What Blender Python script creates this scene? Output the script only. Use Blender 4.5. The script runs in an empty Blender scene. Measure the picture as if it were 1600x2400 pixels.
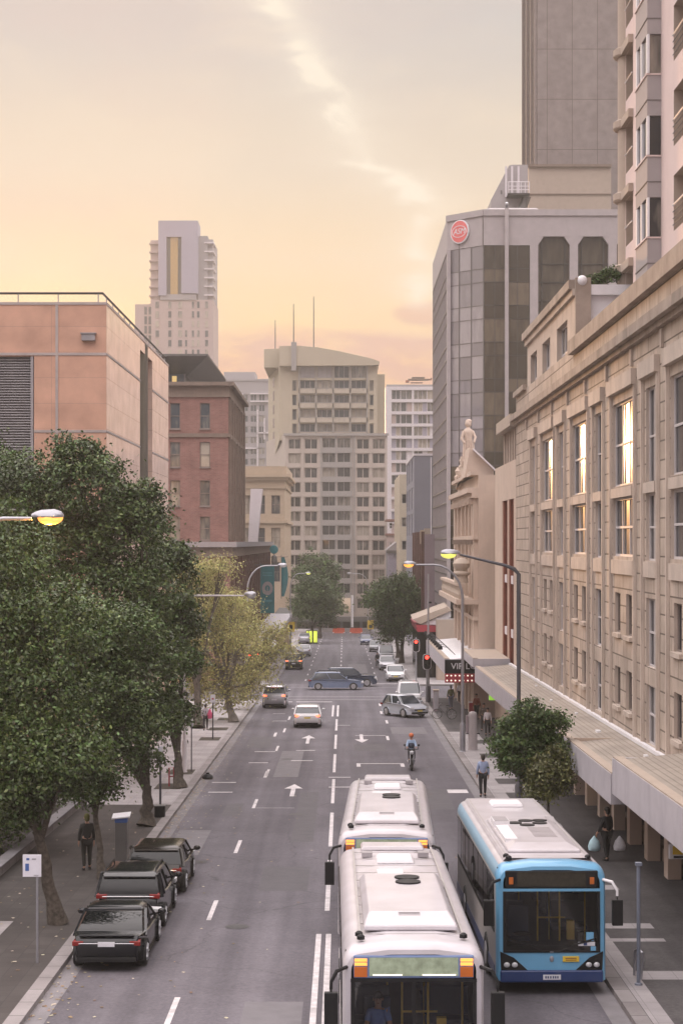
import bpy, math, random
from mathutils import Vector, Matrix, noise
import numpy as np

# ------------------------------------------------------------------ camera
SC = bpy.context.scene
F, VX, VY, CZ, SL = 4085.0, 805.0, 1270.0, 9.385, 0.02326   # focal length in photo pixels, vanishing point, eye height, street slope
cam_d = bpy.data.cameras.new('camera')
cam = bpy.data.objects.new('camera', cam_d)
SC.collection.objects.link(cam)
SC.camera = cam
cam.location = (0, 0, CZ)
cam.rotation_euler = (math.radians(90), 0, 0)
cam_d.sensor_fit = 'VERTICAL'
cam_d.sensor_height = 36
cam_d.lens = 36 * F / 2400
cam_d.shift_x = -(VX - 800) / 2400
cam_d.shift_y = (VY - 1200) / 2400
cam_d.clip_end = 6000
cam_d.clip_start = 0.5

SC.view_settings.view_transform = 'Standard'
SC.view_settings.look = 'None'
SC.view_settings.exposure = 0.10
SC.view_settings.gamma = 1.0
SC.cycles.max_bounces = 6
SC.cycles.diffuse_bounces = 3
SC.cycles.glossy_bounces = 3
SC.cycles.transparent_max_bounces = 10
SC.cycles.volume_bounces = 0
SC.cycles.use_denoising = True
SC.cycles.sample_clamp_indirect = 4.0

# ------------------------------------------------------------------ world
SUN_EL, SUN_AZ = math.radians(3.3), math.radians(-9.3)      # azimuth from straight ahead (+Y), negative = to the left
W = bpy.data.worlds.new('World')
SC.world = W
W.use_nodes = True
wn = W.node_tree.nodes
wl = W.node_tree.links
wn.clear()

def nd(nodes, t, **kw):
    n = nodes.new(t)
    for k, v in kw.items():
        setattr(n, k, v)
    return n

def wmath(op, a, b=None, c=None):
    n = wn.new('ShaderNodeMath'); n.operation = op
    for i, x in enumerate((a, b, c)):
        if x is None: continue
        if isinstance(x, (int, float)): n.inputs[i].default_value = x
        else: wl.new(x, n.inputs[i])
    return n.outputs[0]

def wramp(fac, stops, interp='EASE'):
    n = wn.new('ShaderNodeValToRGB'); n.color_ramp.interpolation = interp
    cr = n.color_ramp
    while len(cr.elements) < len(stops): cr.elements.new(0.5)
    for e, (p, c) in zip(cr.elements, stops):
        e.position = p
        e.color = (c[0], c[1], c[2], 1) if isinstance(c, tuple) else (c, c, c, 1)
    wl.new(fac, n.inputs[0])
    return n.outputs[0]

def wmix(fac, a, b, mode='MIX'):
    n = wn.new('ShaderNodeMix'); n.data_type = 'RGBA'; n.blend_type = mode
    if isinstance(fac, (int, float)): n.inputs[0].default_value = fac
    else: wl.new(fac, n.inputs[0])
    for i, x in ((6, a), (7, b)):
        if isinstance(x, tuple): n.inputs[i].default_value = (*x, 1)
        else: wl.new(x, n.inputs[i])
    return n.outputs[2]

tc = wn.new('ShaderNodeTexCoord')
sep = wn.new('ShaderNodeSeparateXYZ'); wl.new(tc.outputs['Generated'], sep.inputs[0])
dx, dy, dz = sep.outputs
yy = wmath('MAXIMUM', dy, 0.12)
u = wmath('DIVIDE', dx, yy)            # tangent of the azimuth
v = wmath('DIVIDE', dz, yy)            # tangent of the elevation (in the forward half)
el = dz
# clear-sky gradient by elevation: gold at the skyline, peach, then pale lilac
grad = wramp(wmath('MULTIPLY', el, 3.0), [
    (0.00, (0.76, 0.50, 0.24)), (0.27, (0.775, 0.53, 0.235)), (0.343, (0.745, 0.53, 0.27)), (0.415, (0.68, 0.53, 0.34)),
    (0.49, (0.64, 0.535, 0.385)), (0.645, (0.575, 0.53, 0.455)), (0.87, (0.47, 0.47, 0.475)), (1.0, (0.465, 0.47, 0.495))])
# wider sky above the picture: brighter, lilac white
up = wramp(el, [(0.31, (0.0,)*3), (0.60, (1.0,)*3)])
SKY_UP = (3.32, 3.05, 3.06)
sky = wmix(up, grad, SKY_UP)
# low sky behind the viewer: unseen, dimmed to pale pink to keep reflections dark
back = wramp(wmath('MULTIPLY', wmath('ADD', dy, 1.0), 0.5), [(0.25, 1.0), (0.55, 0.0)])
sky = wmix(wmath('MULTIPLY', back, wramp(el, [(0.35, 1.0), (0.75, 0.0)])), sky, (0.62, 0.52, 0.56))
# physical sky mixed in
nis = wn.new('ShaderNodeTexSky'); nis.sky_type = 'NISHITA'; nis.sun_disc = False
nis.sun_elevation = SUN_EL; nis.sun_rotation = SUN_AZ
nis.dust_density = 3.0
nisc = wmix(1.0, nis.outputs[0], (0.008, 0.008, 0.008), 'MULTIPLY')
sky = wmix(1.0, sky, nisc, 'ADD')
# cloud field coordinates
comb = wn.new('ShaderNodeCombineXYZ'); wl.new(u, comb.inputs[0]); wl.new(v, comb.inputs[1])
def wnoise(scale, sx, sy, detail=6, rough=0.55, off=(0, 0, 0), rot=0):
    mp = wn.new('ShaderNodeMapping'); mp.inputs['Scale'].default_value = (sx, sy, 1)
    mp.inputs['Location'].default_value = off; mp.inputs['Rotation'].default_value = (0, 0, rot)
    wl.new(comb.outputs[0], mp.inputs[0])
    n = wn.new('ShaderNodeTexNoise'); n.inputs['Scale'].default_value = scale
    n.inputs['Detail'].default_value = detail; n.inputs['Roughness'].default_value = rough
    n.inputs['Distortion'].default_value = 0.3
    wl.new(mp.outputs[0], n.inputs['Vector'])
    return n.outputs['Fac']
n1 = wnoise(9, 1.0, 2.6)
n2 = wnoise(26, 0.8, 2.2, off=(3, 1, 0), rot=0.5)
n3 = wnoise(5, 1.0, 1.5, off=(7, 2, 0))
fwd = wramp(dy, [(0.1, 0.0), (0.5, 1.0)])
# bank of rose cloud low over the skyline
lowb = wmath('MULTIPLY', wramp(wmath('ADD', v, wmath('MULTIPLY', wmath('SUBTRACT', n1, 0.5), 0.03)), [(0.118, 1.0), (0.124, 0.0)]),
             wramp(wmath('ADD', u, 0.12), [(0.0, 0.0), (0.06, 1.0)]))
lowb = wmath('MULTIPLY', lowb, wramp(wmath('ADD', n2, wmath('MULTIPLY', n1, 0.6)), [(0.60, 0.35), (0.85, 1.0)]))
puff = wmath('SUBTRACT', 1.0, wmath('MULTIPLY', 1400.0, wmath('ADD', wmath('POWER', wmath('SUBTRACT', u, 0.047), 2.0),
             wmath('MULTIPLY', 5.0, wmath('POWER', wmath('SUBTRACT', wmath('ADD', v, wmath('MULTIPLY', wmath('SUBTRACT', n2, 0.5), 0.012)), 0.131), 2.0)))))
lowb = wmath('MAXIMUM', lowb, wramp(puff, [(0.3, 0.0), (0.8, 0.8)]))
edge = wmath('MULTIPLY', wramp(wmath('ADD', v, wmath('MULTIPLY', wmath('SUBTRACT', n1, 0.5), 0.03)), [(0.112, 0.0), (0.124, 1.0), (0.130, 1.0), (0.145, 0.0)]), wramp(n2, [(0.4, 0.2), (0.62, 1.0)]))
sky = wmix(wmath('MULTIPLY', wmath('MULTIPLY', edge, fwd), 0.5), sky, (0.98, 0.70, 0.34))
sky = wmix(wmath('MULTIPLY', wmath('MULTIPLY', lowb, fwd), 0.92), sky, (0.66, 0.365, 0.28))
# soft lilac / pink mottling higher up
mott = wramp(n3, [(0.42, 0.0), (0.68, 1.0)])
sky = wmix(wmath('MULTIPLY', wmath('MULTIPLY', mott, fwd), 0.30), sky, (0.66, 0.49, 0.44))
mott2 = wramp(n1, [(0.48, 0.0), (0.72, 1.0)])
sky = wmix(wmath('MULTIPLY', wmath('MULTIPLY', mott2, fwd), 0.22), sky, (0.86, 0.72, 0.54))
# bright wisp that runs down the middle of the sky
fc = wn.new('ShaderNodeFloatCurve')
cv = fc.mapping.curves[0]
pts = [(1270 - y, (x - 805) / 1200 + 0.5) for x, y in ((985, 620), (960, 560), (1000, 480), (930, 410), (835, 370), (810, 290), (770, 190), (705, 100), (660, 20), (600, -120))]
cv.points[0].location = (0.0, 0.6); cv.points[-1].location = (1.0, 0.30)
for p, q in pts: cv.points.new(p / 1500.0, q)
fc.mapping.update()
wl.new(wmath('MULTIPLY', wmath('ADD', v, 0.0), 4085 / 1500.0), fc.inputs['Value'])
uc = wmath('MULTIPLY', wmath('SUBTRACT', fc.outputs[0], 0.5), 1200 / 4085.0)
du = wmath('SUBTRACT', wmath('ADD', u, wmath('MULTIPLY', wmath('SUBTRACT', n2, 0.5), 0.045)), uc)
g = wmath('POWER', 2.718, wmath('MULTIPLY', -1.0, wmath('POWER', wmath('DIVIDE', du, 0.0095), 2.0)))
g2 = wmath('POWER', 2.718, wmath('MULTIPLY', -1.0, wmath('POWER', wmath('DIVIDE', du, 0.03), 2.0)))
wis = wmath('ADD', wmath('MULTIPLY', g, wramp(n2, [(0.38, 0.15), (0.66, 1.0)])), wmath('MULTIPLY', g2, 0.25))
wis = wmath('MULTIPLY', wmath('MULTIPLY', wis, fwd), wramp(v, [(0.125, 0.0), (0.15, 1.0)]))
sky = wmix(wmath('MINIMUM', wmath('MULTIPLY', wis, 0.95), 0.9), sky, (0.90, 0.82, 0.68))
# glow round the low sun (it stands behind the left-hand buildings)
sdir = Vector((math.sin(SUN_AZ) * math.cos(SUN_EL), math.cos(SUN_AZ) * math.cos(SUN_EL), math.sin(SUN_EL)))
dot = wn.new('ShaderNodeVectorMath'); dot.operation = 'DOT_PRODUCT'
wl.new(tc.outputs['Generated'], dot.inputs[0]); dot.inputs[1].default_value = sdir
ang = wmath('ARCCOSINE', wmath('MINIMUM', dot.outputs['Value'], 0.999999))
gl = wmath('POWER', 2.718, wmath('MULTIPLY', -1.0, wmath('POWER', wmath('DIVIDE', ang, math.radians(2.9)), 2.0)))
gl2 = wmath('POWER', 2.718, wmath('MULTIPLY', -1.0, wmath('DIVIDE', ang, math.radians(2.6))))
sky = wmix(wmath('MULTIPLY', gl, 1.0), sky, (3.0, 1.45, 0.36))
sky = wmix(wmath('MULTIPLY', gl2, 0.12), sky, (1.5, 0.85, 0.30))
# below the horizon: dull ground tone
sky = wmix(wramp(dz, [(0.0, 0.0), (0.5, 0.0)]), sky, sky)
bg = wn.new('ShaderNodeBackground'); wl.new(sky, bg.inputs[0]); bg.inputs[1].default_value = 1.0
wo = wn.new('ShaderNodeOutputWorld'); wl.new(bg.outputs[0], wo.inputs[0])

# ------------------------------------------------------------------ sun
sl = bpy.data.lights.new('sun', 'SUN')
sl.energy = 2.0; sl.angle = math.radians(0.6); sl.color = (1.0, 0.50, 0.18)
sun = bpy.data.objects.new('sun', sl); SC.collection.objects.link(sun)
sun.rotation_euler = sdir.to_track_quat('Z', 'Y').to_euler()
sun.location = (0, 0, 80)

# ------------------------------------------------------------------ materials
def mat(name, col, rough=0.7, metal=0.0, var=0.12, vs=2.0, bump=0.0, bs=20.0, spec=0.5, coat=0.0, dirt=0.0, dcol=(0.08, 0.07, 0.06), isl=0.0, emit=None, estr=0.0, trans=0.0):
    m = bpy.data.materials.new(name); m.use_nodes = True
    ns, ls = m.node_tree.nodes, m.node_tree.links
    b = ns['Principled BSDF']
    b.inputs['Roughness'].default_value = rough
    b.inputs['Metallic'].default_value = metal
    b.inputs['Specular IOR Level'].default_value = spec
    b.inputs['Coat Weight'].default_value = coat
    b.inputs['Coat Roughness'].default_value = 0.04
    t = ns.new('ShaderNodeTexCoord')
    n = ns.new('ShaderNodeTexNoise'); n.inputs['Scale'].default_value = vs; n.inputs['Detail'].default_value = 7
    n.inputs['Roughness'].default_value = 0.6
    ls.new(t.outputs['Object'], n.inputs['Vector'])
    r = ns.new('ShaderNodeValToRGB')
    r.color_ramp.elements[0].position = 0.3; r.color_ramp.elements[1].position = 0.7
    r.color_ramp.elements[0].color = (*[c * (1 - var) for c in col], 1)
    r.color_ramp.elements[1].color = (*[min(1, c * (1 + var)) for c in col], 1)
    ls.new(n.outputs['Fac'], r.inputs[0])
    out = r.outputs[0]
    if dirt:
        mp = ns.new('ShaderNodeMapping'); mp.inputs['Scale'].default_value = (1.0, 1.0, 0.25)
        ls.new(t.outputs['Object'], mp.inputs[0])
        n2 = ns.new('ShaderNodeTexNoise'); n2.inputs['Scale'].default_value = 0.9; n2.inputs['Detail'].default_value = 8
        n2.inputs['Roughness'].default_value = 0.7
        ls.new(mp.outputs[0], n2.inputs['Vector'])
        r2 = ns.new('ShaderNodeValToRGB'); r2.color_ramp.elements[0].position = 0.5; r2.color_ramp.elements[1].position = 0.78
        r2.color_ramp.elements[0].color = (0, 0, 0, 1); r2.color_ramp.elements[1].color = (dirt,) * 3 + (1,)
        ls.new(n2.outputs['Fac'], r2.inputs[0])
        mx = ns.new('ShaderNodeMix'); mx.data_type = 'RGBA'
        ls.new(r2.outputs[0], mx.inputs[0]); ls.new(out, mx.inputs[6]); mx.inputs[7].default_value = (*dcol, 1)
        out = mx.outputs[2]
    if isl:
        gi = ns.new('ShaderNodeNewGeometry')
        hs = ns.new('ShaderNodeHueSaturation')
        mr = ns.new('ShaderNodeMapRange'); mr.inputs['To Min'].default_value = 1 - isl; mr.inputs['To Max'].default_value = 1 + isl
        ls.new(gi.outputs['Random Per Island'], mr.inputs['Value'])
        ls.new(mr.outputs[0], hs.inputs['Value'])
        mh = ns.new('ShaderNodeMapRange'); mh.inputs['To Min'].default_value = 0.47; mh.inputs['To Max'].default_value = 0.53
        mu = ns.new('ShaderNodeMath'); mu.operation = 'FRACT'
        mm = ns.new('ShaderNodeMath'); mm.operation = 'MULTIPLY'; mm.inputs[1].default_value = 7.31
        ls.new(gi.outputs['Random Per Island'], mm.inputs[0]); ls.new(mm.outputs[0], mu.inputs[0]); ls.new(mu.outputs[0], mh.inputs['Value'])
        ls.new(mh.outputs[0], hs.inputs['Hue'])
        ls.new(out, hs.inputs['Color']); out = hs.outputs[0]
    ls.new(out, b.inputs['Base Color'])
    if bump:
        n3 = ns.new('ShaderNodeTexNoise'); n3.inputs['Scale'].default_value = bs; n3.inputs['Detail'].default_value = 5
        ls.new(t.outputs['Object'], n3.inputs['Vector'])
        bp = ns.new('ShaderNodeBump'); bp.inputs['Strength'].default_value = bump; bp.inputs['Distance'].default_value = 0.02
        ls.new(n3.outputs['Fac'], bp.inputs['Height']); ls.new(bp.outputs[0], b.inputs['Normal'])
    if emit:
        b.inputs['Emission Color'].default_value = (*emit, 1); b.inputs['Emission Strength'].default_value = estr
    if trans:
        tr = ns.new('ShaderNodeBsdfTranslucent'); ls.new(out, tr.inputs[0])
        ms = ns.new('ShaderNodeMixShader'); ms.inputs[0].default_value = trans
        ls.new(b.outputs[0], ms.inputs[1]); ls.new(tr.outputs[0], ms.inputs[2])
        ls.new(ms.outputs[0], ns['Material Output'].inputs[0])
    return m

def gridmat(name, c1, c2, mortar, w, h, ms, axis='Y', rough=0.8, offset=0.5, bump=0.3, spec=0.4, dirt=0.0, dcol=(0.1, 0.09, 0.08), origin=(0, 0)):
    """bricks, stone courses, tiles or panels laid over a wall whose horizontal runs along the given axis"""
    m = bpy.data.materials.new(name); m.use_nodes = True
    ns, ls = m.node_tree.nodes, m.node_tree.links
    b = ns['Principled BSDF']; b.inputs['Roughness'].default_value = rough; b.inputs['Specular IOR Level'].default_value = spec
    t = ns.new('ShaderNodeTexCoord'); s = ns.new('ShaderNodeSeparateXYZ'); ls.new(t.outputs['Object'], s.inputs[0])
    c = ns.new('ShaderNodeCombineXYZ')
    if axis == 'XY':
        ad = ns.new('ShaderNodeMath'); ls.new(s.outputs[0], ad.inputs[0]); ls.new(s.outputs[1], ad.inputs[1]); ls.new(ad.outputs[0], c.inputs[0])
        ls.new(s.outputs[2], c.inputs[1])
    elif axis == 'FLAT':
        ls.new(s.outputs[0], c.inputs[0]); ls.new(s.outputs[1], c.inputs[1])
    else:
        ls.new(s.outputs['XYZ'.index(axis)], c.inputs[0]); ls.new(s.outputs[2], c.inputs[1])
    mp = ns.new('ShaderNodeMapping'); mp.inputs['Location'].default_value = (origin[0], origin[1], 0); ls.new(c.outputs[0], mp.inputs[0])
    k = ns.new('ShaderNodeTexBrick'); ls.new(mp.outputs[0], k.inputs['Vector'])
    k.offset = offset
    k.inputs['Color1'].default_value = (*c1, 1); k.inputs['Color2'].default_value = (*c2, 1); k.inputs['Mortar'].default_value = (*mortar, 1)
    k.inputs['Scale'].default_value = 1.0; k.inputs['Mortar Size'].default_value = ms
    k.inputs['Brick Width'].default_value = w; k.inputs['Row Height'].default_value = h
    k.inputs['Mortar Smooth'].default_value = 0.2
    n = ns.new('ShaderNodeTexNoise'); n.inputs['Scale'].default_value = 0.8; n.inputs['Detail'].default_value = 8; ls.new(t.outputs['Object'], n.inputs['Vector'])
    r = ns.new('ShaderNodeValToRGB'); r.color_ramp.elements[0].color = (0.82, 0.82, 0.82, 1); r.color_ramp.elements[1].color = (1.15, 1.15, 1.15, 1)
    r.color_ramp.elements[0].position = 0.3; r.color_ramp.elements[1].position = 0.7
    ls.new(n.outputs['Fac'], r.inputs[0])
    mx = ns.new('ShaderNodeMix'); mx.data_type = 'RGBA'; mx.blend_type = 'MULTIPLY'; mx.inputs[0].default_value = 1
    ls.new(k.outputs['Color'], mx.inputs[6]); ls.new(r.outputs[0], mx.inputs[7])
    out = mx.outputs[2]
    if dirt:
        mp2 = ns.new('ShaderNodeMapping'); mp2.inputs['Scale'].default_value = (1.2, 1.2, 0.3); ls.new(t.outputs['Object'], mp2.inputs[0])
        n2 = ns.new('ShaderNodeTexNoise'); n2.inputs['Scale'].default_value = 0.8; n2.inputs['Detail'].default_value = 9; n2.inputs['Roughness'].default_value = 0.72
        ls.new(mp2.outputs[0], n2.inputs['Vector'])
        r2 = ns.new('ShaderNodeValToRGB'); r2.color_ramp.elements[0].position = 0.48; r2.color_ramp.elements[1].position = 0.75
        r2.color_ramp.elements[0].color = (0, 0, 0, 1); r2.color_ramp.elements[1].color = (dirt,) * 3 + (1,)
        ls.new(n2.outputs['Fac'], r2.inputs[0])
        m2 = ns.new('ShaderNodeMix'); m2.data_type = 'RGBA'
        ls.new(r2.outputs[0], m2.inputs[0]); ls.new(out, m2.inputs[6]); m2.inputs[7].default_value = (*dcol, 1)
        out = m2.outputs[2]
    ls.new(out, b.inputs['Base Color'])
    if bump:
        bp = ns.new('ShaderNodeBump'); bp.inputs['Strength'].default_value = bump; bp.inputs['Distance'].default_value = 0.02; bp.invert = True
        ls.new(k.outputs['Fac'], bp.inputs['Height']); ls.new(bp.outputs[0], b.inputs['Normal'])
    return m

def glassmat(name, dark, light, rough=0.06, p=0.6, spec=0.6, wavy=0.0):
    """window glass over a dim room; each pane picks its own depth of shade or curtain"""
    m = bpy.data.materials.new(name); m.use_nodes = True
    ns, ls = m.node_tree.nodes, m.node_tree.links
    b = ns['Principled BSDF']; b.inputs['Roughness'].default_value = rough; b.inputs['Specular IOR Level'].default_value = spec
    oi = ns.new('ShaderNodeObjectInfo')
    t = ns.new('ShaderNodeTexCoord')
    n = ns.new('ShaderNodeTexNoise'); n.inputs['Scale'].default_value = 0.9; n.inputs['Detail'].default_value = 3
    mp = ns.new('ShaderNodeMapping'); mp.inputs['Scale'].default_value = (2.2, 2.2, 0.6); ls.new(t.outputs['Object'], mp.inputs[0])
    ls.new(mp.outputs[0], n.inputs['Vector'])
    ad = ns.new('ShaderNodeMath'); ls.new(oi.outputs['Random'], ad.inputs[0])
    sb = ns.new('ShaderNodeMath'); sb.operation = 'MULTIPLY_ADD'; sb.inputs[1].default_value = 0.9; sb.inputs[2].default_value = -0.45
    ls.new(n.outputs['Fac'], sb.inputs[0]); ls.new(sb.outputs[0], ad.inputs[1])
    r = ns.new('ShaderNodeValToRGB'); r.color_ramp.elements[0].position = p - 0.15; r.color_ramp.elements[1].position = min(1, p + 0.35)
    r.color_ramp.elements[0].color = (*dark, 1); r.color_ramp.elements[1].color = (*light, 1)
    ls.new(ad.outputs[0], r.inputs[0]); ls.new(r.outputs[0], b.inputs['Base Color'])
    if wavy:
        n3 = ns.new('ShaderNodeTexNoise'); n3.inputs['Scale'].default_value = 0.7; ls.new(t.outputs['Object'], n3.inputs['Vector'])
        bp = ns.new('ShaderNodeBump'); bp.inputs['Strength'].default_value = wavy; bp.inputs['Distance'].default_value = 0.05
        ls.new(n3.outputs['Fac'], bp.inputs['Height']); ls.new(bp.outputs[0], b.inputs['Normal'])
    return m

def clearglass(name, tint=(0.35, 0.38, 0.38), rough=0.02, refl=1.0):
    m = bpy.data.materials.new(name); m.use_nodes = True
    ns, ls = m.node_tree.nodes, m.node_tree.links
    ns.remove(ns['Principled BSDF'])
    tr = ns.new('ShaderNodeBsdfTransparent'); tr.inputs[0].default_value = (*tint, 1)
    gs = ns.new('ShaderNodeBsdfGlossy'); gs.inputs['Roughness'].default_value = rough; gs.inputs[0].default_value = (refl,) * 3 + (1,)
    fr = ns.new('ShaderNodeFresnel'); fr.inputs[0].default_value = 1.55
    ms = ns.new('ShaderNodeMixShader'); ls.new(fr.outputs[0], ms.inputs[0]); ls.new(tr.outputs[0], ms.inputs[1]); ls.new(gs.outputs[0], ms.inputs[2])
    ls.new(ms.outputs[0], ns['Material Output'].inputs[0])
    return m

M = {}
M['asphalt'] = mat('asphalt', (0.125, 0.118, 0.135), 0.85, var=0.16, vs=0.35, bump=0.35, bs=60, spec=0.35, dirt=0.35, dcol=(0.085, 0.08, 0.09))
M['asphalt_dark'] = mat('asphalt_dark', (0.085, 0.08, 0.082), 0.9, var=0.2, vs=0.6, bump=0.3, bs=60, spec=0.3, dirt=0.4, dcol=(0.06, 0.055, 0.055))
def weather_road(m, crack=0.6):
    ns, ls = m.node_tree.nodes, m.node_tree.links; b = ns['Principled BSDF']
    src = b.inputs['Base Color'].links[0].from_socket
    t = ns.new('ShaderNodeTexCoord')
    mp = ns.new('ShaderNodeMapping'); mp.inputs['Scale'].default_value = (1.15, 0.02, 1); ls.new(t.outputs['Object'], mp.inputs[0])
    n = ns.new('ShaderNodeTexNoise'); n.inputs['Scale'].default_value = 1.0; n.inputs['Detail'].default_value = 4; ls.new(mp.outputs[0], n.inputs['Vector'])
    r = ns.new('ShaderNodeValToRGB'); r.color_ramp.elements[0].position = .35; r.color_ramp.elements[1].position = .65
    r.color_ramp.elements[0].color = (.74, .73, .74, 1); r.color_ramp.elements[1].color = (1.14, 1.13, 1.12, 1); ls.new(n.outputs['Fac'], r.inputs[0])
    m1 = ns.new('ShaderNodeMix'); m1.data_type = 'RGBA'; m1.blend_type = 'MULTIPLY'; m1.inputs[0].default_value = 1; ls.new(src, m1.inputs[6]); ls.new(r.outputs[0], m1.inputs[7])
    # fine aggregate speckle
    n4 = ns.new('ShaderNodeTexNoise'); n4.inputs['Scale'].default_value = 9; n4.inputs['Detail'].default_value = 6; n4.inputs['Roughness'].default_value = .8; ls.new(t.outputs['Object'], n4.inputs['Vector'])
    r4 = ns.new('ShaderNodeValToRGB'); r4.color_ramp.elements[0].position = .36; r4.color_ramp.elements[1].position = .66; r4.color_ramp.elements[0].color = (.78, .78, .78, 1); r4.color_ramp.elements[1].color = (1.2, 1.19, 1.18, 1); ls.new(n4.outputs['Fac'], r4.inputs[0])
    m4 = ns.new('ShaderNodeMix'); m4.data_type = 'RGBA'; m4.blend_type = 'MULTIPLY'; m4.inputs[0].default_value = 1; ls.new(m1.outputs[2], m4.inputs[6]); ls.new(r4.outputs[0], m4.inputs[7])
    # cracks
    dn = ns.new('ShaderNodeTexNoise'); dn.inputs['Scale'].default_value = .7; dn.inputs['Detail'].default_value = 4; ls.new(t.outputs['Object'], dn.inputs['Vector'])
    av = ns.new('ShaderNodeVectorMath'); av.operation = 'MULTIPLY_ADD'; ls.new(dn.outputs['Color'], av.inputs[0]); av.inputs[1].default_value = (1.6, 1.6, 0); ls.new(t.outputs['Object'], av.inputs[2])
    vo = ns.new('ShaderNodeTexVoronoi'); vo.feature = 'DISTANCE_TO_EDGE'; vo.inputs['Scale'].default_value = .16; ls.new(av.outputs[0], vo.inputs['Vector'])
    rc = ns.new('ShaderNodeValToRGB'); rc.color_ramp.elements[0].position = 0.0; rc.color_ramp.elements[1].position = 0.005; rc.color_ramp.elements[0].color = (crack, crack, crack, 1); rc.color_ramp.elements[1].color = (0, 0, 0, 1); ls.new(vo.outputs['Distance'], rc.inputs[0])
    m2 = ns.new('ShaderNodeMix'); m2.data_type = 'RGBA'; ls.new(rc.outputs[0], m2.inputs[0]); ls.new(m4.outputs[2], m2.inputs[6]); m2.inputs[7].default_value = (.05, .048, .05, 1)
    ls.new(m2.outputs[2], b.inputs['Base Color'])
weather_road(M['asphalt']); weather_road(M['asphalt_dark'], .4)
M['patch'] = mat('asphalt_patch', (0.095, 0.09, 0.098), 0.85, var=.12, vs=2, bump=.3, bs=60); M['patch_pale'] = mat('asphalt_patch_pale', (0.155, 0.147, 0.158), 0.85, var=.12, vs=2, bump=.3, bs=60)
M['iron'] = mat('cast_iron', (0.07, 0.068, 0.07), .6, metal=.5, var=.3, vs=12)
M['concrete'] = mat('concrete', (0.36, 0.335, 0.34), 0.85, var=0.1, vs=1.2, bump=0.15, dirt=0.4, dcol=(0.22, 0.2, 0.2))
M['kerb'] = gridmat('kerb', (0.27, 0.25, 0.25), (0.22, 0.2, 0.2), (0.09, 0.085, 0.085), 30, 1.2, 0.02, 'FLAT', 0.85, dirt=0.5, dcol=(0.13, 0.12, 0.12))
M['gutter'] = mat('gutter', (0.19, 0.18, 0.19), 0.85, var=0.15, vs=1.5, dirt=0.5, dcol=(0.1, 0.095, 0.1))
M['paint'] = mat('road_paint', (0.58, 0.55, 0.56), 0.7, var=0.2, vs=5, dirt=0.8, dcol=(0.2, 0.19, 0.2))
M['soil'] = mat('soil', (0.05, 0.042, 0.032), 0.95, var=0.35, vs=1.2, bump=0.4, bs=10)
M['paver'] = gridmat('paver', (0.30, 0.28, 0.285), (0.35, 0.325, 0.33), (0.2, 0.19, 0.19), 0.6, 0.6, 0.008, 'FLAT', 0.8, 0.0, bump=0.15, dirt=0.35, dcol=(0.22, 0.2, 0.2))
M['paver_dark'] = gridmat('paver_dark', (0.045, 0.038, 0.036), (0.06, 0.052, 0.049), (0.03, 0.027, 0.027), 0.5, 0.5, 0.01, 'FLAT', 0.8, 0.0, bump=0.15, dirt=0.35, dcol=(0.05, 0.045, 0.045))  # dark paving, base colour lowered further for the shade under trees
M['black'] = mat('black_plastic', (0.012, 0.012, 0.013), 0.5, spec=0.25)
M['rubber'] = mat('rubber', (0.02, 0.02, 0.02), 0.8)
M['steel'] = mat('galvanised_steel', (0.36, 0.36, 0.39), 0.42, metal=0.6, var=0.08)
M['darkpole'] = mat('dark_pole', (0.10, 0.098, 0.11), 0.45, metal=0.3)
M['bluepole'] = mat('blue_pole', (0.17, 0.19, 0.24), 0.5, dirt=0.5, dcol=(0.30, 0.28, 0.3))
M['white'] = mat('white_paint', (0.74, 0.73, 0.75), 0.5, var=0.04, vs=1.5, dirt=0.25, dcol=(0.5, 0.47, 0.45))
M['red'] = mat('red_paint', (0.32, 0.035, 0.05), 0.5)
M['orange_plastic'] = mat('orange_plastic', (0.62, 0.10, 0.05), 0.5)
M['yellow'] = mat('yellow_paint', (0.70, 0.48, 0.04), 0.5)
M['teal'] = mat('teal_cloth', (0.03, 0.17, 0.19), 0.8, var=0.2, vs=1.0)
M['bark'] = mat('bark', (0.075, 0.062, 0.05), 0.95, var=0.6, vs=8, bump=1.0, bs=11)
M['bark_pale'] = mat('bark_pale', (0.17, 0.155, 0.14), 0.95, var=0.4, vs=3, bump=0.5, bs=10)
M['leaf_dark'] = mat('leaf_dark', (0.060, 0.092, 0.026), 0.38, var=0.55, vs=0.42, spec=0.34, isl=0.65, trans=0.10)
M['leaf_mid'] = mat('leaf_mid', (0.070, 0.11, 0.035), 0.45, var=0.4, vs=0.6, spec=0.3, isl=0.6, trans=0.15)
M['leaf_gold'] = mat('leaf_gold', (0.37, 0.35, 0.15), 0.6, var=0.35, vs=0.6, spec=0.35, isl=0.55, trans=0.4)
M['glass_dark'] = glassmat('glass_dark', (0.022, 0.025, 0.027), (0.34, 0.30, 0.25), 0.05, p=0.6)
M['glass_stone'] = glassmat('glass_stone', (0.03, 0.035, 0.04), (0.20, 0.18, 0.15), 0.19, p=0.75, spec=0.95, wavy=0.05)
M['glass_blue'] = glassmat('glass_blue', (0.05, 0.065, 0.075), (0.42, 0.37, 0.30), 0.08, p=0.55)
M['glass_shop'] = glassmat('glass_shop', (0.014, 0.013, 0.012), (0.08, 0.06, 0.03), 0.08, p=0.75, spec=0.4)
M['car_glass'] = mat('car_glass', (0.006, 0.007, 0.008), 0.03, var=0.1, spec=0.42)
M['car_glass_pale'] = mat('car_glass_pale', (0.035, 0.045, 0.055), 0.03, var=0.1, spec=0.9)  # bluer base colour and stronger specular stand in for reflected sky
M['chrome'] = mat('chrome', (0.55, 0.55, 0.57), 0.2, metal=1.0)
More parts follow.
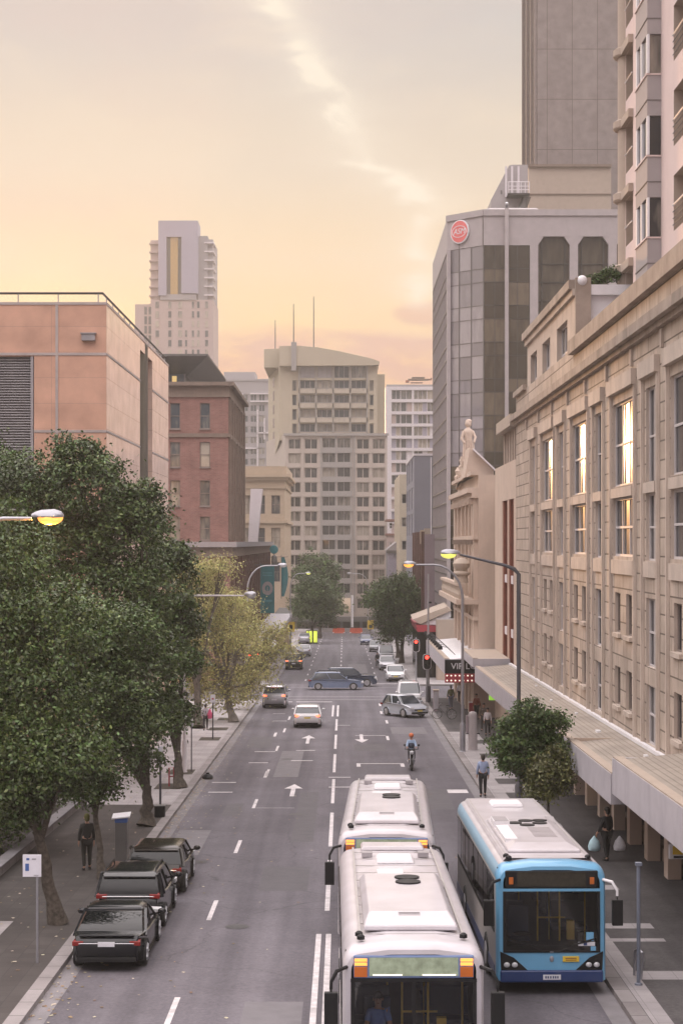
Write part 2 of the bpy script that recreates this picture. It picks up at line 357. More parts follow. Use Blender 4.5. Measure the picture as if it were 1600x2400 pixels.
M['rim'] = mat('alloy', (0.5, 0.5, 0.52), 0.35, metal=0.8)
M['plate'] = mat('plate_white', (0.62, 0.62, 0.66), 0.5)
M['plate_yellow'] = mat('plate_yellow', (0.65, 0.52, 0.12), 0.5)
M['headlamp'] = mat('headlamp', (0.55, 0.56, 0.58), 0.1, spec=0.8, coat=0.5)
M['tail'] = mat('tail_red', (0.20, 0.012, 0.01), 0.2, spec=0.5)
M['tail_lit'] = mat('tail_lit', (0.6, 0.05, 0.03), 0.3, emit=(1.0, 0.16, 0.06), estr=3.2)
M['red_lit'] = mat('signal_red_lit', (0.6, 0.03, 0.02), 0.3, emit=(1.0, 0.06, 0.04), estr=3.5)
M['amber_lit'] = mat('amber_lit', (0.8, 0.3, 0.05), 0.3, emit=(1.0, 0.33, 0.07), estr=1.6)
M['amber'] = mat('amber', (0.5, 0.13, 0.02), 0.3)
M['warm_lit'] = mat('lamp_warm_lit', (0.9, 0.6, 0.2), 0.3, emit=(1.0, 0.40, 0.06), estr=1.35)
M['yellow_lit'] = mat('lamp_yellow_lit', (0.9, 0.8, 0.2), 0.3, emit=(0.80, 0.82, 0.16), estr=0.95)
M['white_lit'] = mat('white_lit', (0.9, 0.8, 0.7), 0.3, emit=(1.0, 0.85, 0.7), estr=0.9)
M['green_lit'] = mat('green_lit', (0.4, 0.8, 0.1), 0.3, emit=(0.45, 0.95, 0.08), estr=0.45)
M['lime_lit'] = mat('lime_lit', (0.7, 0.8, 0.1), 0.3, emit=(0.75, 0.85, 0.10), estr=0.75)
M['skin_a'] = mat('skin', (0.42, 0.24, 0.17), 0.55, var=0.06)
M['hair'] = mat('hair', (0.022, 0.016, 0.012), 0.6, var=0.3, vs=30)

# ------------------------------------------------------------------ geometry helpers
COL = SC.collection

class MB:
    def __init__(s):
        s.v, s.f, s.mi, s.mats = [], [], [], []
    def m(s, ma):
        if ma not in s.mats: s.mats.append(ma)
        return s.mats.index(ma)
    def face(s, pts, ma):
        i = len(s.v); s.v += [tuple(p) for p in pts]; s.f.append(tuple(range(i, i + len(pts)))); s.mi.append(s.m(ma)); return s
    def box(s, x0, x1, y0, y1, z0, z1, ma, skip=''):
        i = len(s.v)
        s.v += [(x0, y0, z0), (x1, y0, z0), (x1, y1, z0), (x0, y1, z0), (x0, y0, z1), (x1, y0, z1), (x1, y1, z1), (x0, y1, z1)]
        for k, q in (('b', (0, 3, 2, 1)), ('t', (4, 5, 6, 7)), ('f', (0, 1, 5, 4)), ('r', (1, 2, 6, 5)), ('k', (2, 3, 7, 6)), ('l', (3, 0, 4, 7))):
            if k in skip: continue
            s.f.append(tuple(i + a for a in q)); s.mi.append(s.m(ma))
        return s
    def obox(s, c, a, b, d, ma):
        c, a, b, d = Vector(c), Vector(a), Vector(b), Vector(d)
        i = len(s.v)
        s.v += [tuple(c + sx * a + sy * b + sz * d) for sz in (-1, 1) for sx, sy in ((-1, -1), (1, -1), (1, 1), (-1, 1))]
        for q in ((0, 3, 2, 1), (4, 5, 6, 7), (0, 1, 5, 4), (1, 2, 6, 5), (2, 3, 7, 6), (3, 0, 4, 7)):
            s.f.append(tuple(i + k for k in q)); s.mi.append(s.m(ma))
        return s
    def bar(s, p, q, w, h, ma):
        """a square bar from p to q"""
        p, q = Vector(p), Vector(q); d = q - p
        up = Vector((0, 0, 1)) if abs(d.normalized().z) < 0.95 else Vector((0, 1, 0))
        a = d.cross(up).normalized() * w / 2; b = a.cross(d).normalized() * h / 2
        return s.obox((p + q) / 2, d / 2, a, b, ma)
    def rings(s, rs, ma, cap=True, closed=True):
        i0 = len(s.v); n = len(rs[0]); k = s.m(ma)
        for r in rs: s.v += [tuple(p) for p in r]
        for j in range(len(rs) - 1):
            for t in range(n if closed else n - 1):
                a = i0 + j * n + t; b = i0 + j * n + (t + 1) % n
                s.f.append((a, b, b + n, a + n)); s.mi.append(k)
        if cap:
            s.f.append(tuple(range(i0, i0 + n))[::-1]); s.mi.append(k)
            e = i0 + (len(rs) - 1) * n
            s.f.append(tuple(range(e, e + n))); s.mi.append(k)
        return s
    def tube(s, path, rad, ma, n=8, cap=True):
        P = [Vector(p) for p in path]
        if not hasattr(rad, '__len__'): rad = [rad] * len(P)
        rs = []; pa = None
        for i, p in enumerate(P):
            d = (P[min(i + 1, len(P) - 1)] - P[max(i - 1, 0)]).normalized()
            if pa is None:
                ref = Vector((0, 0, 1)) if abs(d.z) < 0.9 else Vector((0, 1, 0))
                a = d.cross(ref).normalized()
            else:
                a = (pa - d * pa.dot(d)).normalized()
            pa = a; b = d.cross(a)
            rs.append([p + (a * math.cos(t) + b * math.sin(t)) * rad[i] for t in (2 * math.pi * k / n for k in range(n))])
        return s.rings(rs, ma, cap)
    def lathe(s, c, prof, ma, n=14, axis='Z', sc=(1, 1)):
        c = Vector(c); rs = []
        for r, h in prof:
            ring = []
            for k in range(n):
                t = 2 * math.pi * k / n; a, b = r * math.cos(t) * sc[0], r * math.sin(t) * sc[1]
                ring.append(c + Vector((a, b, h) if axis == 'Z' else ((h, a, b) if axis == 'X' else (a, h, b))))
            rs.append(ring)
        return s.rings(rs, ma)
    def ball(s, c, r, ma, n=12, k=7):
        if not hasattr(r, '__len__'): r = (r, r, r)
        rs = []
        for j in range(k + 1):
            ph = math.pi * (j + 0.02) / (k + 0.04) - math.pi / 2
            rs.append([(c[0] + r[0] * math.cos(ph) * math.cos(t), c[1] + r[1] * math.cos(ph) * math.sin(t), c[2] + r[2] * math.sin(ph)) for t in (2 * math.pi * q / n for q in range(n))])
        return s.rings(rs, ma)
    def prism(s, poly, fn, d0, d1, ma):
        return s.rings([[fn(a, b, d0) for a, b in poly], [fn(a, b, d1) for a, b in poly]], ma)
    def build(s, name, parent=None, off=None, smooth=False, bevel=0.0):
        me = bpy.data.meshes.new(name)
        if off is None: off = tuple(parent.location) if (parent is not None and parent.parent is None and not parent.get('_local')) else (parent.get('_off', (0, 0, 0)) if parent is not None else (0, 0, 0))
        vs = s.v if not any(off) else [(a - off[0], b - off[1], c - off[2]) for a, b, c in s.v]
        me.from_pydata(vs, [], s.f)
        for ma in s.mats: me.materials.append(ma)
        if len(s.mats) > 1: me.polygons.foreach_set('material_index', s.mi)
        if smooth:
            me.polygons.foreach_set('use_smooth', [True] * len(me.polygons))
            try: me.set_sharp_from_angle(angle=math.radians(smooth if smooth is not True else 40))
            except Exception: pass
        me.update()
        o = bpy.data.objects.new(name, me); COL.objects.link(o)
        if parent is not None: o.parent = parent; o['_off'] = tuple(off)
        if bevel:
            b = o.modifiers.new('bevel', 'BEVEL'); b.width = bevel; b.segments = 2; b.limit_method = 'ANGLE'
        return o

def tag(o, label=None, cat=None, group=None, kind=None):
    if label: o['label'] = label
    if cat: o['category'] = cat
    if group: o['group'] = group
    if kind: o['kind'] = kind
    return o

def thing(name, label, cat, loc=(0, 0, 0), group=None, heading=None, slope=True):
    """Empty at the base of a thing; heading (degrees) given -> its parts are built in local space and the thing stands on the sloping street"""
    o = bpy.data.objects.new(name, None); COL.objects.link(o); o.location = loc; o.empty_display_size = 0.3
    tag(o, label, cat, group)
    if heading is not None:
        o['_local'] = 1
        R = Matrix.Rotation(math.radians(heading), 3, 'Z')
        if slope: R = Matrix.Rotation(-math.atan(SL), 3, 'X') @ R
        o.rotation_euler = R.to_euler()
    return o

def struct(mb, name, **k):
    return tag(mb.build(name, **k), kind='structure')

def gz(y): return -SL * y
def GP(px, py):
    """photo pixel of a point on the street -> world"""
    Y = CZ * F / (py - VY - SL * F)
    return Vector(((px - VX) * Y / F, Y, gz(Y)))
def AX(px, Y): return (px - VX) * Y / F
def AZ(py, Y): return CZ - (py - VY) * Y / F
def AP(px, py, Y): return Vector((AX(px, Y), Y, AZ(py, Y)))

def copy_tree(o, parent=None):
    c = o.copy(); COL.objects.link(c); c.parent = parent
    for ch in o.children: copy_tree(ch, c)
    return c

# walls with real openings ------------------------------------------------
class Wall:
    """plane of a facade: origin o=(x,y), run direction d=(dx,dy), outward normal n=(nx,ny)"""
    def __init__(s, o, d, n): s.o, s.d, s.n = o, d, n
    def P(s, u, z, out=0.0):
        return Vector((s.o[0] + s.d[0] * u + s.n[0] * out, s.o[1] + s.d[1] * u + s.n[1] * out, z))
    def fill(s, mb, u0, u1, z0, z1, holes, ma, depth=0.3, rev=None, out=0.0):
        us = sorted({u0, u1, *[max(u0, min(u1, a)) for h in holes for a in h[:2]]})
        zs = sorted({z0, z1, *[max(z0, min(z1, a)) for h in holes for a in h[2:4]]})
        for i in range(len(us) - 1):
            run = None
            for j in range(len(zs) - 1):
                uc, zc = (us[i] + us[i + 1]) / 2, (zs[j] + zs[j + 1]) / 2
                inh = any(h[0] < uc < h[1] and h[2] < zc < h[3] for h in holes)
                if not inh and run is None: run = zs[j]
                if (inh or j == len(zs) - 2) and run is not None:
                    top = zs[j] if inh else zs[j + 1]
                    mb.face([s.P(us[i], run, out), s.P(us[i + 1], run, out), s.P(us[i + 1], top, out), s.P(us[i], top, out)], ma); run = None
        for h in holes:
            a, b, c, d = h[:4]
            for p, q in (((a, c), (b, c)), ((b, c), (b, d)), ((b, d), (a, d)), ((a, d), (a, c))):
                mb.face([s.P(*p, out), s.P(*q, out), s.P(*q, out - depth), s.P(*p, out - depth)], rev or ma)
    def slab(s, mb, u0, u1, z0, z1, d0, d1, ma):
        c = s.P((u0 + u1) / 2, (z0 + z1) / 2, (d0 + d1) / 2)
        mb.obox(c, Vector((*s.d, 0)) * (u1 - u0) / 2, Vector((*s.n, 0)) * (d1 - d0) / 2, (0, 0, (z1 - z0) / 2), ma)
    def window(s, parent, u0, u1, z0, z1, depth, cols, rows, fm, gm, fw=0.07, sill=None, name='window', label=None):
        w = MB()
        for k in range(cols + 1):
            x = u0 + (u1 - u0) * k / cols; x = min(max(x, u0 + fw / 2), u1 - fw / 2)
            s.slab(w, x - fw / 2, x + fw / 2, z0 + 0.002, z1 - 0.002, -depth + 0.01, -depth + 0.075, fm)
        for k in range(rows + 1):
            z = z0 + (z1 - z0) * k / rows; z = min(max(z, z0 + fw / 2), z1 - fw / 2)
            s.slab(w, u0 + 0.002, u1 - 0.002, z - fw / 2, z + fw / 2, -depth + 0.013, -depth + 0.07, fm)
        if sill: s.slab(w, u0 - 0.05, u1 + 0.05, z0 - 0.12, z0 - 0.003, 0.003, sill, fm)
        o = w.build(name, parent)
        if label: o['label'] = label
        g = MB(); g.face([s.P(u0, z0, -depth), s.P(u1, z0, -depth), s.P(u1, z1, -depth), s.P(u0, z1, -depth)], gm)
        g.build('pane', o, off=o['_off'])
        return o
# ------------------------------------------------------------------ ground, road, pavements
def sheet(mb, x0, x1, y0, y1, h, ma):
    mb.face([(x0, y0, gz(y0) + h), (x1, y0, gz(y0) + h), (x1, y1, gz(y1) + h), (x0, y1, gz(y1) + h)], ma)
def sbox(mb, x0, x1, y0, y1, h0, h1, ma):
    mb.rings([[(x0, y0, gz(y0) + h0), (x1, y0, gz(y0) + h0), (x1, y1, gz(y1) + h0), (x0, y1, gz(y1) + h0)],
              [(x0, y0, gz(y0) + h1), (x1, y0, gz(y0) + h1), (x1, y1, gz(y1) + h1), (x0, y1, gz(y1) + h1)]], ma)

KL, KR, PL, PR = -6.79, 6.12, -10.8, 10.2
mb = MB(); sheet(mb, -2500, 2500, -150, 3500, -0.012, M['soil']); struct(mb, 'ground')
mb = MB()
for a, b in ((-30, 40), (40, 90), (90, 138), (138, 158), (158, 230), (230, 345)): sheet(mb, KL, KR, a, b, 0.0, M['asphalt'])
struct(mb, 'road')
mb = MB(); sheet(mb, -160, KL, 138, 156, 0.0, M['asphalt']); sheet(mb, KR, 160, 140, 158, 0.0, M['asphalt'])
sheet(mb, -160, 160, 345, 354, 0.0, M['asphalt']); struct(mb, 'side_street')

mb = MB()
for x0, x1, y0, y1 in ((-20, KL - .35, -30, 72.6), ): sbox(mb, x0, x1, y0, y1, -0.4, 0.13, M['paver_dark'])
sbox(mb, -20, KL - .35, 72.604, 137.6, -0.4, 0.13, M['paver']); sbox(mb, -20, KL - .35, 156.4, 344.6, -0.4, 0.13, M['paver'])
struct(mb, 'pavement')
mb = MB()
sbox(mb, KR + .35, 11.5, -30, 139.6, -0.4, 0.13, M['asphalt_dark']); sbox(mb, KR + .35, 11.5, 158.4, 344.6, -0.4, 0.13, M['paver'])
struct(mb, 'pavement')
mb = MB()
for a, b in ((-30, 137.996), (156.004, 344.996)): sbox(mb, KL - .35, KL, a, b, -0.4, 0.14, M['kerb'])
for a, b in ((-30, 139.996), (158.004, 344.996)): sbox(mb, KR, KR + .35, a, b, -0.4, 0.14, M['kerb'])
sbox(mb, -20, KL - .35, 137.604, 137.996, -0.4, 0.14, M['kerb']); sbox(mb, KR + .35, 30, 139.604, 139.996, -0.4, 0.14, M['kerb'])
struct(mb, 'kerb')
mb = MB()
for a, b in ((-30, 138), (156, 345)): sheet(mb, KL, KL + .42, a, b, 0.004, M['gutter'])
for a, b in ((-30, 140), (158, 345)): sheet(mb, KR - .42, KR, a, b, 0.004, M['gutter'])
struct(mb, 'gutter')
M['litter_a'] = mat('litter_brown', (0.20, 0.14, 0.08), .8, isl=.5); M['litter_b'] = mat('litter_pale', (0.38, 0.34, 0.26), .8, isl=.4)
# pale slabs and dark tree pits let into the pavements
mb = MB()
H = 0.134
for y0, y1 in ((26, 27), (33.4, 34.2), (40.6, 41.5), (44.9, 45.3), (46.6, 47.3), (52.5, 53.3), (60, 60.8), (66, 66.9)):
    sheet(mb, KR + .8, 8.3, y0, y1, H, M['paver'])
sheet(mb, KR + .37, KR + .8, -20, 70, H, M['paver'])
sheet(mb, KR + .37, 8.2, 70, 108, H, M['paver'])
sheet(mb, -9.6, -9.0, 40.2, 43.2, H, M['paver']); sheet(mb, -9.7, -9.0, 44.2, 47.6, H, M['paver'])
sheet(mb, -9.9, -7.2, 31, 35.2, H, M['paver'])
struct(mb, 'paving_band')
mb = MB()
for x, y in ((7.1, 74.5), (7.1, 80), (7.3, 92), (7.3, 100)): sheet(mb, x, x + 1.1, y, y + 2.2, H + .004, M['asphalt_dark'])
for y in (79, 85, 103, 110, 118): sheet(mb, -8.5, -7.3, y - 1, y + 1.2, H, M['soil'])
struct(mb, 'tree_pit')

mb = MB()
for x0, x1, y0, y1, k in ((-2.6, -1.1, 53, 57.5, 0), (-6.2, -5.0, 60, 66, 1), (2.8, 4.6, 72, 79, 0), (-3.4, -2.2, 84, 97, 1), (0.6, 2.4, 97, 101, 0), (-5.6, -4.2, 99, 106, 0), (-2.2, -.9, 36, 39, 1), (3.0, 5.2, 108, 113, 1), (-1.9, -1.1, 63, 78, 0), (-4.9, -4.2, 70, 74, 0), (-5.5, -2.0, 168, 176, 0), (.5, 2.5, 180, 200, 1)):
    sheet(mb, x0, x1, y0, y1, .004, M['patch'] if k == 0 else M['patch_pale'])
struct(mb, 'road_patch')
for x, y in ((-2.9, 47.5), (-4.9, 58.5), (-1.9, 70.5), (1.9, 83.0), (-3.0, 92.5)):
    mb = MB(); c_ = [(x + .33 * math.cos(t), y + .33 * math.sin(t), gz(y + .33 * math.sin(t)) + .009) for t in np.linspace(0, 2 * math.pi, 21)[:-1]]
    mb.face(c_, M['iron']); struct(mb, 'manhole_cover')
# ------------------------------------------------------------------ road markings
mb = MB(); h = 0.008
def mk(x0, x1, y0, y1): sheet(mb, x0, x1, y0, y1, h, M['paint'])
for i in range(6): mk(-3.81, -3.68, 24.4 + 12 * i, 27.4 + 12 * i)
for y in (97, 109, 119): mk(-3.81, -3.68, y, y + 3)
for x in (-0.66, -0.40): mk(x - .07, x + .07, 14, 46.5)
for i in range(6): mk(-0.54, -0.40, 49.8 + 12.1 * i, 58.9 + 12.1 * i)
for x in (-0.78, -0.42): mk(x - .07, x + .07, 122, 133)
for y in (139.2, 143.0, 156.0, 159.2): mk(-6.2, 5.9, y, y + .16)
mk(-3.7, -0.9, 136.6, 137.1); mk(-6.3, -4.0, 136.6, 137.1)
mk(0.2, 5.4, 161.0, 161.5)
for i in range(14): mk(-0.35, -0.22, 165 + 10 * i, 169 + 10 * i); mk(-3.7, -3.58, 166 + 10 * i, 169 + 10 * i)
for i in range(13): mk(3.1, 3.22, 168 + 11 * i, 170.5 + 11 * i)
for px0, px1, py in ((597, 645, 1762), (583, 628, 1788), (694, 738, 1759), (682, 733, 1783), (770, 821, 1822), (770, 823, 1845), (840, 944, 1790), (832, 903, 1724), (497, 553, 1834), (488, 545, 1857), (640, 672, 1690), (640, 668, 1673), (790, 820, 1700), (590, 690, 1894)):
    a, b = GP(px0, py), GP(px1, py); mk(a.x, b.x, a.y - .12, a.y + .12) if px1 - px0 < 99 or py < 1800 else mk(a.x, b.x, a.y - .03, a.y + .03)
a, b = GP(1050, 1859), GP(1093, 1851); mk(a.x, b.x, a.y, b.y)
for px in (840, 943): a = GP(px, 1795); mk(a.x - .1, a.x + .1, a.y - .5, a.y + 1.2)
for px, py in ((908, 1730), (624, 1815), (645, 1722), (890, 1652), (893, 1670), (906, 1692)):
    a = GP(px, py); mk(a.x - .08, a.x + .08, a.y - 1.4, a.y + 1.4)
struct(mb, 'lane_marking')
mb = MB(); rng_ = random.Random(77)
for i in range(1500):
    y = rng_.uniform(28, 120); x = KL + abs(rng_.gauss(0, .35)) + .02 if rng_.random() < .5 else (rng_.uniform(KL - 3.5, KL - .4) if rng_.random() < .5 else (KL + rng_.expovariate(.45)))
    if x > 5: continue
    s = rng_.uniform(.025, .06); a = rng_.uniform(0, 6.3); hh = .145 if x < KL else .012
    mb.face([(x + s * math.cos(a + q), y + s * 1.3 * math.sin(a + q), gz(y) + hh + .004 * (k % 2)) for k, q in enumerate((0, 1.2, 3.1, 4.4))], M['litter_a'] if i % 3 else M['litter_b'])
o_ = mb.build('fallen_leaves'); o_['kind'] = 'stuff'
def arrow(px, py, s, L=4.6):
    mb = MB(); c = GP(px, py)
    def q(*pts): mb.face([(c.x + x, c.y + y * s, gz(c.y + y * s) + .008) for x, y in pts], M['paint'])
    q((-.1, -L / 2), (.1, -L / 2), (.1, L * .12), (-.1, L * .12)); q((-.42, L * .12), (.42, L * .12), (0, L / 2))
    struct(mb, 'arrow_marking')
arrow(722, 1733, 1, 5.5); arrow(687, 1852, 1); arrow(847, 1731, -1, 5.5)

# ------------------------------------------------------------------ building materials
M['tile_o'] = gridmat('orange_panels', (0.60, 0.355, 0.255), (0.57, 0.335, 0.24), (0.45, 0.28, 0.215), 2.5, 1.17, 0.012, 'X', 0.45, 0.0, spec=0.45)
M['tile_p'] = gridmat('pink_panels', (0.76, 0.56, 0.475), (0.71, 0.52, 0.44), (0.48, 0.33, 0.28), 2.9, 1.17, 0.016, 'Y', 0.16, 0.0, spec=0.9)  # pink tiles, base colour raised to stand in for reflected sky
M['joint'] = mat('joint_grey', (0.42, 0.36, 0.34), 0.5)
M['louvre'] = mat('louvre_grey', (0.34, 0.32, 0.33), 0.5, metal=0.3)
M['drum'] = mat('drum_glass', (0.06, 0.06, 0.055), 0.3, spec=0.4)
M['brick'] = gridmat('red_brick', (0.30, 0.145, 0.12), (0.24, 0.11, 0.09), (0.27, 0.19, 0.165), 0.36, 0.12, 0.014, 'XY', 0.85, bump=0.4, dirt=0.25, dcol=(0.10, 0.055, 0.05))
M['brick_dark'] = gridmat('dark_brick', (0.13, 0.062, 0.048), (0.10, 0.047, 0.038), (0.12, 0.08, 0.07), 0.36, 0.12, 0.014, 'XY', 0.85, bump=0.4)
M['trim'] = mat('brown_stone', (0.20, 0.15, 0.12), 0.8, dirt=0.4)
M['canopy'] = mat('canopy_grey', (0.12, 0.115, 0.11), 0.5, var=0.1)
M['stone'] = gridmat('ashlar', (0.47, 0.39, 0.325), (0.41, 0.335, 0.275), (0.15, 0.12, 0.095), 2.1, 0.62, 0.03, 'Y', 0.85, bump=0.7, dirt=0.7, dcol=(0.17, 0.14, 0.12))
M['stone_plain'] = mat('smooth_stone', (0.48, 0.405, 0.345), 0.85, var=0.12, vs=1.0, dirt=0.65, dcol=(0.22, 0.18, 0.15), bump=0.1)
M['stone_dirty'] = mat('weathered_stone', (0.33, 0.27, 0.225), 0.9, var=0.2, vs=0.9, dirt=0.8, dcol=(0.12, 0.10, 0.08), bump=0.3, bs=8)
M['tin'] = gridmat('tin_roof', (0.33, 0.285, 0.24), (0.30, 0.26, 0.22), (0.20, 0.17, 0.14), 0.2, 9.0, 0.02, 'FLAT', 0.6, 0.0, bump=0.5, dirt=0.4, dcol=(0.2, 0.17, 0.14))
M['fascia'] = mat('fascia_lilac', (0.44, 0.42, 0.45), 0.55, var=0.08, dirt=0.5, dcol=(0.25, 0.23, 0.27))
M['cream'] = mat('cream_render', (0.50, 0.40, 0.33), 0.85, var=0.08, vs=0.7, dirt=0.35, dcol=(0.30, 0.23, 0.18))
M['ochre'] = mat('ochre_render', (0.42, 0.33, 0.24), 0.85, var=0.06)
M['rust'] = mat('rust_panels', (0.22, 0.07, 0.045), 0.6, var=0.2)
M['hotel'] = mat('hotel_render', (0.43, 0.375, 0.335), 0.85, var=0.05, vs=0.4)
M['hotel_up'] = mat('hotel_upper', (0.42, 0.365, 0.28), 0.85, var=0.05, vs=0.4)
M['hotel_grey'] = mat('hotel_grey', (0.30, 0.28, 0.27), 0.7, var=0.05)
M['lavender'] = mat('lavender_panels', (0.31, 0.29, 0.36), 0.7, var=0.04, vs=0.1)
M['rose'] = mat('rose_panels', (0.42, 0.33, 0.31), 0.8, var=0.05, vs=0.1)
M['gold'] = mat('gold_strip', (0.40, 0.25, 0.08), 0.6, var=0.05)
M['far_grey'] = mat('far_grey', (0.30, 0.28, 0.29), 0.7, var=0.06)
M['white_frame'] = mat('white_frame', (0.62, 0.58, 0.60), 0.6, var=0.03)
M['slate'] = mat('slate_render', (0.19, 0.19, 0.225), 0.8, var=0.06, vs=0.5)
M['mauve'] = mat('mauve_render', (0.30, 0.24, 0.26), 0.85, var=0.07, vs=0.6)
M['tower_brown'] = gridmat('tower_panels', (0.235, 0.20, 0.19), (0.205, 0.172, 0.165), (0.11, 0.09, 0.085), 3.4, 6.8, 0.05, 'X', 0.6, 0.0, bump=0.2)
M['fin'] = mat('fin_brown', (0.20, 0.165, 0.155), 0.6)
M['beige'] = mat('beige_render', (0.40, 0.33, 0.27), 0.8, var=0.05, dirt=0.3, dcol=(0.25, 0.2, 0.17))
M['office_stone'] = mat('office_stone', (0.39, 0.35, 0.35), 0.7, var=0.08, vs=1.5, dirt=0.2, dcol=(0.2, 0.18, 0.18))
M['pink'] = mat('pink_render', (0.68, 0.55, 0.52), 0.8, var=0.04, vs=0.5, dirt=0.15, dcol=(0.4, 0.3, 0.27))
M['grey_panel'] = mat('grey_panel', (0.34, 0.31, 0.31), 0.7, var=0.04)
M['tan_column'] = mat('tan_column', (0.42, 0.34, 0.28), 0.75, var=0.05)
M['vision'] = glassmat('vision_glass', (0.25, 0.23, 0.24), (0.37, 0.34, 0.35), 0.10, p=0.5, spec=0.7)
M['bronze'] = glassmat('bronze_glass', (0.06, 0.05, 0.036), (0.15, 0.12, 0.085), 0.12, p=0.5, spec=0.4)
M['mullion'] = mat('mullion', (0.17, 0.155, 0.15), 0.45, metal=0.4)
M['mullion_dark'] = mat('mullion_dark', (0.06, 0.055, 0.05), 0.45, metal=0.3)
M['win_white'] = mat('window_white', (0.50, 0.47, 0.47), 0.6, var=0.03)
M['win_brown'] = mat('window_brown', (0.22, 0.18, 0.16), 0.6)
M['roof_dull'] = mat('roof_dull', (0.22, 0.20, 0.20), 0.9)
M['pale_lit'] = mat('pale_lit_window', (0.6, 0.45, 0.2), 0.3, emit=(1.0, 0.68, 0.25), estr=0.55)
M['tiles'] = mat('roof_tiles', (0.20, 0.10, 0.08), 0.85, var=0.2, vs=3)

def front_wall(Y, n=(0, -1)): return Wall((0, Y), (1, 0), n)          # u = world X
def side_wall(X, nx): return Wall((X, 0), (0, 1), (nx, 0))            # u = world Y

def shell(mb, x0, x1, y0, y1, zt, ma, skip=()):
    """the plain faces of a block: roof and whichever walls are not built with openings"""
    zb = gz(y1) - 1
    if 'f' not in skip: mb.face([(x0, y0, zb), (x1, y0, zb), (x1, y0, zt), (x0, y0, zt)], ma)
    if 'k' not in skip: mb.face([(x0, y1, zb), (x1, y1, zb), (x1, y1, zt), (x0, y1, zt)], ma)
    if 'l' not in skip: mb.face([(x0, y0, zb), (x0, y1, zb), (x0, y1, zt), (x0, y0, zt)], ma)
    if 'r' not in skip: mb.face([(x1, y0, zb), (x1, y1, zb), (x1, y1, zt), (x1, y0, zt)], ma)
    mb.face([(x0, y0, zt), (x1, y0, zt), (x1, y1, zt), (x0, y1, zt)], M['roof_dull'])

def facade(root, wall, mb, u0, u1, z0, z1, wins, wallm, fm, gm, depth=0.3, cols=1, rows=1, fw=0.07, sill=None, rev=None):
    wall.fill(mb, u0, u1, z0, z1, wins, wallm, depth, rev)
    for w in wins:
        c, r = (w[4], w[5]) if len(w) > 5 else (cols, rows)
        wall.window(root, w[0], w[1], w[2], w[3], depth, c, r, fm, w[6] if len(w) > 6 else gm, fw, sill)

# ------------------------------------------------------------------ left: orange panelled building
B = thing('panelled_building', 'orange panelled building with glossy pink street side and dark glass drum', 'building', (-10.8, 79.5, gz(79.5)))
mb = MB(); zt = 20.2
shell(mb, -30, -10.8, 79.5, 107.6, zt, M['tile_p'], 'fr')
fw_ = front_wall(79.5); sw_ = side_wall(-10.8, 1)
lou = (-20.5, -14.1, 2.0, 17.85)
fw_.fill(mb, -30, -10.8, -3, zt, [lou], M['tile_o'], 0.35)
slot = (92.6, 98.6, 0.5, 19.6)
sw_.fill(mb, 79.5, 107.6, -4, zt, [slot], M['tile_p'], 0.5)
mb.build('wall', B)
mb = MB()
for z in (17.95, 14.43, 10.9, 7.4):
    fw_.slab(mb, -14.1 if z < 17.9 else -30, -10.8, z - .06, z + .06, 0.002, 0.03, M['joint'])
    sw_.slab(mb, 79.5, 92.6, z - .045, z + .045, 0.002, 0.03, M['louvre']); sw_.slab(mb, 98.6, 107.6, z - .045, z + .045, 0.002, 0.03, M['louvre'])
fw_.slab(mb, -13.12, -13.0, -2, zt, 0.003, 0.034, M['joint'])
mb.build('panel_joint', B)
mb = MB()
for k in range(132):
    z = 2.0 + k * 0.12
    mb.obox(fw_.P(-17.3, z + .07, -.15), (3.2, 0, 0), (0, .05, -.035), (0, 0.006, .010), M['louvre'])
fw_.slab(mb, -20.5, -14.1, 2, 17.85, -.36, -.245, M['roof_dull'])
for x in (-20.4, -17.2, -14.2): fw_.slab(mb, x - .06, x + .06, 2, 17.84, -.34, -.01, M['louvre'])
mb.build('louvre_panel', B)
mb = MB()
rs = []
for z, q in ((0.5, 1), (20.15, 1), (20.6, .86), (20.9, .62), (21.05, .3)): rs.append([(-10.72 - 3.0 + 3.0 * q * math.cos(t), 95.6 + 2.95 * q * math.sin(t), z) for t in (2 * math.pi * k / 28 for k in range(28))])
mb.rings(rs, M['drum'])
mb.build('glass_drum', B, smooth=True)
mb = MB(); fw_.slab(mb, -11.9, -11.3, 18.55, 18.85, 0.0, 0.25, M['louvre']); fw_.slab(mb, -11.95, -11.25, 18.85, 18.9, 0.0, 0.3, M['louvre']); mb.build('wall_vent', B)
mb = MB()
mb.tube([(-30, 79.7, zt + .55), (-11.0, 79.7, zt + .55), (-11.0, 107.4, zt + .55)], 0.06, M['mullion_dark'], 6)
for x in np.arange(-29.5, -10.9, 1.83): mb.tube([(x, 79.7, zt), (x, 79.7, zt + .55)], .03, M['steel'], 5)
for y in np.arange(81, 107.4, 2.2): mb.tube([(-11.0, y, zt), (-11.0, y, zt + .55)], .03, M['steel'], 5)
mb.build('roof_rail', B)
mb = MB(); fw_.slab(mb, -30, -10.78, zt, zt + .12, -0.4, 0.03, M['joint']); sw_.slab(mb, 79.9, 107.6, zt, zt + .12, -0.4, 0.03, M['joint']); mb.build('coping', B)

# low garden wall before it, and the dark garden
mb = MB()
sbox(mb, -11.1, -10.8, 38, 79.2, 0.13, 0.40, M['kerb']); sbox(mb, -11.16, -10.74, 38, 79.2, 0.40, 0.47, M['gutter'])
tag(mb.build('low_wall'), 'low pale concrete wall along the left pavement under the dark trees', 'wall')

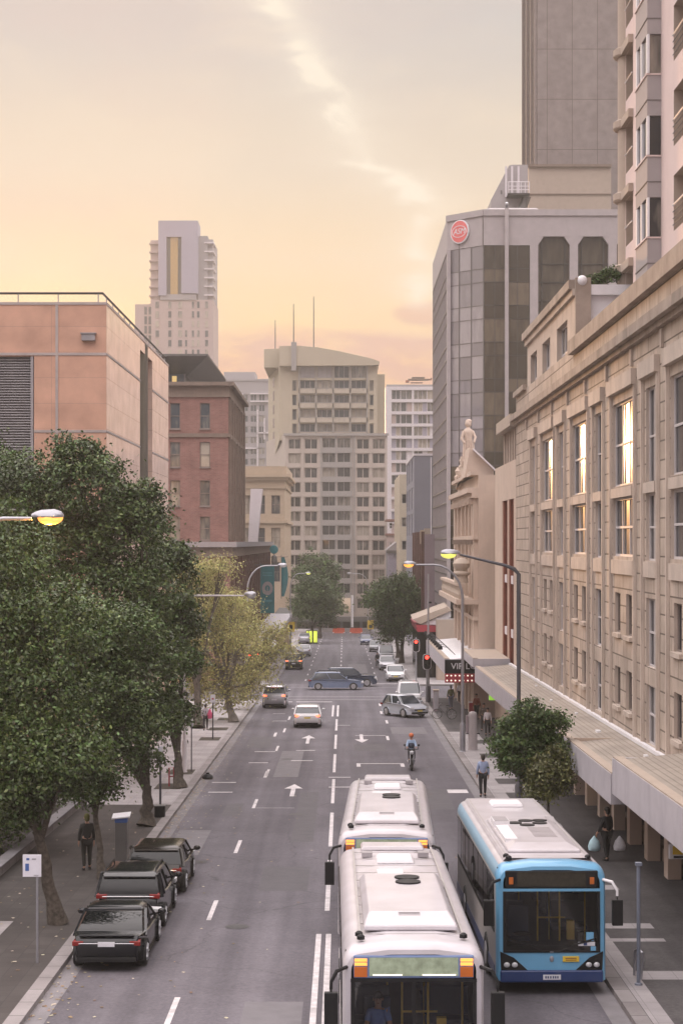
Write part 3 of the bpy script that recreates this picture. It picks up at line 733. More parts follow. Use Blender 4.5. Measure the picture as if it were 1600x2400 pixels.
# ------------------------------------------------------------------ left: red brick corner building
B = thing('brick_building', 'red brick corner building with stone bands and a grey floating roof canopy', 'building', (-10.8, 163.4, gz(163.4)))
mb = MB(); fw_ = front_wall(163.4); sw_ = side_wall(-10.8, 1)
shell(mb, -26, -10.8, 163.4, 189, 24, M['brick'], 'fr')
rowz = ((20.0, 22.4), (16.4, 18.74), (12.75, 15.15), (9.55, 11.75))
wins = [(x, x + .95, a, b, 1, 2) for a, b in rowz for x in (-19.1, -16.25, -13.45)]
facade(B, fw_, mb, -26, -10.8, -5, 24, wins, M['brick'], M['win_brown'], M['glass_blue'], 0.22, sill=0.12)
wins = [(y, y + 1.5, a - .3, b + .2, 1, 3) for a, b in rowz for y in (165.3, 169.1, 172.9, 176.7, 180.5, 184.5)]
facade(B, sw_, mb, 163.4, 189, -5, 24, wins, M['brick'], M['win_brown'], M['glass_blue'], 0.3)
mb.build('wall', B)
mb = MB()
for z0, z1, d in ((22.95, 23.25, .18), (23.25, 24.0, .10), (24.0, 24.35, .55), (19.2, 19.55, .16)):
    fw_.slab(mb, -26, -10.8 + d, z0, z1, 0.003, d, M['trim']); sw_.slab(mb, 163.4, 189, z0, z1, 0.003, d, M['trim'])
for y in (164.3, 168.0, 171.8, 175.6, 179.4, 183.3, 187.6): sw_.slab(mb, y - .3, y + .3, 9.5, 22.95, 0.002, .22, M['trim'])
mb.build('cornice', B)
mb = MB()   # floating roof
x1 = -13.0
top = [(-23, 167, 27.4), (x1, 167, 27.4), (x1, 193, 27.4), (-23, 193, 27.4)]
mid = [(-23, 167, 27.2), (x1, 167, 27.2), (x1, 193, 27.2), (-23, 193, 27.2)]
bot = [(-21, 172, 25.2), (x1 - 3.0, 172, 25.2), (x1 - 3.0, 189, 25.2), (-21, 189, 25.2)]
mb.rings([bot, mid, top], M['canopy']); mb.build('roof_canopy', B)
mb = MB(); fwp = front_wall(170.5)
mb.box(-21, -15.4, 170.5, 188, 24.36, 27.0, M['glass_blue']); mb.build('roof_pavilion', B)
mb = MB()
for x in (-20.9, -19, -17.2, -15.5): mb.box(x - .08, x + .08, 170.38, 170.49, 24.36, 26.9, M['mullion'])
mb.build('mullion', B)
mb = MB(); mb.box(-16.75, -16.3, 170.40, 170.48, 24.5, 25.6, M['pale_lit']); mb.build('lit_panel', B)

B = thing('brick_podium', 'long dark brick podium with columns and a pale ledge beside the left pavement', 'building', (-10.4, 160.5, gz(160.5)))
mb = MB(); fw_ = front_wall(160.5); sw_ = side_wall(-10.4, 1)
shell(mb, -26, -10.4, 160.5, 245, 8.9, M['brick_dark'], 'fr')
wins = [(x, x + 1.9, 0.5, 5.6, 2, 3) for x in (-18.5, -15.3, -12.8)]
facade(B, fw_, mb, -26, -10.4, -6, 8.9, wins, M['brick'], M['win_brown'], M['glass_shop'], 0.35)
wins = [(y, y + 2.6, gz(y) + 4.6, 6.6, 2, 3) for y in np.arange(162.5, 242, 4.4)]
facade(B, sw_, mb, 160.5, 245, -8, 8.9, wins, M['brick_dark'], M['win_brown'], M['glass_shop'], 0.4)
mb.build('wall', B)
mb = MB()
for z0, z1, d in ((7.0, 7.3, .15), (8.0, 8.9, .2), (8.9, 9.4, .6)):
    fw_.slab(mb, -26, -10.4 + d, z0, z1, 0.003, d, M['trim'] if z1 < 9 else M['steel']); sw_.slab(mb, 160.5, 245, z0, z1, 0.003, d, M['trim'] if z1 < 9 else M['steel'])
mb.build('cornice', B)
mb = MB()
for y in np.arange(161.6, 244, 4.4): sw_.slab(mb, y - .35, y + .35, gz(y), 8.0, 0.002, .3, M['brick_dark'])
mb.build('column', B)
mb = MB()
for y0, y1 in ((160.5, 196), (200, 244)): sw_.slab(mb, y0, y1, gz(y0) + 3.5, gz(y0) + 4.0, 0.003, 3.2, M['fascia'])
mb.build('street_awning', B)
mb = MB(); mb.rings([[(-11.7, 214, 9.4), (-10.6, 214, 9.4), (-10.6, 216, 9.4), (-11.7, 216, 9.4)], [(-11.4, 214, 15.9), (-9.95, 214, 15.9), (-9.95, 216, 15.9), (-11.4, 216, 15.9)]], M['white_frame'])
tag(mb.build('roof_fin'), 'tall pale slanted fin standing on the dark brick podium', 'fin')
mb = MB(); mb.box(-15, -12.2, 205, 212, 9.4, 13.6, M['canopy'])
mb.box(-15.2, -12.0, 204.8, 212.2, 13.6, 13.85, M['trim'])
for z in np.arange(9.8, 13.4, .5): mb.box(-14.8, -12.4, 204.9, 205, z, z + .3, M['louvre'])
tag(mb.build('plant_room'), 'small dark louvred plant room on the podium roof beside the pale fin', 'plant room')

# ------------------------------------------------------------------ simple far blocks
def block(name, label, cat, x0, x1, y0, y1, zt, wm, fr=(), sd=(), sX=None, fm=None, gm=None, depth=0.25, cor=(), corm=None, sill=None, fw=.09):
    B = thing(name, label, cat, ((x0 + x1) / 2, y0, gz(y0)))
    mb = MB(); sk = ''
    if fr: sk += 'f'
    if sd: sk += 'r' if sX == 1 else 'l'
    shell(mb, x0, x1, y0, y1, zt, wm, sk)
    f = front_wall(y0)
    if fr: facade(B, f, mb, x0, x1, gz(y1) - 1, zt, list(fr), wm, fm, gm, depth, sill=sill, fw=fw)
    if sd:
        s = side_wall(x1 if sX == 1 else x0, sX)
        facade(B, s, mb, y0, y1, gz(y1) - 1, zt, list(sd), wm, fm, gm, depth, fw=fw)
    mb.build('wall', B)
    if cor:
        mb = MB()
        for z0, z1, d in cor:
            mb.box(x0 - d, x1 + d, y0 - d, y1 + .05, z0, z1, corm or wm)
        mb.build('cornice', B)
    return B

block('sandstone_building', 'old ochre sandstone building with a heavy cornice left of the hotel', 'building', -24, -10.1, 300, 335, 21.0, M['ochre'],
      fr=[(x, x + 1.5, z, z + h, 1, 2) for z, h in ((14.2, 3.2), (8.4, 3.4), (2.5, 3.4)) for x in (-20, -17.5, -15.0, -12.4)], fm=M['win_brown'], gm=M['glass_blue'], depth=.5,
      cor=((20.0, 20.5, .5), (20.5, 21.0, .9), (21.0, 22.4, .3), (12.6, 13.1, .4), (18.6, 18.9, .25)), corm=M['ochre'])
# hazy grey slab and the tower farther off
block('apartment_block', 'hazy grey apartment slab with white frame lines behind the brick building', 'building', AX(500, 520), AX(632, 520), 520, 545, AZ(893, 520), M['far_grey'],
      fr=[(x, x + 1.9, z, z + 2.0, 2, 1) for z in np.arange(AZ(1090, 520), AZ(915, 520), 3.2) for x in np.arange(-37.8, -23, 2.5)], fm=M['far_grey'], gm=M['glass_blue'], fw=.15,
      cor=((AZ(893, 520), AZ(893, 520) + .6, .2),), corm=M['far_grey'])
mb = MB(); Y = 519.6
for px0, px1, py0, py1 in ((567, 570, 922, 1105), (602, 605, 960, 1105), (618, 621, 980, 1030), (586, 632, 921, 924), (586, 632, 939, 942), (602, 632, 1013, 1016), (570, 605, 1049, 1052)):
    mb.box(AX(px0, Y), AX(px1, Y), Y - .25, Y + .3, AZ(py1, Y), AZ(py0, Y), M['white_frame'])
fb = [o for o in COL.objects if o.name == 'apartment_block'][0]
mb.build('frame_line', fb)
mb = MB(); mb.box(AX(525, 525), AX(598, 525), 525, 540, AZ(893, 520) + .6, AZ(872, 525), M['far_grey']); mb.build('roof_plant', fb)

B = thing('residential_tower', 'tall lavender and rose residential tower with a gold strip behind the orange building', 'tower', (AX(425, 550), 550, gz(550)))
Y = 550
def pbox(mb, px0, px1, py0, py1, y0, y1, ma): mb.box(AX(px0, Y), AX(px1, Y), y0, y1, AZ(py1, Y), AZ(py0, Y), ma)
mb = MB()
pbox(mb, 316, 356, 712, 1436, 551, 575, M['rose']); pbox(mb, 355, 500, 703, 1436, 550, 572, M['rose'])
pbox(mb, 351, 372, 559, 712, 553, 572, M['rose']); pbox(mb, 462, 485, 549, 703, 553, 573, M['far_grey']); pbox(mb, 485, 497, 556, 703, 554, 574, M['far_grey'])
mb.build('wall', B)
mb = MB()
pbox(mb, 372, 391, 518, 693, 549.2, 560, M['lavender']); pbox(mb, 426, 464, 518, 688, 549.2, 560, M['lavender']); pbox(mb, 391, 426, 518, 556, 549.2, 560, M['lavender'])
pbox(mb, 376, 460, 690, 703, 549.6, 560, M['far_grey'])
mb.build('lavender_slab', B)
mb = MB(); pbox(mb, 400, 417, 556, 690, 549.8, 553, M['gold']); pbox(mb, 391, 426, 556, 690, 551, 553.5, M['canopy']); mb.build('gold_strip', B)
mb = MB()
for k in range(8):
    z = 566 + k * 20.5
    pbox(mb, 348, 372, z, z + 3, 552.2, 560, M['rose']); pbox(mb, 477, 500, z - 2, z + 1, 552.6, 562, M['white_frame'])
mb.build('balcony', B)
fwt = Wall((0, 550), (1, 0), (0, -1))
for r in range(7):
    for px0, px1 in ((364, 374), (394, 403), (417, 428), (449, 456), (461, 469), (480, 489), (433, 440)):
        if px0 == 433 and r < 3: continue
        y0 = 706 + r * 22.5
        w = MB(); fwt.slab(w, AX(px0, Y), AX(px1, Y), AZ(y0 + 17, Y), AZ(y0, Y), .01, .12, M['rose'])
        o = w.build('window', B); g_ = MB(); fwt.slab(g_, AX(px0 + 1, Y), AX(px1 - 1, Y), AZ(y0 + 16, Y), AZ(y0 + 1, Y), .121, .14, M['glass_blue']); g_.build('pane', o, off=o['_off'])
for r in range(5):
    for px0, px1 in ((338, 344), (348, 356)):
        y0 = 718 + r * 22.5
        w = MB(); fwt.slab(w, AX(px0, Y), AX(px1, Y), AZ(y0 + 18, Y), AZ(y0, Y), -.99, -.85, M['glass_blue']) ; w.build('window', B)

# ------------------------------------------------------------------ the hotel that closes the street
Y = 358.0
B = thing('hotel_block', 'beige hotel block with rows of paired windows and an arched roof closing the street', 'building', (AX(786, Y), Y, gz(Y)))
fw_ = front_wall(Y); mb = MB()
xs = [AX(p, Y) for p in (668, 752, 838, 905)]
zt = AZ(1018, Y)
rows = [(AZ(1025 + 34.0 * k + 28, Y), AZ(1025 + 34.0 * k + 3, Y)) for k in range(12)]
wins = []
for k, (a, b) in enumerate(rows):
    for p0, p1 in ((675, 705), (713, 744), (835, 865), (872, 902)): wins.append((AX(p0, Y), AX(p1, Y), a, b, 2, 1))
mids = []
for k, (a, b) in enumerate(rows):
    for p0, p1 in ((755, 786), (790, 821)): mids.append((AX(p0, Y), AX(p1, Y), a - .6, b + .1, 2, 1))
x0, x1 = AX(668, Y), AX(907, Y)
fw_.fill(mb, x0, x1, -11, zt, wins + mids, M['hotel'], .45)
for w in wins: fw_.window(B, w[0], w[1], w[2], w[3], .45, w[4], w[5], M['hotel'], M['glass_dark'], .17)
for w in mids[:22]: fw_.window(B, w[0], w[1], w[2], w[3], .45, w[4], w[5], M['hotel_grey'], M['glass_dark'], .12, name='balcony_door')
mb.face([(x0, Y, -11), (x0 - 5, Y + 26, -11), (x0 - 5, Y + 26, zt), (x0, Y, zt)], M['hotel'])
mb.face([(x1, Y, -11), (x1, Y + 26, -11), (x1, Y + 26, zt), (x1, Y, zt)], M['hotel'])
mb.face([(x0, Y, zt), (x1, Y, zt), (x1, Y + 26, zt), (x0 - 5, Y + 26, zt)], M['roof_dull'])
mb.build('wall', B)
mb = MB()   # balcony rails and grey bay lines of the middle bay, string courses
for a, b in rows[:11]: fw_.slab(mb, AX(753, Y), AX(823, Y), a - .75, a + .35, .003, .25, M['hotel_grey'])
for p in (752, 787, 824, 830): fw_.slab(mb, AX(p, Y) - .14, AX(p, Y) + .14, -5, zt, .005, .3, M['hotel_grey'])
mb.build('balcony_rail', B)
mb = MB()
fw_.slab(mb, x0 - .3, x1 + .3, zt - .3, zt + .2, .006, .4, M['hotel_grey'])
for p in (708, 868): fw_.slab(mb, AX(p, Y) - .18, AX(p, Y) + .18, -5, zt - .3, .004, .12, M['hotel'])
mb.build('string_course', B)
# upper storeys
Y2 = Y + 4; fu = front_wall(Y2); mb = MB()
ux0, ux1, uzt = AX(655, Y2), AX(884, Y2), AZ(858, Y2)
rows2 = [(AZ(892 + 34 * k + 24, Y2), AZ(892 + 34 * k - 1, Y2)) for k in range(4)]
w2 = [(AX(p0, Y2), AX(p1, Y2), a, b, 3, 1) for a, b in rows2 for p0, p1 in ((703, 738), (743, 778), (783, 818), (823, 858))]
w2 += [(AX(p0, Y2), AX(p1, Y2), a, b, 1, 1) for a, b in rows2 for p0, p1 in ((685, 695), (866, 875))]
w2t = [(AX(p0, Y2), AX(p1, Y2), AZ(886, Y2), AZ(857, Y2), 3, 1) for p0, p1 in ((703, 738), (743, 778), (783, 818), (823, 858))]
fu.fill(mb, ux0, ux1, zt - 1, uzt, w2 + w2t, M['hotel_up'], .8)
for w in w2: fu.window(B, w[0], w[1], w[2], w[3], .8, w[4], w[5], M['hotel_grey'], M['glass_blue'], .12)
for i, w in enumerate(w2t): fu.window(B, w[0], w[1], w[2], w[3], .4, w[4], w[5], M['hotel_grey'], M['louvre'] if i < 2 else M['glass_blue'], .12, name='louvre_window' if i < 2 else 'window')
mb.face([(ux0, Y2, zt - 1), (ux0 - 3.4, Y2 + 25, zt - 8), (ux0 - 3.4, Y2 + 25, uzt), (ux0, Y2, uzt)], M['hotel_up'])
mb.face([(ux1, Y2, zt - 1), (ux1, Y2 + 25, zt - 1), (ux1, Y2 + 25, uzt), (ux1, Y2, uzt)], M['hotel_up'])
mb.box(AX(862, Y2), AX(902, Y2), Y2 + 3, Y2 + 18, zt, AZ(874, Y2), M['hotel_up'])
mb.build('upper_wall', B)
mb = MB()
for a, b in rows2:
    fu.slab(mb, AX(700, Y2), AX(861, Y2), a - .55, a + .45, .004, .5, M['glass_blue']); fu.slab(mb, AX(700, Y2), AX(861, Y2), a + .45, a + .55, .004, .55, M['hotel_grey'])
for p in (701, 740.5, 780.5, 820.5, 860): fu.slab(mb, AX(p, Y2) - .12, AX(p, Y2) + .12, zt, uzt, .007, .5, M['hotel_grey'])
mb.build('terrace', B)
mb = MB()
prof = [(655, 813), (700, 812), (745, 816), (790, 824), (840, 835), (870, 842), (889, 849), (886, 856), (868, 858), (655, 859)]
mb.prism([(AX(a, Y2), AZ(b, Y2)) for a, b in prof[:7]] + [(AX(a, Y2), AZ(b, Y2)) for a, b in prof[7:]], lambda a, b, d: (a, d, b), Y2 - 1.4, Y2 + 24, M['hotel_up'])
mb.prism([(AX(655, Y2), AZ(814, Y2)), (AX(655, Y2), AZ(859, Y2)), (AX(655, Y2) - 3.3, AZ(859, Y2)), (AX(655, Y2) - 3.3, AZ(816, Y2))], lambda a, b, d: (a, d, b), Y2 + 2, Y2 + 24, M['hotel_up'])
mb.build('arched_roof', B)
mb = MB(); mb.box(AX(683, Y2), AX(695, Y2), Y2 - 1.8, Y2 + 1, AZ(870, Y2), AZ(804, Y2), M['hotel_grey']); mb.build('roof_shaft', B)
mb = MB()   # long windows up the angled side
sdw = Wall((ux0, Y2), (-3.4 / 25.23, 25 / 25.23), (-25 / 25.23, -3.4 / 25.23))
for k in range(8):
    z = uzt - 3.3 - k * 2.9
    sdw.slab(mb, 11, 14, z, z + 2.0, .01, .06, M['glass_dark'])
mb.build('side_window', B)
mb = MB()   # dark entrance storey with canopy
fw_.slab(mb, x0 - 1, x1 + 2, -6.9, -5.9, .01, 2.6, M['canopy']); fw_.slab(mb, AX(770, Y), AX(870, Y), -9, -5.9, .006, .3, M['glass_shop'])
for p in (700, 730, 765, 800, 823, 846, 870, 890): fw_.slab(mb, AX(p, Y) - .3, AX(p, Y) + .3, -9, -5.9, .31, .8, M['canopy'])
mb.build('entrance_canopy', B)
z0 = AZ(812, Y2)
for px, py, dd in ((645, 750, 14), (688, 712, 4), (735, 695, 6)):
    mb = MB(); x = AX(px, Y2 + dd); mb.tube([(x, Y2 + dd, z0 - 4), (x, Y2 + dd, AZ(py + 30, Y2 + dd)), (x, Y2 + dd, AZ(py, Y2 + dd))], [.13, .10, .07], M['darkpole'], 6)
    mb.build('antenna', B)

# ------------------------------------------------------------------ white gridded block, slate block and small houses on the right far side
Y = 430.0
wz = [(AZ(912 + 28.5 * k + 24, Y), AZ(912 + 28.5 * k + 2, Y)) for k in range(13)]
B = block('apartment_block', 'white framed apartment block with grey panels right behind the hotel', 'building', AX(903, Y), AX(1075, Y), Y, Y + 25, AZ(906, Y), M['white_frame'],
      fr=[(AX(p0, Y), AX(p1, Y), a, b, c, 1) for a, b in wz for p0, p1, c in ((917, 938, 2), (938.6, 965, 2), (969, 1000, 3), (1000.6, 1017, 2), (1021, 1046, 2))], fm=M['win_white'], gm=M['glass_blue'], depth=.6, fw=.12)
fwx = front_wall(Y)
random.seed(5)
for a, b in wz:
    for p0, p1 in ((917, 927), (953, 965), (969, 979), (990, 1000), (1007, 1017)):
        if random.random() < .55: mb = MB(); fwx.slab(mb, AX(p0, Y), AX(p1, Y), a, b, -.5, -.45, random.choice([M['lavender'], M['rose'], M['white_frame']])); mb.build('blind_panel', B)
mb = MB(); mb.box(AX(905, Y + 5), AX(1075, Y + 5), Y + 5, Y + 22, AZ(906, Y), AZ(897, Y), M['far_grey']); mb.build('roof_storey', B)
mb = MB()   # roof plant with pipes, drawn out and ragged
for k, (p0, p1, q0, q1) in enumerate(((950, 958, 896, 905), (956, 1004, 892, 900), (962, 990, 900, 906), (965, 995, 889, 893), (1000, 1012, 893, 897), (1009, 1012, 889, 896))):
    mb.box(AX(p0, Y + 7 + k * .01), AX(p1, Y + 7), Y + 6 + k * .3, Y + 9 + k * .2, AZ(q1, Y + 7) + 1.0, AZ(q0, Y + 7) + .4, M['rust'] if k % 2 == 0 else M['trim'])
tag(mb.build('roof_plant'), 'rusty jumble of plant on the roof of the white framed block', 'roof plant')

B = block('slate_building', 'plain grey blue rendered building with a windowed street side', 'building', 10.1, 24, 250, 281, AZ(1068, 250), M['slate'],
      sd=[(y, y + 5, z, z + 3.2, 2, 1) for z in (AZ(1130, 260), AZ(1195, 260), AZ(1255, 260)) for y in (255, 265, 274)], sX=-1, fm=M['white_frame'], gm=M['glass_blue'], cor=((AZ(1068, 250), AZ(1068, 250) + .3, .1),), corm=M['white_frame'])
mb = MB(); mb.tube([(AX(1010, 249.8), 249.8, 3), (AX(1010, 249.8), 249.8, AZ(1072, 250))], .1, M['white_frame'], 6); mb.build('downpipe', B)
block('ochre_building', 'narrow ochre grey block between the slate building and the white block', 'building', 9.6, 11.5, 300, 330, AZ(1112, 300), M['hotel_up'],
      fr=[(10.0, 10.8, z, z + 1.6, 1, 1) for z in (0, 4, 8, 12, 16)], fm=M['hotel_grey'], gm=M['glass_dark'])
Y = 318.0
B = thing('gabled_house', 'small pale old house with arched window and gabled roof beside the right trees', 'house', (8.4, Y, gz(Y)))
mb = MB(); fwx = front_wall(Y)
aw = (AX(930, Y), AX(939, Y), AZ(1332, Y), AZ(1305, Y)); lw = (AX(922, Y), AX(936, Y), AZ(1375, Y), AZ(1345, Y))
shell(mb, 8.0, 13, Y, Y + 12, AZ(1290, Y), M['slate'], 'f')
fwx.fill(mb, 8.0, 13, -9, AZ(1290, Y), [aw, lw], M['lavender'], .3); mb.build('wall', B)
fwx.window(B, *aw, .3, 1, 2, M['white_frame'], M['glass_dark']); fwx.window(B, *lw, .3, 2, 1, M['white_frame'], M['glass_dark'])
mb = MB(); c = AX(934.5, Y)
mb.rings([[(c + r * math.cos(t), Y - .25, AZ(1305, Y) + r * math.sin(t)) for t in np.linspace(0, math.pi, 13)] + [(c + r2 * math.cos(t), Y - .25, AZ(1305, Y) + r2 * math.sin(t)) for r2 in (r * .7,) for t in np.linspace(math.pi, 0, 13)] for r in (1.0,)] +
         [[(c + r * math.cos(t), Y, AZ(1305, Y) + r * math.sin(t)) for t in np.linspace(0, math.pi, 13)] + [(c + r * .7 * math.cos(t), Y, AZ(1305, Y) + r * .7 * math.sin(t)) for t in np.linspace(math.pi, 0, 13)] for r in (1.0,)], M['slate'])
mb.build('window_arch', B)
mb = MB(); zr = AZ(1290, Y)
mb.prism([(7.7, zr), (13.3, zr), (10.5, zr + 2.3)], lambda a, b, d: (a, d, b), Y - .4, Y + 12, M['far_grey'])
fwx.slab(mb, 7.8, 13.2, zr - .5, zr, .003, .35, M['canopy']); mb.build('gable_roof', B)
Y = 345.0
block('terrace_house', 'dull pink old terrace with dark roof beyond the gabled house', 'house', AX(908, Y), AX(945, Y), Y, Y + 12, AZ(1255, Y), M['rose'],
      fr=[(AX(p, Y), AX(p + 7, Y), AZ(q + 14, Y), AZ(q, Y), 1, 2) for p in (912, 923) for q in (1225, 1270, 1300)], fm=M['white_frame'], gm=M['glass_dark'], cor=((AZ(1222, Y), AZ(1217, Y), .3), (AZ(1255, Y), AZ(1250, Y), .3)), corm=M['tiles'])
B = block('mauve_building', 'plain mauve rendered building with a brown brick street front', 'building', 9.1, 14, 196, 226, AZ(1252, 196), M['mauve'],
      sd=[(y, y + 1.6, z, z + 2.4, 1, 2) for z in (-1, 3.5) for y in (199, 204, 209, 214, 219)], sX=-1, fm=M['win_brown'], gm=M['glass_dark'])
mb = MB(); sX_ = side_wall(9.1, -1)
for y in (197, 202, 207, 212, 217, 222): sX_.slab(mb, y - .5, y + .5, gz(y), AZ(1250, 196) + .2, .003, .35, M['brick_dark'])
mb.build('pilaster', B)
mb = MB(); mb.box(9.2, 9.9, 199, 200, AZ(1252, 196), AZ(1238, 196), M['beige']); mb.box(8.7, 9.1, 197.5, 198.5, AZ(1275, 196), AZ(1242, 196), M['ochre']); mb.build('chimney', B)
# ------------------------------------------------------------------ right: office tower with round sign
B = thing('office_tower', 'glass and stone office tower with cut corner and round red sign near its top', 'tower', (13.5, 168.7, gz(168.7)))
ztop, zband = 41.3, 38.1
cw = Wall((10.2, 172.0), (0.7071, -0.7071), (-0.7071, -0.7071))     # chamfer, u from street face to front, length 4.67
LC = 4.667
fr_ = front_wall(168.7); st_ = side_wall(10.2, -1)
mb = MB()
mb.face([(13.5, 168.7, ztop), (30, 168.7, ztop), (30, 200, ztop), (10.2, 200, ztop), (10.2, 172, ztop)], M['roof_dull'])
cw.slab(mb, 0, LC, zband, ztop, -.3, 0, M['office_stone'])
fr_.slab(mb, 13.5, 18.0, zband, ztop, -.3, 0, M['office_stone'])
arch = [(18.8, 21.85, 6, 38.95), (22.65, 25.6, 6, 38.95), (26.4, 29.4, 6, 38.95)]
fr_.fill(mb, 18.0, 30, -6, ztop, arch, M['office_stone'], .6)
for a, b, c, d in arch:      # cut top corners
    for x, s in ((a, 1), (b, -1)):
        mb.rings([[fr_.P(x, d, -.02), fr_.P(x + s * .55, d, -.02), fr_.P(x, d - .8, -.02)], [fr_.P(x, d, -.45), fr_.P(x + s * .55, d, -.45), fr_.P(x, d - .8, -.45)]], M['office_stone'])
st_.slab(mb, 172, 200, zband, ztop, -.3, 0, M['office_stone'])
st_.slab(mb, 171.4, 172.8, -6, zband, -.3, .02, M['office_stone'])
mb.face([(30, 168.7, -6), (30, 200, -6), (30, 200, ztop), (30, 168.7, ztop)], M['office_stone']); mb.face([(10.2, 200, -6), (30, 200, -6), (30, 200, ztop), (10.2, 200, ztop)], M['office_stone'])
mb.build('wall', B)
mb = MB()
cw.slab(mb, -.05, LC + .05, ztop - .35, ztop + .25, .004, .14, M['office_stone']); fr_.slab(mb, 13.5, 30, ztop - .35, ztop + .25, .006, .14, M['office_stone'])
cw.slab(mb, 1.55, 1.6, zband, ztop - .4, .001, .03, M['mullion']); cw.slab(mb, LC - .08, LC + .02, zband, ztop - .4, .002, .06, M['mullion'])
mb.build('parapet', B)
fl = []; z = zband; k = 0
while z > -3:
    hgt = 2.25 if k % 2 == 0 else 1.3
    fl.append((z - hgt, z, k % 2)); z -= hgt; k += 1
for i, (a, b, sp) in enumerate(fl):
    for j in range(3):
        if i < 17:
            w = MB(); cw.slab(w, j * LC / 3 + .04, (j + 1) * LC / 3 - .04, a + .03, b - .03, -.12, -.05, M['vision'] if i < 12 or j == 2 else M['bronze']); w.build('glass_panel', B)
    if i < 22:
        for x0, x1 in ((13.52, 15.72), (15.8, 17.95)):
            w = MB(); fr_.slab(w, x0, x1, a + .03, b - .03, -.12, -.05, M['bronze']); w.build('glass_panel', B)
mb = MB()
cw.slab(mb, 0, LC, -5, zband, -.4, -.13, M['mullion_dark']); fr_.slab(mb, 13.5, 18, -5, zband, -.4, -.13, M['mullion_dark'])
for a, b, sp in fl:
    cw.slab(mb, 0, LC, b - .035, b + .035, -.125, -.02, M['mullion']); fr_.slab(mb, 13.5, 18, b - .035, b + .035, -.127, -.02, M['mullion_dark'])
for j in range(4): cw.slab(mb, max(0, j * LC / 3 - .04), j * LC / 3 + .04, -5, zband, -.13, .01, M['mullion'])
for x in (14.6, 15.76, 16.8): fr_.slab(mb, x - .04, x + .04, -5, zband, -.13, -.03, M['mullion_dark'])
mb.build('mullion', B)
mb = MB()
for a, b, c, d in arch: fr_.slab(mb, a, b, c, d, -.62, -.55, M['bronze'])
mb.build('arched_glass', B)
mb = MB()
for a, b, c, d in arch:
    for z in np.arange(d - 2.6, 7, -1.78): fr_.slab(mb, a, b, z - .05, z + .05, -.54, -.45, M['mullion_dark'])
    for x in (a + .42, b - .42): fr_.slab(mb, x - .06, x + .06, c, d, -.541, -.42, M['mullion_dark'])
mb.build('arched_frame', B)
mb = MB(); st_.slab(mb, 172.8, 200, -6, zband, -.3, -.1, M['bronze'])
mb.build('street_glass', B)
mb = MB()
for y in np.arange(173.2, 200, 1.5): st_.slab(mb, y - .06, y + .06, -6, zband, -.09, .0, M['office_stone'])
for a, b, sp in fl: st_.slab(mb, 172.8, 200, b - .06, b + .06, -.092, .01, M['mullion'])
mb.build('street_mullion', B)
mb = MB()   # low hipped roof
b_ = [(11.2, 172.4), (13.9, 169.6), (20, 169.6), (20, 182), (11.2, 182)]
t_ = [(12.6, 174.6), (14.6, 172.6), (19, 172.6), (19, 180), (12.6, 180)]
mb.rings([[(x, y, ztop + .02) for x, y in b_], [(x, y, ztop + 1.15) for x, y in t_]], M['grey_panel']); mb.build('hipped_roof', B)
# the round sign
mb = MB(); zc, uc_ = 39.75, 1.78
def disc(mb, r0, r1, d0, d1, ma, sx=1.0, sz=1.0, dz=0.0):
    n = 36; A = [[cw.P(uc_ + sx * r * math.cos(t), zc + dz + sz * r * math.sin(t), d) for t in (2 * math.pi * k / n for k in range(n))] for r, d in ((r0, d0), (r1, d0), (r1, d1), (r0, d1))]
    mb.rings(A + [A[0]], ma, cap=False)
disc(mb, 0.001, 1.16, .05, .22, M['white']); sg = mb.build('round_sign', B)
M['sign_red'] = mat('sign_red', (0.55, 0.12, 0.12), 0.5, emit=(1.0, 0.2, 0.2), estr=0.12)
mb = MB(); disc(mb, 0.001, 1.05, .221, .25, M['sign_red']); mb.build('sign_face', sg, off=sg['_off'])
mb = MB(); disc(mb, .86, .94, .251, .28, M['white'], 1.0, .62); mb.build('sign_ring', sg, off=sg['_off'])
def text(body, size, mtx, ma, parent, name, shear=0.0, off=(0, 0, 0), ext=0.01):
    cu = bpy.data.curves.new(name, 'FONT'); cu.body = body; cu.size = size; cu.align_x = 'CENTER'; cu.align_y = 'CENTER'; cu.extrude = ext; cu.shear = shear
    cu.materials.append(ma); t0 = bpy.data.objects.new('lettering_curve', cu); COL.objects.link(t0)
    dg = bpy.context.evaluated_depsgraph_get(); me = bpy.data.meshes.new_from_object(t0.evaluated_get(dg)); bpy.data.objects.remove(t0)
    o = bpy.data.objects.new(name, me); COL.objects.link(o)
    mtx = mtx.copy(); mtx.translation = mtx.translation - Vector(off); o.parent = parent; o.matrix_local = mtx
    return o
mt = Matrix(((0.7071, 0, -0.7071, 0), (-0.7071, 0, -0.7071, 0), (0, 1, 0, 0), (0, 0, 0, 1)))
mt.translation = cw.P(uc_, zc, .27)
text('ASM', 0.78, mt, M['white'], sg, 'lettering', 0.25, sg['_off'])
mb = MB(); mb.tube([(15.72, 168.3, -4), (15.72, 168.3, 41.6)], .2, M['office_stone'], 10); mb.tube([(15.72, 168.3, 41.6), (15.72, 168.3, 41.9)], .12, M['darkpole'], 8)
mb.ball((15.72, 168.3, 42.05), .16, M['headlamp']); tag(mb.build('flue_pipe'), 'tall pale round flue pipe running up the front of the glass office tower', 'pipe')

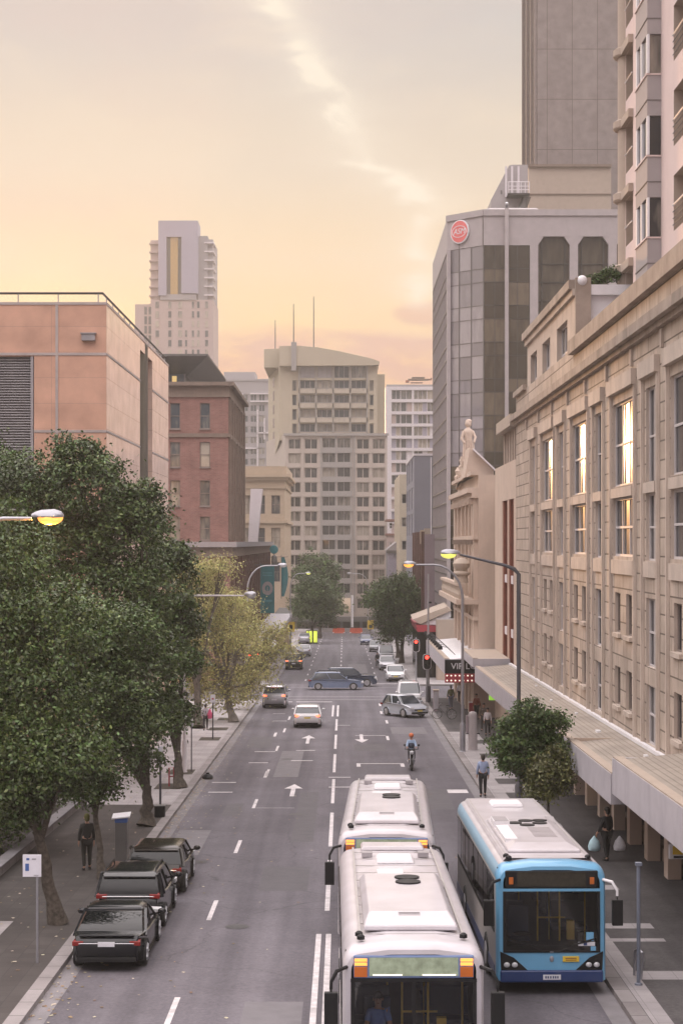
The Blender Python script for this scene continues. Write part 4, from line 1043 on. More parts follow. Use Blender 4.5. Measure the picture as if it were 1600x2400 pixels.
# white roof building, beige block and brown tower behind it
Y = 205.0
B = thing('white_rooftop_building', 'white stepped roof building with sloping edge and railing behind the office tower', 'building', (AX(1190, Y), Y, gz(Y)))
mb = MB()
mb.prism([(AX(1150, Y), -7), (AX(1150, Y), AZ(468, Y)), (AX(1192, Y), AZ(388, Y)), (AX(1200, Y), AZ(386, Y)), (AX(1236, Y), AZ(386, Y)), (AX(1236, Y), -7)], lambda a, b, d: (a, d, b), Y, Y + 14, M['grey_panel'])
mb.build('wall', B)
mb = MB(); f_ = front_wall(Y)
for p in (1185, 1199, 1214): f_.slab(mb, AX(p, Y) - .12, AX(p, Y) + .12, AZ(462, Y), AZ(390, Y), .003, .14, M['white_frame'])
f_.slab(mb, AX(1172, Y), AX(1176, Y), AZ(455, Y), AZ(446, Y), .004, .05, M['canopy'])
mb.build('wall_rib', B)
mb = MB(); f_.slab(mb, AX(1186, Y), AX(1236, Y), AZ(465, Y), AZ(461, Y), .01, 2.2, M['mullion_dark'])
for z in (AZ(445, Y), AZ(435, Y), AZ(453, Y)): mb.tube([(AX(1186, Y), Y - 2.1, z), (AX(1236, Y), Y - 2.1, z)], .05, M['white_frame'], 5)
for p in np.linspace(1187, 1235, 6): mb.tube([(AX(p, Y), Y - 2.1, AZ(461, Y)), (AX(p, Y), Y - 2.1, AZ(435, Y))], .05, M['white_frame'], 5)
mb.tube([(AX(1218, Y), Y - 1, AZ(500, Y)), (AX(1232, Y), Y - 1, AZ(463, Y))], .5, M['canopy'], 6)
mb.build('roof_deck', B)
Y = 222.0
B = block('beige_block', 'plain beige block with two brown bands at the foot of the brown tower', 'building', AX(1238, Y), AX(1431, Y), Y, Y + 5, AZ(392, Y), M['beige'])
mb = MB(); f_ = front_wall(Y); f_.slab(mb, AX(1238, Y), AX(1431, Y), AZ(392, Y), AZ(386, Y), .01, .35, M['trim']); f_.slab(mb, AX(1240, Y), AX(1431, Y), AZ(456.5, Y), AZ(454, Y), .01, .12, M['trim']); mb.build('brown_band', B)  # brown bands along the top edge and the wall joint
Y = 236.0
B = thing('brown_tower', 'very tall plain brown office tower with ribbed left edge running out of the picture', 'tower', (AX(1340, Y), Y, gz(Y)))
x0 = AX(1258, Y); dp = 16.6
mb = MB(); mb.box(x0, AX(1470, Y), Y, Y + dp, -6, 125, M['tower_brown']); mb.build('wall', B)
mb = MB(); mb.box(x0 - .04, x0 - .005, Y + .3, Y + dp - .3, -6, 124.9, M['mullion_dark']); mb.build('fin_backing', B)  # flat dark sheet on the side wall behind the fins
for y in (.35, 4.6, 5.4, 10.2, 11.0, 16.2):
    mb = MB(); mb.box(x0 - .42, x0 - .045, Y + y - .22, Y + y + .22, -6, 124.9, M['fin']); mb.build('fin', B)

# ------------------------------------------------------------------ pink apartment tower over the stone front
B = thing('apartment_tower', 'pink rendered apartment tower with stacked bay windows and a round corner column', 'tower', (12.5, 78, 14))
XT = 12.5; tw = side_wall(XT, -1); ZB, ZT = 13.0, 46.0
fp = 3.22
mb = MB()
holes = []
for k in range(9):
    z = 18.55 + fp * k
    holes.append((75.4, 77.3, z + .7, z + 2.75)); holes.append((60.5, 66.1, z - .6, z + 1.5))
tw.fill(mb, 52, 77.7, ZB, ZT, holes, M['pink'], 1.3, M['tan_column'])
mb.face([(XT, 77.7, ZB), (XT + 14, 77.7, ZB), (XT + 14, 77.7, ZT), (XT, 77.7, ZT)], M['pink'])
mb.face([(XT, 52, ZB), (XT + 14, 52, ZB), (XT + 14, 52, ZT), (XT, 52, ZT)], M['pink'])
mb.face([(XT, 52, ZT), (XT + 14, 52, ZT), (XT + 14, 77.7, ZT), (XT, 77.7, ZT)], M['roof_dull'])
mb.build('wall', B)
for h in holes:
    w = MB(); tw.slab(w, h[0], h[1], h[2], h[3], -1.35, -1.28, M['glass_dark']); w.build('window', B)
mb = MB(); mb.lathe((XT + .35, 77.9, 0), [(.62, ZB), (.62, ZT)], M['tan_column'], 20); mb.build('corner_column', B, smooth=True)
for k in range(9):
    z = 18.1 + fp * k
    mb = MB(); mb.lathe((XT + .35, 77.95, 0), [(.74, z), (.82, z + .08), (.82, z + .36), (.72, z + .42)], M['tan_column'], 18)
    tw.slab(mb, 75.3, 77.5, z, z + .36, .003, .22, M['tan_column']); mb.build('ledge', B)
for k in range(9):
    z = 19.85 + fp * k
    o = MB(); o.box(XT - .55, XT + .02, 68.7, 71.4, z - .1, z + 1.55, M['grey_panel']); o.box(XT - .60, XT + .02, 68.66, 71.44, z + 1.5, z + 1.56, M['pink'])
    o.box(XT - .58, XT + .01, 68.68, 71.42, z + .5, z + .53, M['mullion'])
    o = o.build('bay_panel', B)
    w = MB(); w.box(XT - .48, XT + .02, 68.78, 71.3, z + 1.57, z + 3.1, M['glass_dark'])
    w = w.build('bay_window', B)
    for y in (68.76, 70.1, 71.2):
        q = MB(); q.box(XT - .56, XT - .47, y - .13, y + .13, z + 1.57, z + 3.1, M['white']); q.build('window_frame', w, off=w['_off'])
for k in range(9):
    z = 18.55 + fp * k
    mb = MB(); mb.tube([(XT - .05, 60.6, z + .35), (XT - .05, 66.0, z + .35)], .04, M['white'], 6); mb.tube([(XT - .05, 75.4, z + 1.5), (XT - .05, 77.2, z + 1.5)], .03, M['white'], 6)
    for zz in (.1, -.15, -.4): mb.tube([(XT - .05, 60.6, z + zz), (XT - .05, 66.0, z + zz)], .02, M['canopy'], 5)
    mb.build('balcony_rail', B)

# ------------------------------------------------------------------ long sandstone building on the right
B = thing('sandstone_block', 'long weathered sandstone building with tall paned windows and pilasters on the right', 'building', (10.2, 70, gz(70)))
sw = side_wall(10.2, -1)
Y0, Y1 = 30.0, 103.2
mb = MB()
wide, nar, low = [], [], []
for k in range(6):
    c = 87.1 - 11.7 * k
    for z0, z1 in ((11.45, 14.55), (8.85, 11.0)): wide.append((c - 2.45, c + 2.45, z0, z1, 3, 2))
    for z0, z1 in ((6.0, 7.5), (3.3, 4.75)):
        low += [(c - 1.9, c - .65, z0, z1, 1, 1), (c + .65, c + 1.9, z0, z1, 1, 1)]
for k in range(6):
    c = 93.6 - 11.9 * k
    for z0, z1 in ((11.3, 14.55), (8.75, 11.0), (5.2, 7.5), (2.6, 4.6)): nar.append((c - .95, c + .95, z0, z1, 2, 2))
sw.fill(mb, Y0, Y1, -3.5, 18.0, wide + nar + low + [(31, 102, -3.4, 1.2)], M['stone'], .22, M['stone_plain'])
mb.face([(10.2, Y1, -4), (22, Y1, -4), (22, Y1, 18), (10.2, Y1, 18)], M['stone_plain'])
mb.face([(10.2, Y0, 18), (24, Y0, 18), (24, Y1, 18), (10.2, Y1, 18)], M['roof_dull'])
mb.face([(10.2, Y0, -4), (24, Y0, -4), (24, Y0, 18), (10.2, Y0, 18)], M['stone_plain'])
mb.build('wall', B)
for w in wide: sw.window(B, w[0], w[1], w[2], w[3], .18, w[4], w[5], M['win_white'], M['glass_stone'], .08)
for w in nar: sw.window(B, w[0], w[1], w[2], w[3], .18, w[4], w[5], M['win_white'], M['glass_stone'], .07)
for w in low: sw.window(B, w[0], w[1], w[2], w[3], .18, w[4], w[5], M['win_brown'], M['glass_stone'], .06)
mb = MB()   # pilasters: a pair of ribs between every bay, with capping blocks
for k in range(6):
    for c, hw in ((87.1 - 11.7 * k, 2.75), (93.6 - 11.9 * k, 1.45)):
        for s in (-1, 1):
            y = c + s * hw
            sw.slab(mb, y - .21, y + .21, 1.3, 14.9, .002, .06, M['stone_plain']); sw.slab(mb, y - .10, y + .10, 1.3, 14.9, .062, .10, M['stone_plain'])
mb.build('pilaster', B)
for k in range(6):
    for c, hw in ((87.1 - 11.7 * k, 2.7), (93.6 - 11.9 * k, 1.4)):
        mb = MB(); sw.slab(mb, c - hw - .2, c + hw + .2, 14.9, 15.45, .003, .2, M['stone_plain']); mb.build('lintel', B)
        mb = MB(); sw.slab(mb, c - hw + .3, c + hw - .3, 11.02, 11.38, .003, .10, M['stone_plain']); mb.build('string_course', B)
        mb = MB(); sw.slab(mb, c - hw + .3, c + hw - .3, 8.2, 8.72, .003, .08, M['stone_plain']); mb.build('string_course', B)
mb = MB()
for k in range(12):
    mb = MB(); sw.slab(mb, 97 - 5.9 * k - .12, 97 - 5.9 * k + .12, 15.6, 16.2, .003, .1, M['stone_plain']); mb.build('bracket', B)
for w in low:
    mb = MB(); sw.slab(mb, w[0] - .1, w[1] + .1, w[2] - .16, w[2] - .01, .004, .11, M['stone_plain']); mb.build('sill', B)
mb = MB()
sw.slab(mb, Y0, Y1, 16.45, 16.8, .003, .42, M['stone_dirty']); sw.slab(mb, Y0, Y1, 16.25, 16.45, .003, .2, M['stone_dirty'])
sw.slab(mb, Y0, 77.2, 17.65, 18.25, .003, .30, M['stone_dirty']); sw.slab(mb, Y0, 77.2, 16.8, 17.65, .003, .05, M['stone'])
sw.slab(mb, 97.4, Y1, 17.9, 18.2, .003, .2, M['stone_dirty'])
mb.build('cornice', B)
mb = MB()   # extra storey
xw = [(92.6, 95.7, 17.0, 19.6), (86.7, 90.1, 17.0, 19.6), (80.0, 83.9, 17.0, 19.6)]
mb2 = side_wall(10.25, -1)
mb2.fill(mb, 77.2, 97.4, 16.8, 20.6, xw, M['stone_plain'], .35)
mb.face([(10.25, 77.2, 16.8), (12.6, 77.2, 16.8), (12.6, 77.2, 20.6), (10.25, 77.2, 20.6)], M['white'])
mb.face([(10.25, 97.4, 16.8), (18, 97.4, 16.8), (18, 97.4, 20.6), (10.25, 97.4, 20.6)], M['stone_plain'])
mb.face([(10.25, 77.2, 20.6), (18, 77.2, 20.6), (18, 97.4, 20.6), (10.25, 97.4, 20.6)], M['roof_dull'])
mb2.slab(mb, 77.2, 97.6, 20.6, 21.0, -.5, .3, M['stone_dirty']); mb2.slab(mb, 77.15, 97.5, 20.3, 20.6, .003, .15, M['stone_plain'])
mb.box(10.22, 10.9, 76.9, 77.19, 16.85, 21.05, M['stone_dirty'])
mb.box(10.9, 13, 76.95, 77.19, 20.3, 20.75, M['white'])
mb.build('upper_storey', B)
for w in xw: mb2.window(B, w[0], w[1], w[2], w[3], .3, 3, 2, M['win_white'], M['glass_stone'], .09, sill=.18)
# shop fronts under the awning
mb = MB(); 
sw.slab(mb, 31, 102, -3.4, 1.15, -.9, -.8, M['glass_shop']); mb.build('shop_glass', B)
mb = MB()
for y in np.arange(33, 102, 3.6):
    mb = MB(); sw.slab(mb, y - .32, y + .32, gz(y) + .13, 1.6, -.3, .12, M['cream']); mb.build('shop_column', B)
mb = MB()
for i, y in enumerate(np.arange(34.8, 100, 3.6)):
    sw.slab(mb, y - 1.4, y + 1.4, gz(y) + 2.6, gz(y) + 3.2, -.78, -.2, M['mauve'] if i % 3 else M['fascia'])
    if i % 4 == 2: sw.slab(mb, y - .5, y + .5, gz(y) + .7, gz(y) + 2.0, -.79, -.7, M['pale_lit'] if i % 8 == 2 else M['yellow'])
    sw.slab(mb, y - 1.4, y + 1.4, gz(y) + .13, gz(y) + .55, -.79, -.35, M['trim'])
    sw.slab(mb, y - .05, y + .05, gz(y) + .5, gz(y) + 2.6, -.79, -.6, M['mullion'])
mb.build('shop_front', B)

# roof garden of the tower terrace
mb = MB(); mb.ball(AP(1363, 658, 77.0), .24, M['white'], 16, 10); mb.tube([AP(1363, 662, 77.0), AP(1363, 690, 77.0)], .04, M['white'], 6)
tag(mb.build('globe_lamp', smooth=True), 'white globe lamp on the terrace wall beside the roof garden shrubs', 'lamp')

# ------------------------------------------------------------------ awnings over the right pavement
def awning(name, label, xo, xi, y0, y1, zo0, zo1, hf, roofm, lip=.12, tilt=-.35, fasm='fascia'):
    """slab awning from y0 (near) to y1 (far); zo0 / zo1 top of the fascia at either end"""
    A = thing(name, label, 'awning', (xi, y0, zo0 - hf))
    mb = MB()
    def q(x, y, z): return (x, y, z)
    mb.rings([[q(xo, y0, zo0 - hf), q(xo + .14, y0, zo0 - hf), q(xo + .14, y0, zo0), q(xo, y0, zo0)], [q(xo, y1, zo1 - hf), q(xo + .14, y1, zo1 - hf), q(xo + .14, y1, zo1), q(xo, y1, zo1)]], M[fasm])
    for y, z in ((y0, zo0), (y1, zo1)): mb.box(xo + .141, xi - .01, y - .0, y + .12, z - hf + .003, z - .003, M[fasm])
    mb.build('fascia', A)
    mb = MB()
    mb.rings([[(xo + .142, y0 + .121, zo0 - lip), (xi, y0 + .121, zo0 + tilt), (xi, y0 + .121, zo0 + tilt - .06), (xo + .142, y0 + .121, zo0 - lip - .06)],
              [(xo + .142, y1 - .001, zo1 - lip), (xi, y1 - .001, zo1 + tilt), (xi, y1 - .001, zo1 + tilt - .06), (xo + .142, y1 - .001, zo1 - lip - .06)]], roofm)
    mb.build('roof_sheet', A)
    mb = MB(); mb.rings([[(xo + .02, y0 + .02, zo0 + .002), (xo + .32, y0 + .02, zo0 + .002), (xo + .32, y0 + .02, zo0 + .05), (xo + .02, y0 + .02, zo0 + .05)], [(xo + .02, y1, zo1 + .002), (xo + .32, y1, zo1 + .002), (xo + .32, y1, zo1 + .05), (xo + .02, y1, zo1 + .05)]], M['beige']); mb.build('edge_capping', A)
    mb = MB(); mb.face([(xo + .16, y0 + .13, zo0 - hf + .06), (xi, y0 + .13, zo0 - hf + .06), (xi, y1 - .02, zo1 - hf + .06), (xo + .16, y1 - .02, zo1 - hf + .06)], M['mauve']); mb.build('soffit', A)
    return A
XA = 8.0
A = awning('street_awning', 'longest lilac edged awning with tan tin roof below the sandstone front', XA, 10.19, 52.3, 106.5, 2.42, 1.76, .92, M['tin'], .05, .15)
mb = MB(); mb.rings([[(10.02, 52.5, 2.56), (10.17, 52.5, 2.56), (10.17, 52.5, 2.68), (10.02, 52.5, 2.68)], [(10.02, 106, 1.91), (10.17, 106, 1.91), (10.17, 106, 2.03), (10.02, 106, 2.03)]], M['white']); mb.build('wall_gutter', A)
mb = MB()
for y in (62.1,): mb.box(XA + .2, 10.0, y - .03, y + .03, 2.2, 2.40, M['cream'])
mb.build('roof_joint', A)
for x, y, s in ((9.7, 56, .06), (9.4, 64.5, .08), (9.6, 72, .05), (9.4, 79, .05), (9.7, 88, .05)):
    zt = 2.42 - .01218 * (y - 52.3) + .15 * (x - XA) / 2.19; mb = MB(); mb.box(x - s, x + s, y - s * 2.5, y + s * 2.5, zt - .1, zt + .05, M['white']); mb.build('roof_patch', A)
awning('street_awning', 'nearest stepped up lilac awning at the lower right above dark shops', XA, 10.19, 22, 52.0, 3.36, 2.94, 1.06, M['tin'], .05, .15)
awning('street_awning', 'short raised pale box awning beyond the long tin awning', 7.9, 10.19, 106.8, 117.0, 2.22, 2.20, .54, M['beige'], .03, -.02)
A = awning('lit_awning', 'white shop awning with a row of spotlights and a red bulb lit sign band', 6.6, 9.7, 114.2, 139.5, 1.70, 1.52, .98, M['white'], .04, .25)
mb = MB(); yn = 114.2
mb.box(6.62, 9.6, yn - .22, yn - .002, .78, 1.66, M['black']); sp = mb.build('sign_panel', A)
mt = Matrix(((1, 0, 0, 0), (0, 0, -1, 0), (0, 1, 0, 0), (0, 0, 0, 1))); mt.translation = Vector((7.86, yn - .24, 1.24))
text('VIP LO', .58, mt, M['white'], sp, 'lettering', 0, sp['_off'])
mb = MB(); mb.box(6.62, 9.6, yn - .26, yn - .002, .18, .772, M['red']); bb = mb.build('bulb_band', A)
mb = MB()
for r, z in enumerate((.64, .32)):
    for k in range(11): mb.ball((6.75 + k * .27, yn - .3, z), .055, M['white_lit'], 8, 5)
mb.build('bulb', bb, off=bb['_off'])
for k in range(9):
    y = 117.5 + k * 2.6; x = 6.75
    mb = MB(); zt_ = 1.7 - (y - 114) * .006 + .05
    mb.tube([(7.5, y, zt_ + .05), (7.0, y, zt_ + .55), (6.5, y, zt_ + .62)], .025, M['darkpole'], 5)
    mb.lathe((6.5, y, zt_ + .40), [(.17, 0), (.15, .18), (.06, .3)], M['black'], 8); mb.build('spotlight', A)
# far corner: red fascia shop awning with pale sloping roof and a beige box
A = thing('red_awning', 'dark red shop awning with pale sloping roof beyond the side street', 'awning', (9, 166, gz(166)))
Y = 168.0
mb = MB(); f_ = front_wall(Y)
mb.rings([[AP(974, 1464, Y), AP(1022, 1467, Y), AP(1022, 1481, Y), AP(978, 1481, Y)], [AP(974, 1464, Y) + Vector((0, 14, 0)), AP(1022, 1467, Y) + Vector((0, 14, 0)), AP(1022, 1481, Y) + Vector((0, 14, 0)), AP(978, 1481, Y) + Vector((0, 14, 0))]], M['red']); mb.build('fascia', A)
mb = MB(); o4 = Vector((0, 13, 0))
mb.rings([[AP(966, 1452, Y), AP(985, 1463, Y), AP(1058, 1431, Y), AP(1047, 1422, Y)], [p + Vector((0, 5, .25)) for p in (AP(966, 1452, Y), AP(985, 1463, Y), AP(1058, 1431, Y), AP(1047, 1422, Y))]], M['beige']); mb.build('sloping_roof', A)
mb = MB(); mb.rings([[AP(988, 1464, Y + .3), AP(1022, 1464, Y + .3), AP(1056, 1446, Y + .3), AP(1056, 1432, Y + .3)], [p + Vector((0, 10, 0)) for p in (AP(988, 1464, Y + .3), AP(1022, 1464, Y + .3), AP(1056, 1446, Y + .3), AP(1056, 1432, Y + .3))]], M['white']); mb.build('gable_wall', A)
mb = MB(); mb.box(AX(978, Y), 10.1, Y + 1.5, Y + 12, gz(Y), AZ(1480, Y), M['glass_shop']); mb.build('shop_glass', A)
B = block('beige_box', 'plain beige box building beside the red awning at the far corner', 'building', AX(1024, 165), 12, 165, 167.5, AZ(1452, 165), M['beige'])

# ------------------------------------------------------------------ cream theatre with statue on its gable
B = thing('theatre', 'cream theatre with ornate pilastered front and a stepped gable over the street', 'building', (9.2, 119.3, gz(119.3)))
X = 9.2; th = side_wall(X, -1); ya, yb = 119.3, 141.0
def TZ(py, Y=119.3): return AZ(py, Y)
zroof = TZ(1113)
mb = MB()
shell(mb, X, 22, ya, yb, zroof, M['cream'], 'lk' )
mb.face([(X, yb, -4), (22, yb, -4), (22, yb, zroof), (X, yb, zroof)], M['cream'])
tw_ = [(y - .4, y + .4, z, z + 2.6, 1, 2) for y in (122.5, 126, 130.2, 134.4, 138) for z in (2.4, 8.3)]
th.fill(mb, ya, yb, -4, zroof, tw_, M['cream'], .3)
mb.build('wall', B)
for w in tw_: th.window(B, w[0], w[1], w[2], w[3], .28, 1, 2, M['win_brown'], M['glass_dark'], .08)
mb = MB()
for y in (119.9, 121.2, 124.2, 127.9, 132.3, 136.2, 139.7, 140.6): th.slab(mb, y - .35, y + .35, -3.4, 12.4, .003, .32, M['cream'])
mb.build('pilaster', B)
mb = MB()
for z0, z1, d in ((12.4, 12.75, .45), (9.55, 9.8, .35), (12.75, 13.1, .75), (zroof, zroof + .25, .5), (4.0, 4.25, .35)): th.slab(mb, ya, yb, z0, z1, .004, d, M['cream'])
for k in range(15): th.slab(mb, ya + .5 + k * 1.4, ya + .95 + k * 1.4, 12.0, 12.39, .324, .62, M['cream'])
for k in range(15): th.slab(mb, ya + .5 + k * 1.4, ya + .95 + k * 1.4, 9.2, 9.54, .324, .5, M['trim'])
mb.build('cornice', B)
mb = MB()   # balcony balustrade near the middle of the front
th.slab(mb, ya - .05, yb, 5.1, 5.45, .003, 1.5, M['cream']); th.slab(mb, ya - .05, yb, 6.35, 6.55, 1.0, 1.4, M['cream'])
for k in range(30): mb.lathe(th.P(ya + .4 + k * .7, 5.45, 1.2), [(.10, 0), (.16, .3), (.08, .6), (.12, .9)], M['beige'], 8)
mb.build('balustrade', B)
mb = MB()   # stepped gable: its outline runs along the street
gx = lambda a, b, d: (X - d, a, b)
gab = [(124.0, zroof), (124.0, 14.9), (125.6, 14.9), (125.6, 15.7), (127.2, 16.0), (127.2, 17.0), (128.2, 17.4), (130.4, 18.3), (132.6, 17.4), (133.6, 17.0), (133.6, 16.0), (135.4, 15.7), (135.4, 14.0), (138.6, 12.8), (138.6, zroof)]
mb.prism([(a, zroof + (b - zroof) * .36) for a, b in gab], gx, -.5, .3, M['cream'])
mb.build('gable', B)
mb = MB()
for y in (124.2, 127.4, 133.4, 138.4): mb.lathe(th.P(y, 14.3 if y > 134 else 14.9, .1), [(.3, 0), (.34, .25), (.2, .4), (.28, .7), (.1, 1.0)], M['cream'], 10)
for y in (125, 126.4, 128, 132.8, 134.6): th.slab(mb, y - .3, y + .3, zroof + .3, 14.5, .302, .5, M['cream'])
mb.build('gable_ornament', B)
mb = MB()   # steep roof behind the gable and its end wall
yr = ya + .35
mb.prism([(AX(1098, yr), zroof), (AX(1110, yr), AZ(1040, yr)), (AX(1121, yr), AZ(1048, yr)), (AX(1168, yr), AZ(1097, yr)), (AX(1168, yr), zroof)], lambda a, b, d: (a, d, b), yr + 4, yr + 8, M['cream'])
mb.prism([(AX(1118, yr), AZ(1044, yr)), (AX(1170, yr), AZ(1094, yr)), (AX(1170, yr), AZ(1098, yr)), (AX(1118, yr), AZ(1049, yr))], lambda a, b, d: (a, d, b), yr + 3.5, yr + 8.4, M['white_frame'])
mb.build('roof_gable', B)
# statue
mb = MB(); c = Vector((X + .1, 130.4, 15.4)); cm = M['cream']
mb.box(c.x - .55, c.x + .55, c.y - .55, c.y + .55, 15.0, 15.75, cm)
mb.lathe((c.x, c.y, 15.75), [(.52, 0), (.46, .5), (.40, 1.0), (.36, 1.45), (.42, 1.75), (.40, 2.0), (.16, 2.15), (.13, 2.25)], cm, 14, sc=(.85, 1.0))
mb.ball((c.x, c.y, 18.2), (.24, .24, .29), cm, 12, 8); mb.ball((c.x + .05, c.y + .08, 18.4), (.25, .26, .17), cm, 10, 6)
mb.tube([(c.x - .32, c.y - .1, 17.65), (c.x - .5, c.y - .25, 17.1), (c.x - .3, c.y - .45, 16.75)], [.13, .11, .08], cm, 8)
mb.tube([(c.x + .32, c.y + .1, 17.65), (c.x + .52, c.y - .1, 17.2), (c.x + .42, c.y - .35, 16.8)], [.13, .11, .08], cm, 8)
for k in range(7): mb.tube([(c.x - .36 + .12 * k, c.y - .40, 17.0), (c.x - .42 + .14 * k, c.y - .50, 15.8)], [.03, .06], cm, 5)
tag(mb.build('statue', smooth=60), 'cream draped stone figure standing on top of the theatre gable', 'statue')
# weathered urn on the balustrade
mb = MB(); mb.lathe((X - 1.1, 120.2, 6.55), [(.5, 0), (.45, .5), (.62, .62), (.62, .72), (.35, .85), (.55, 1.1), (.6, 1.35), (.35, 1.65), (.08, 1.75)], M['beige'], 14)
tag(mb.build('urn', smooth=50), 'round topped stone urn at the near end of the theatre balustrade', 'urn')

# narrow rendered building with rust strips
B = thing('rendered_building', 'narrow pale rendered building with tall rust red window strips beside the theatre', 'building', (10.2, 103.3, gz(103.3)))
rw = side_wall(10.2, -1); mb = MB(); zt = 17.0
st = [(104.6, 108.0, .6, 12.0), (108.6, 112.2, .6, 12.0)]
rw.fill(mb, 103.3, 117.6, -4, 14.3, st, M['cream'], .25); shell(mb, 10.2, 20, 103.3, 117.6, 14.3, M['cream'], 'l')
mb.build('wall', B)
mb = MB()
for a, b, c, d in st:
    rw.slab(mb, a, b, c, d, -.26, -.22, M['glass_dark']); 
mb.build('strip_glass', B)
mb = MB()
for a, b, c, d in st:
    rw.slab(mb, a, a + .9, c, d, -.21, -.05, M['rust']); rw.slab(mb, b - .5, b, c, d, -.21, -.05, M['rust'])
    for z in (3.5, 6.8): rw.slab(mb, a + .9, b - .5, z, z + .5, -.21, -.1, M['white_frame'])
mb.build('rust_panel', B)
mb = MB(); 
rw.slab(mb, 103.4, 112.8, 16.3, 17.0, -4, .35, M['beige']); mb.build('roof_slab', B)
mb = MB(); mb.box(10.5, 16, 103.6, 112.4, 14.31, 16.3, M['glass_blue'])
for y in (103.8, 105.4, 107, 108.6, 110.2, 112.2): rw.slab(mb, y - .18, y + .18, 14.31, 16.3, -.29, -.1, M['cream'])
mb.build('attic_window', B)
# ------------------------------------------------------------------ vehicles
PAINTS = {}
def paint(name, col, metal=0.25, rough=0.28):
    if name not in PAINTS: PAINTS[name] = mat('car_paint_' + name, col, rough, metal=metal, var=0.04, vs=2, coat=0.9 if max(col) > .06 else .35, spec=.5 if max(col) > .06 else .25)
    return PAINTS[name]

def car_wheel(root, x, y, r, wdt):
    mb = MB(); s = 1 if x > 0 else -1
    mb.lathe((x, y, r), [(r * .55, -wdt / 2), (r * .93, -wdt / 2), (r, -wdt * .35), (r, wdt * .35), (r * .93, wdt / 2), (r * .55, wdt / 2)], M['rubber'], 20, 'X')
    w = mb.build('wheel', root, smooth=40)
    mb = MB(); xo = x + s * wdt * .5
    for k in range(5):
        t = 2 * math.pi * k / 5
        mb.bar((xo - s * .02, y, r), (xo - s * .015, y + r * .60 * math.cos(t), r + r * .60 * math.sin(t)), .09, .03, M['rim'])
    mb.lathe((xo - s * .01, y, r), [(r * .54, -.02), (r * .66, -.02), (r * .66, .015), (r * .54, .015)], M['rim'], 20, 'X')
    mb.lathe((xo - s * .06, y, r), [(.001, -.01), (r * .6, -.01), (r * .6, .01), (.001, .01)], M['black'], 16, 'X')
    mb.build('rim', w, off=(0, 0, 0))

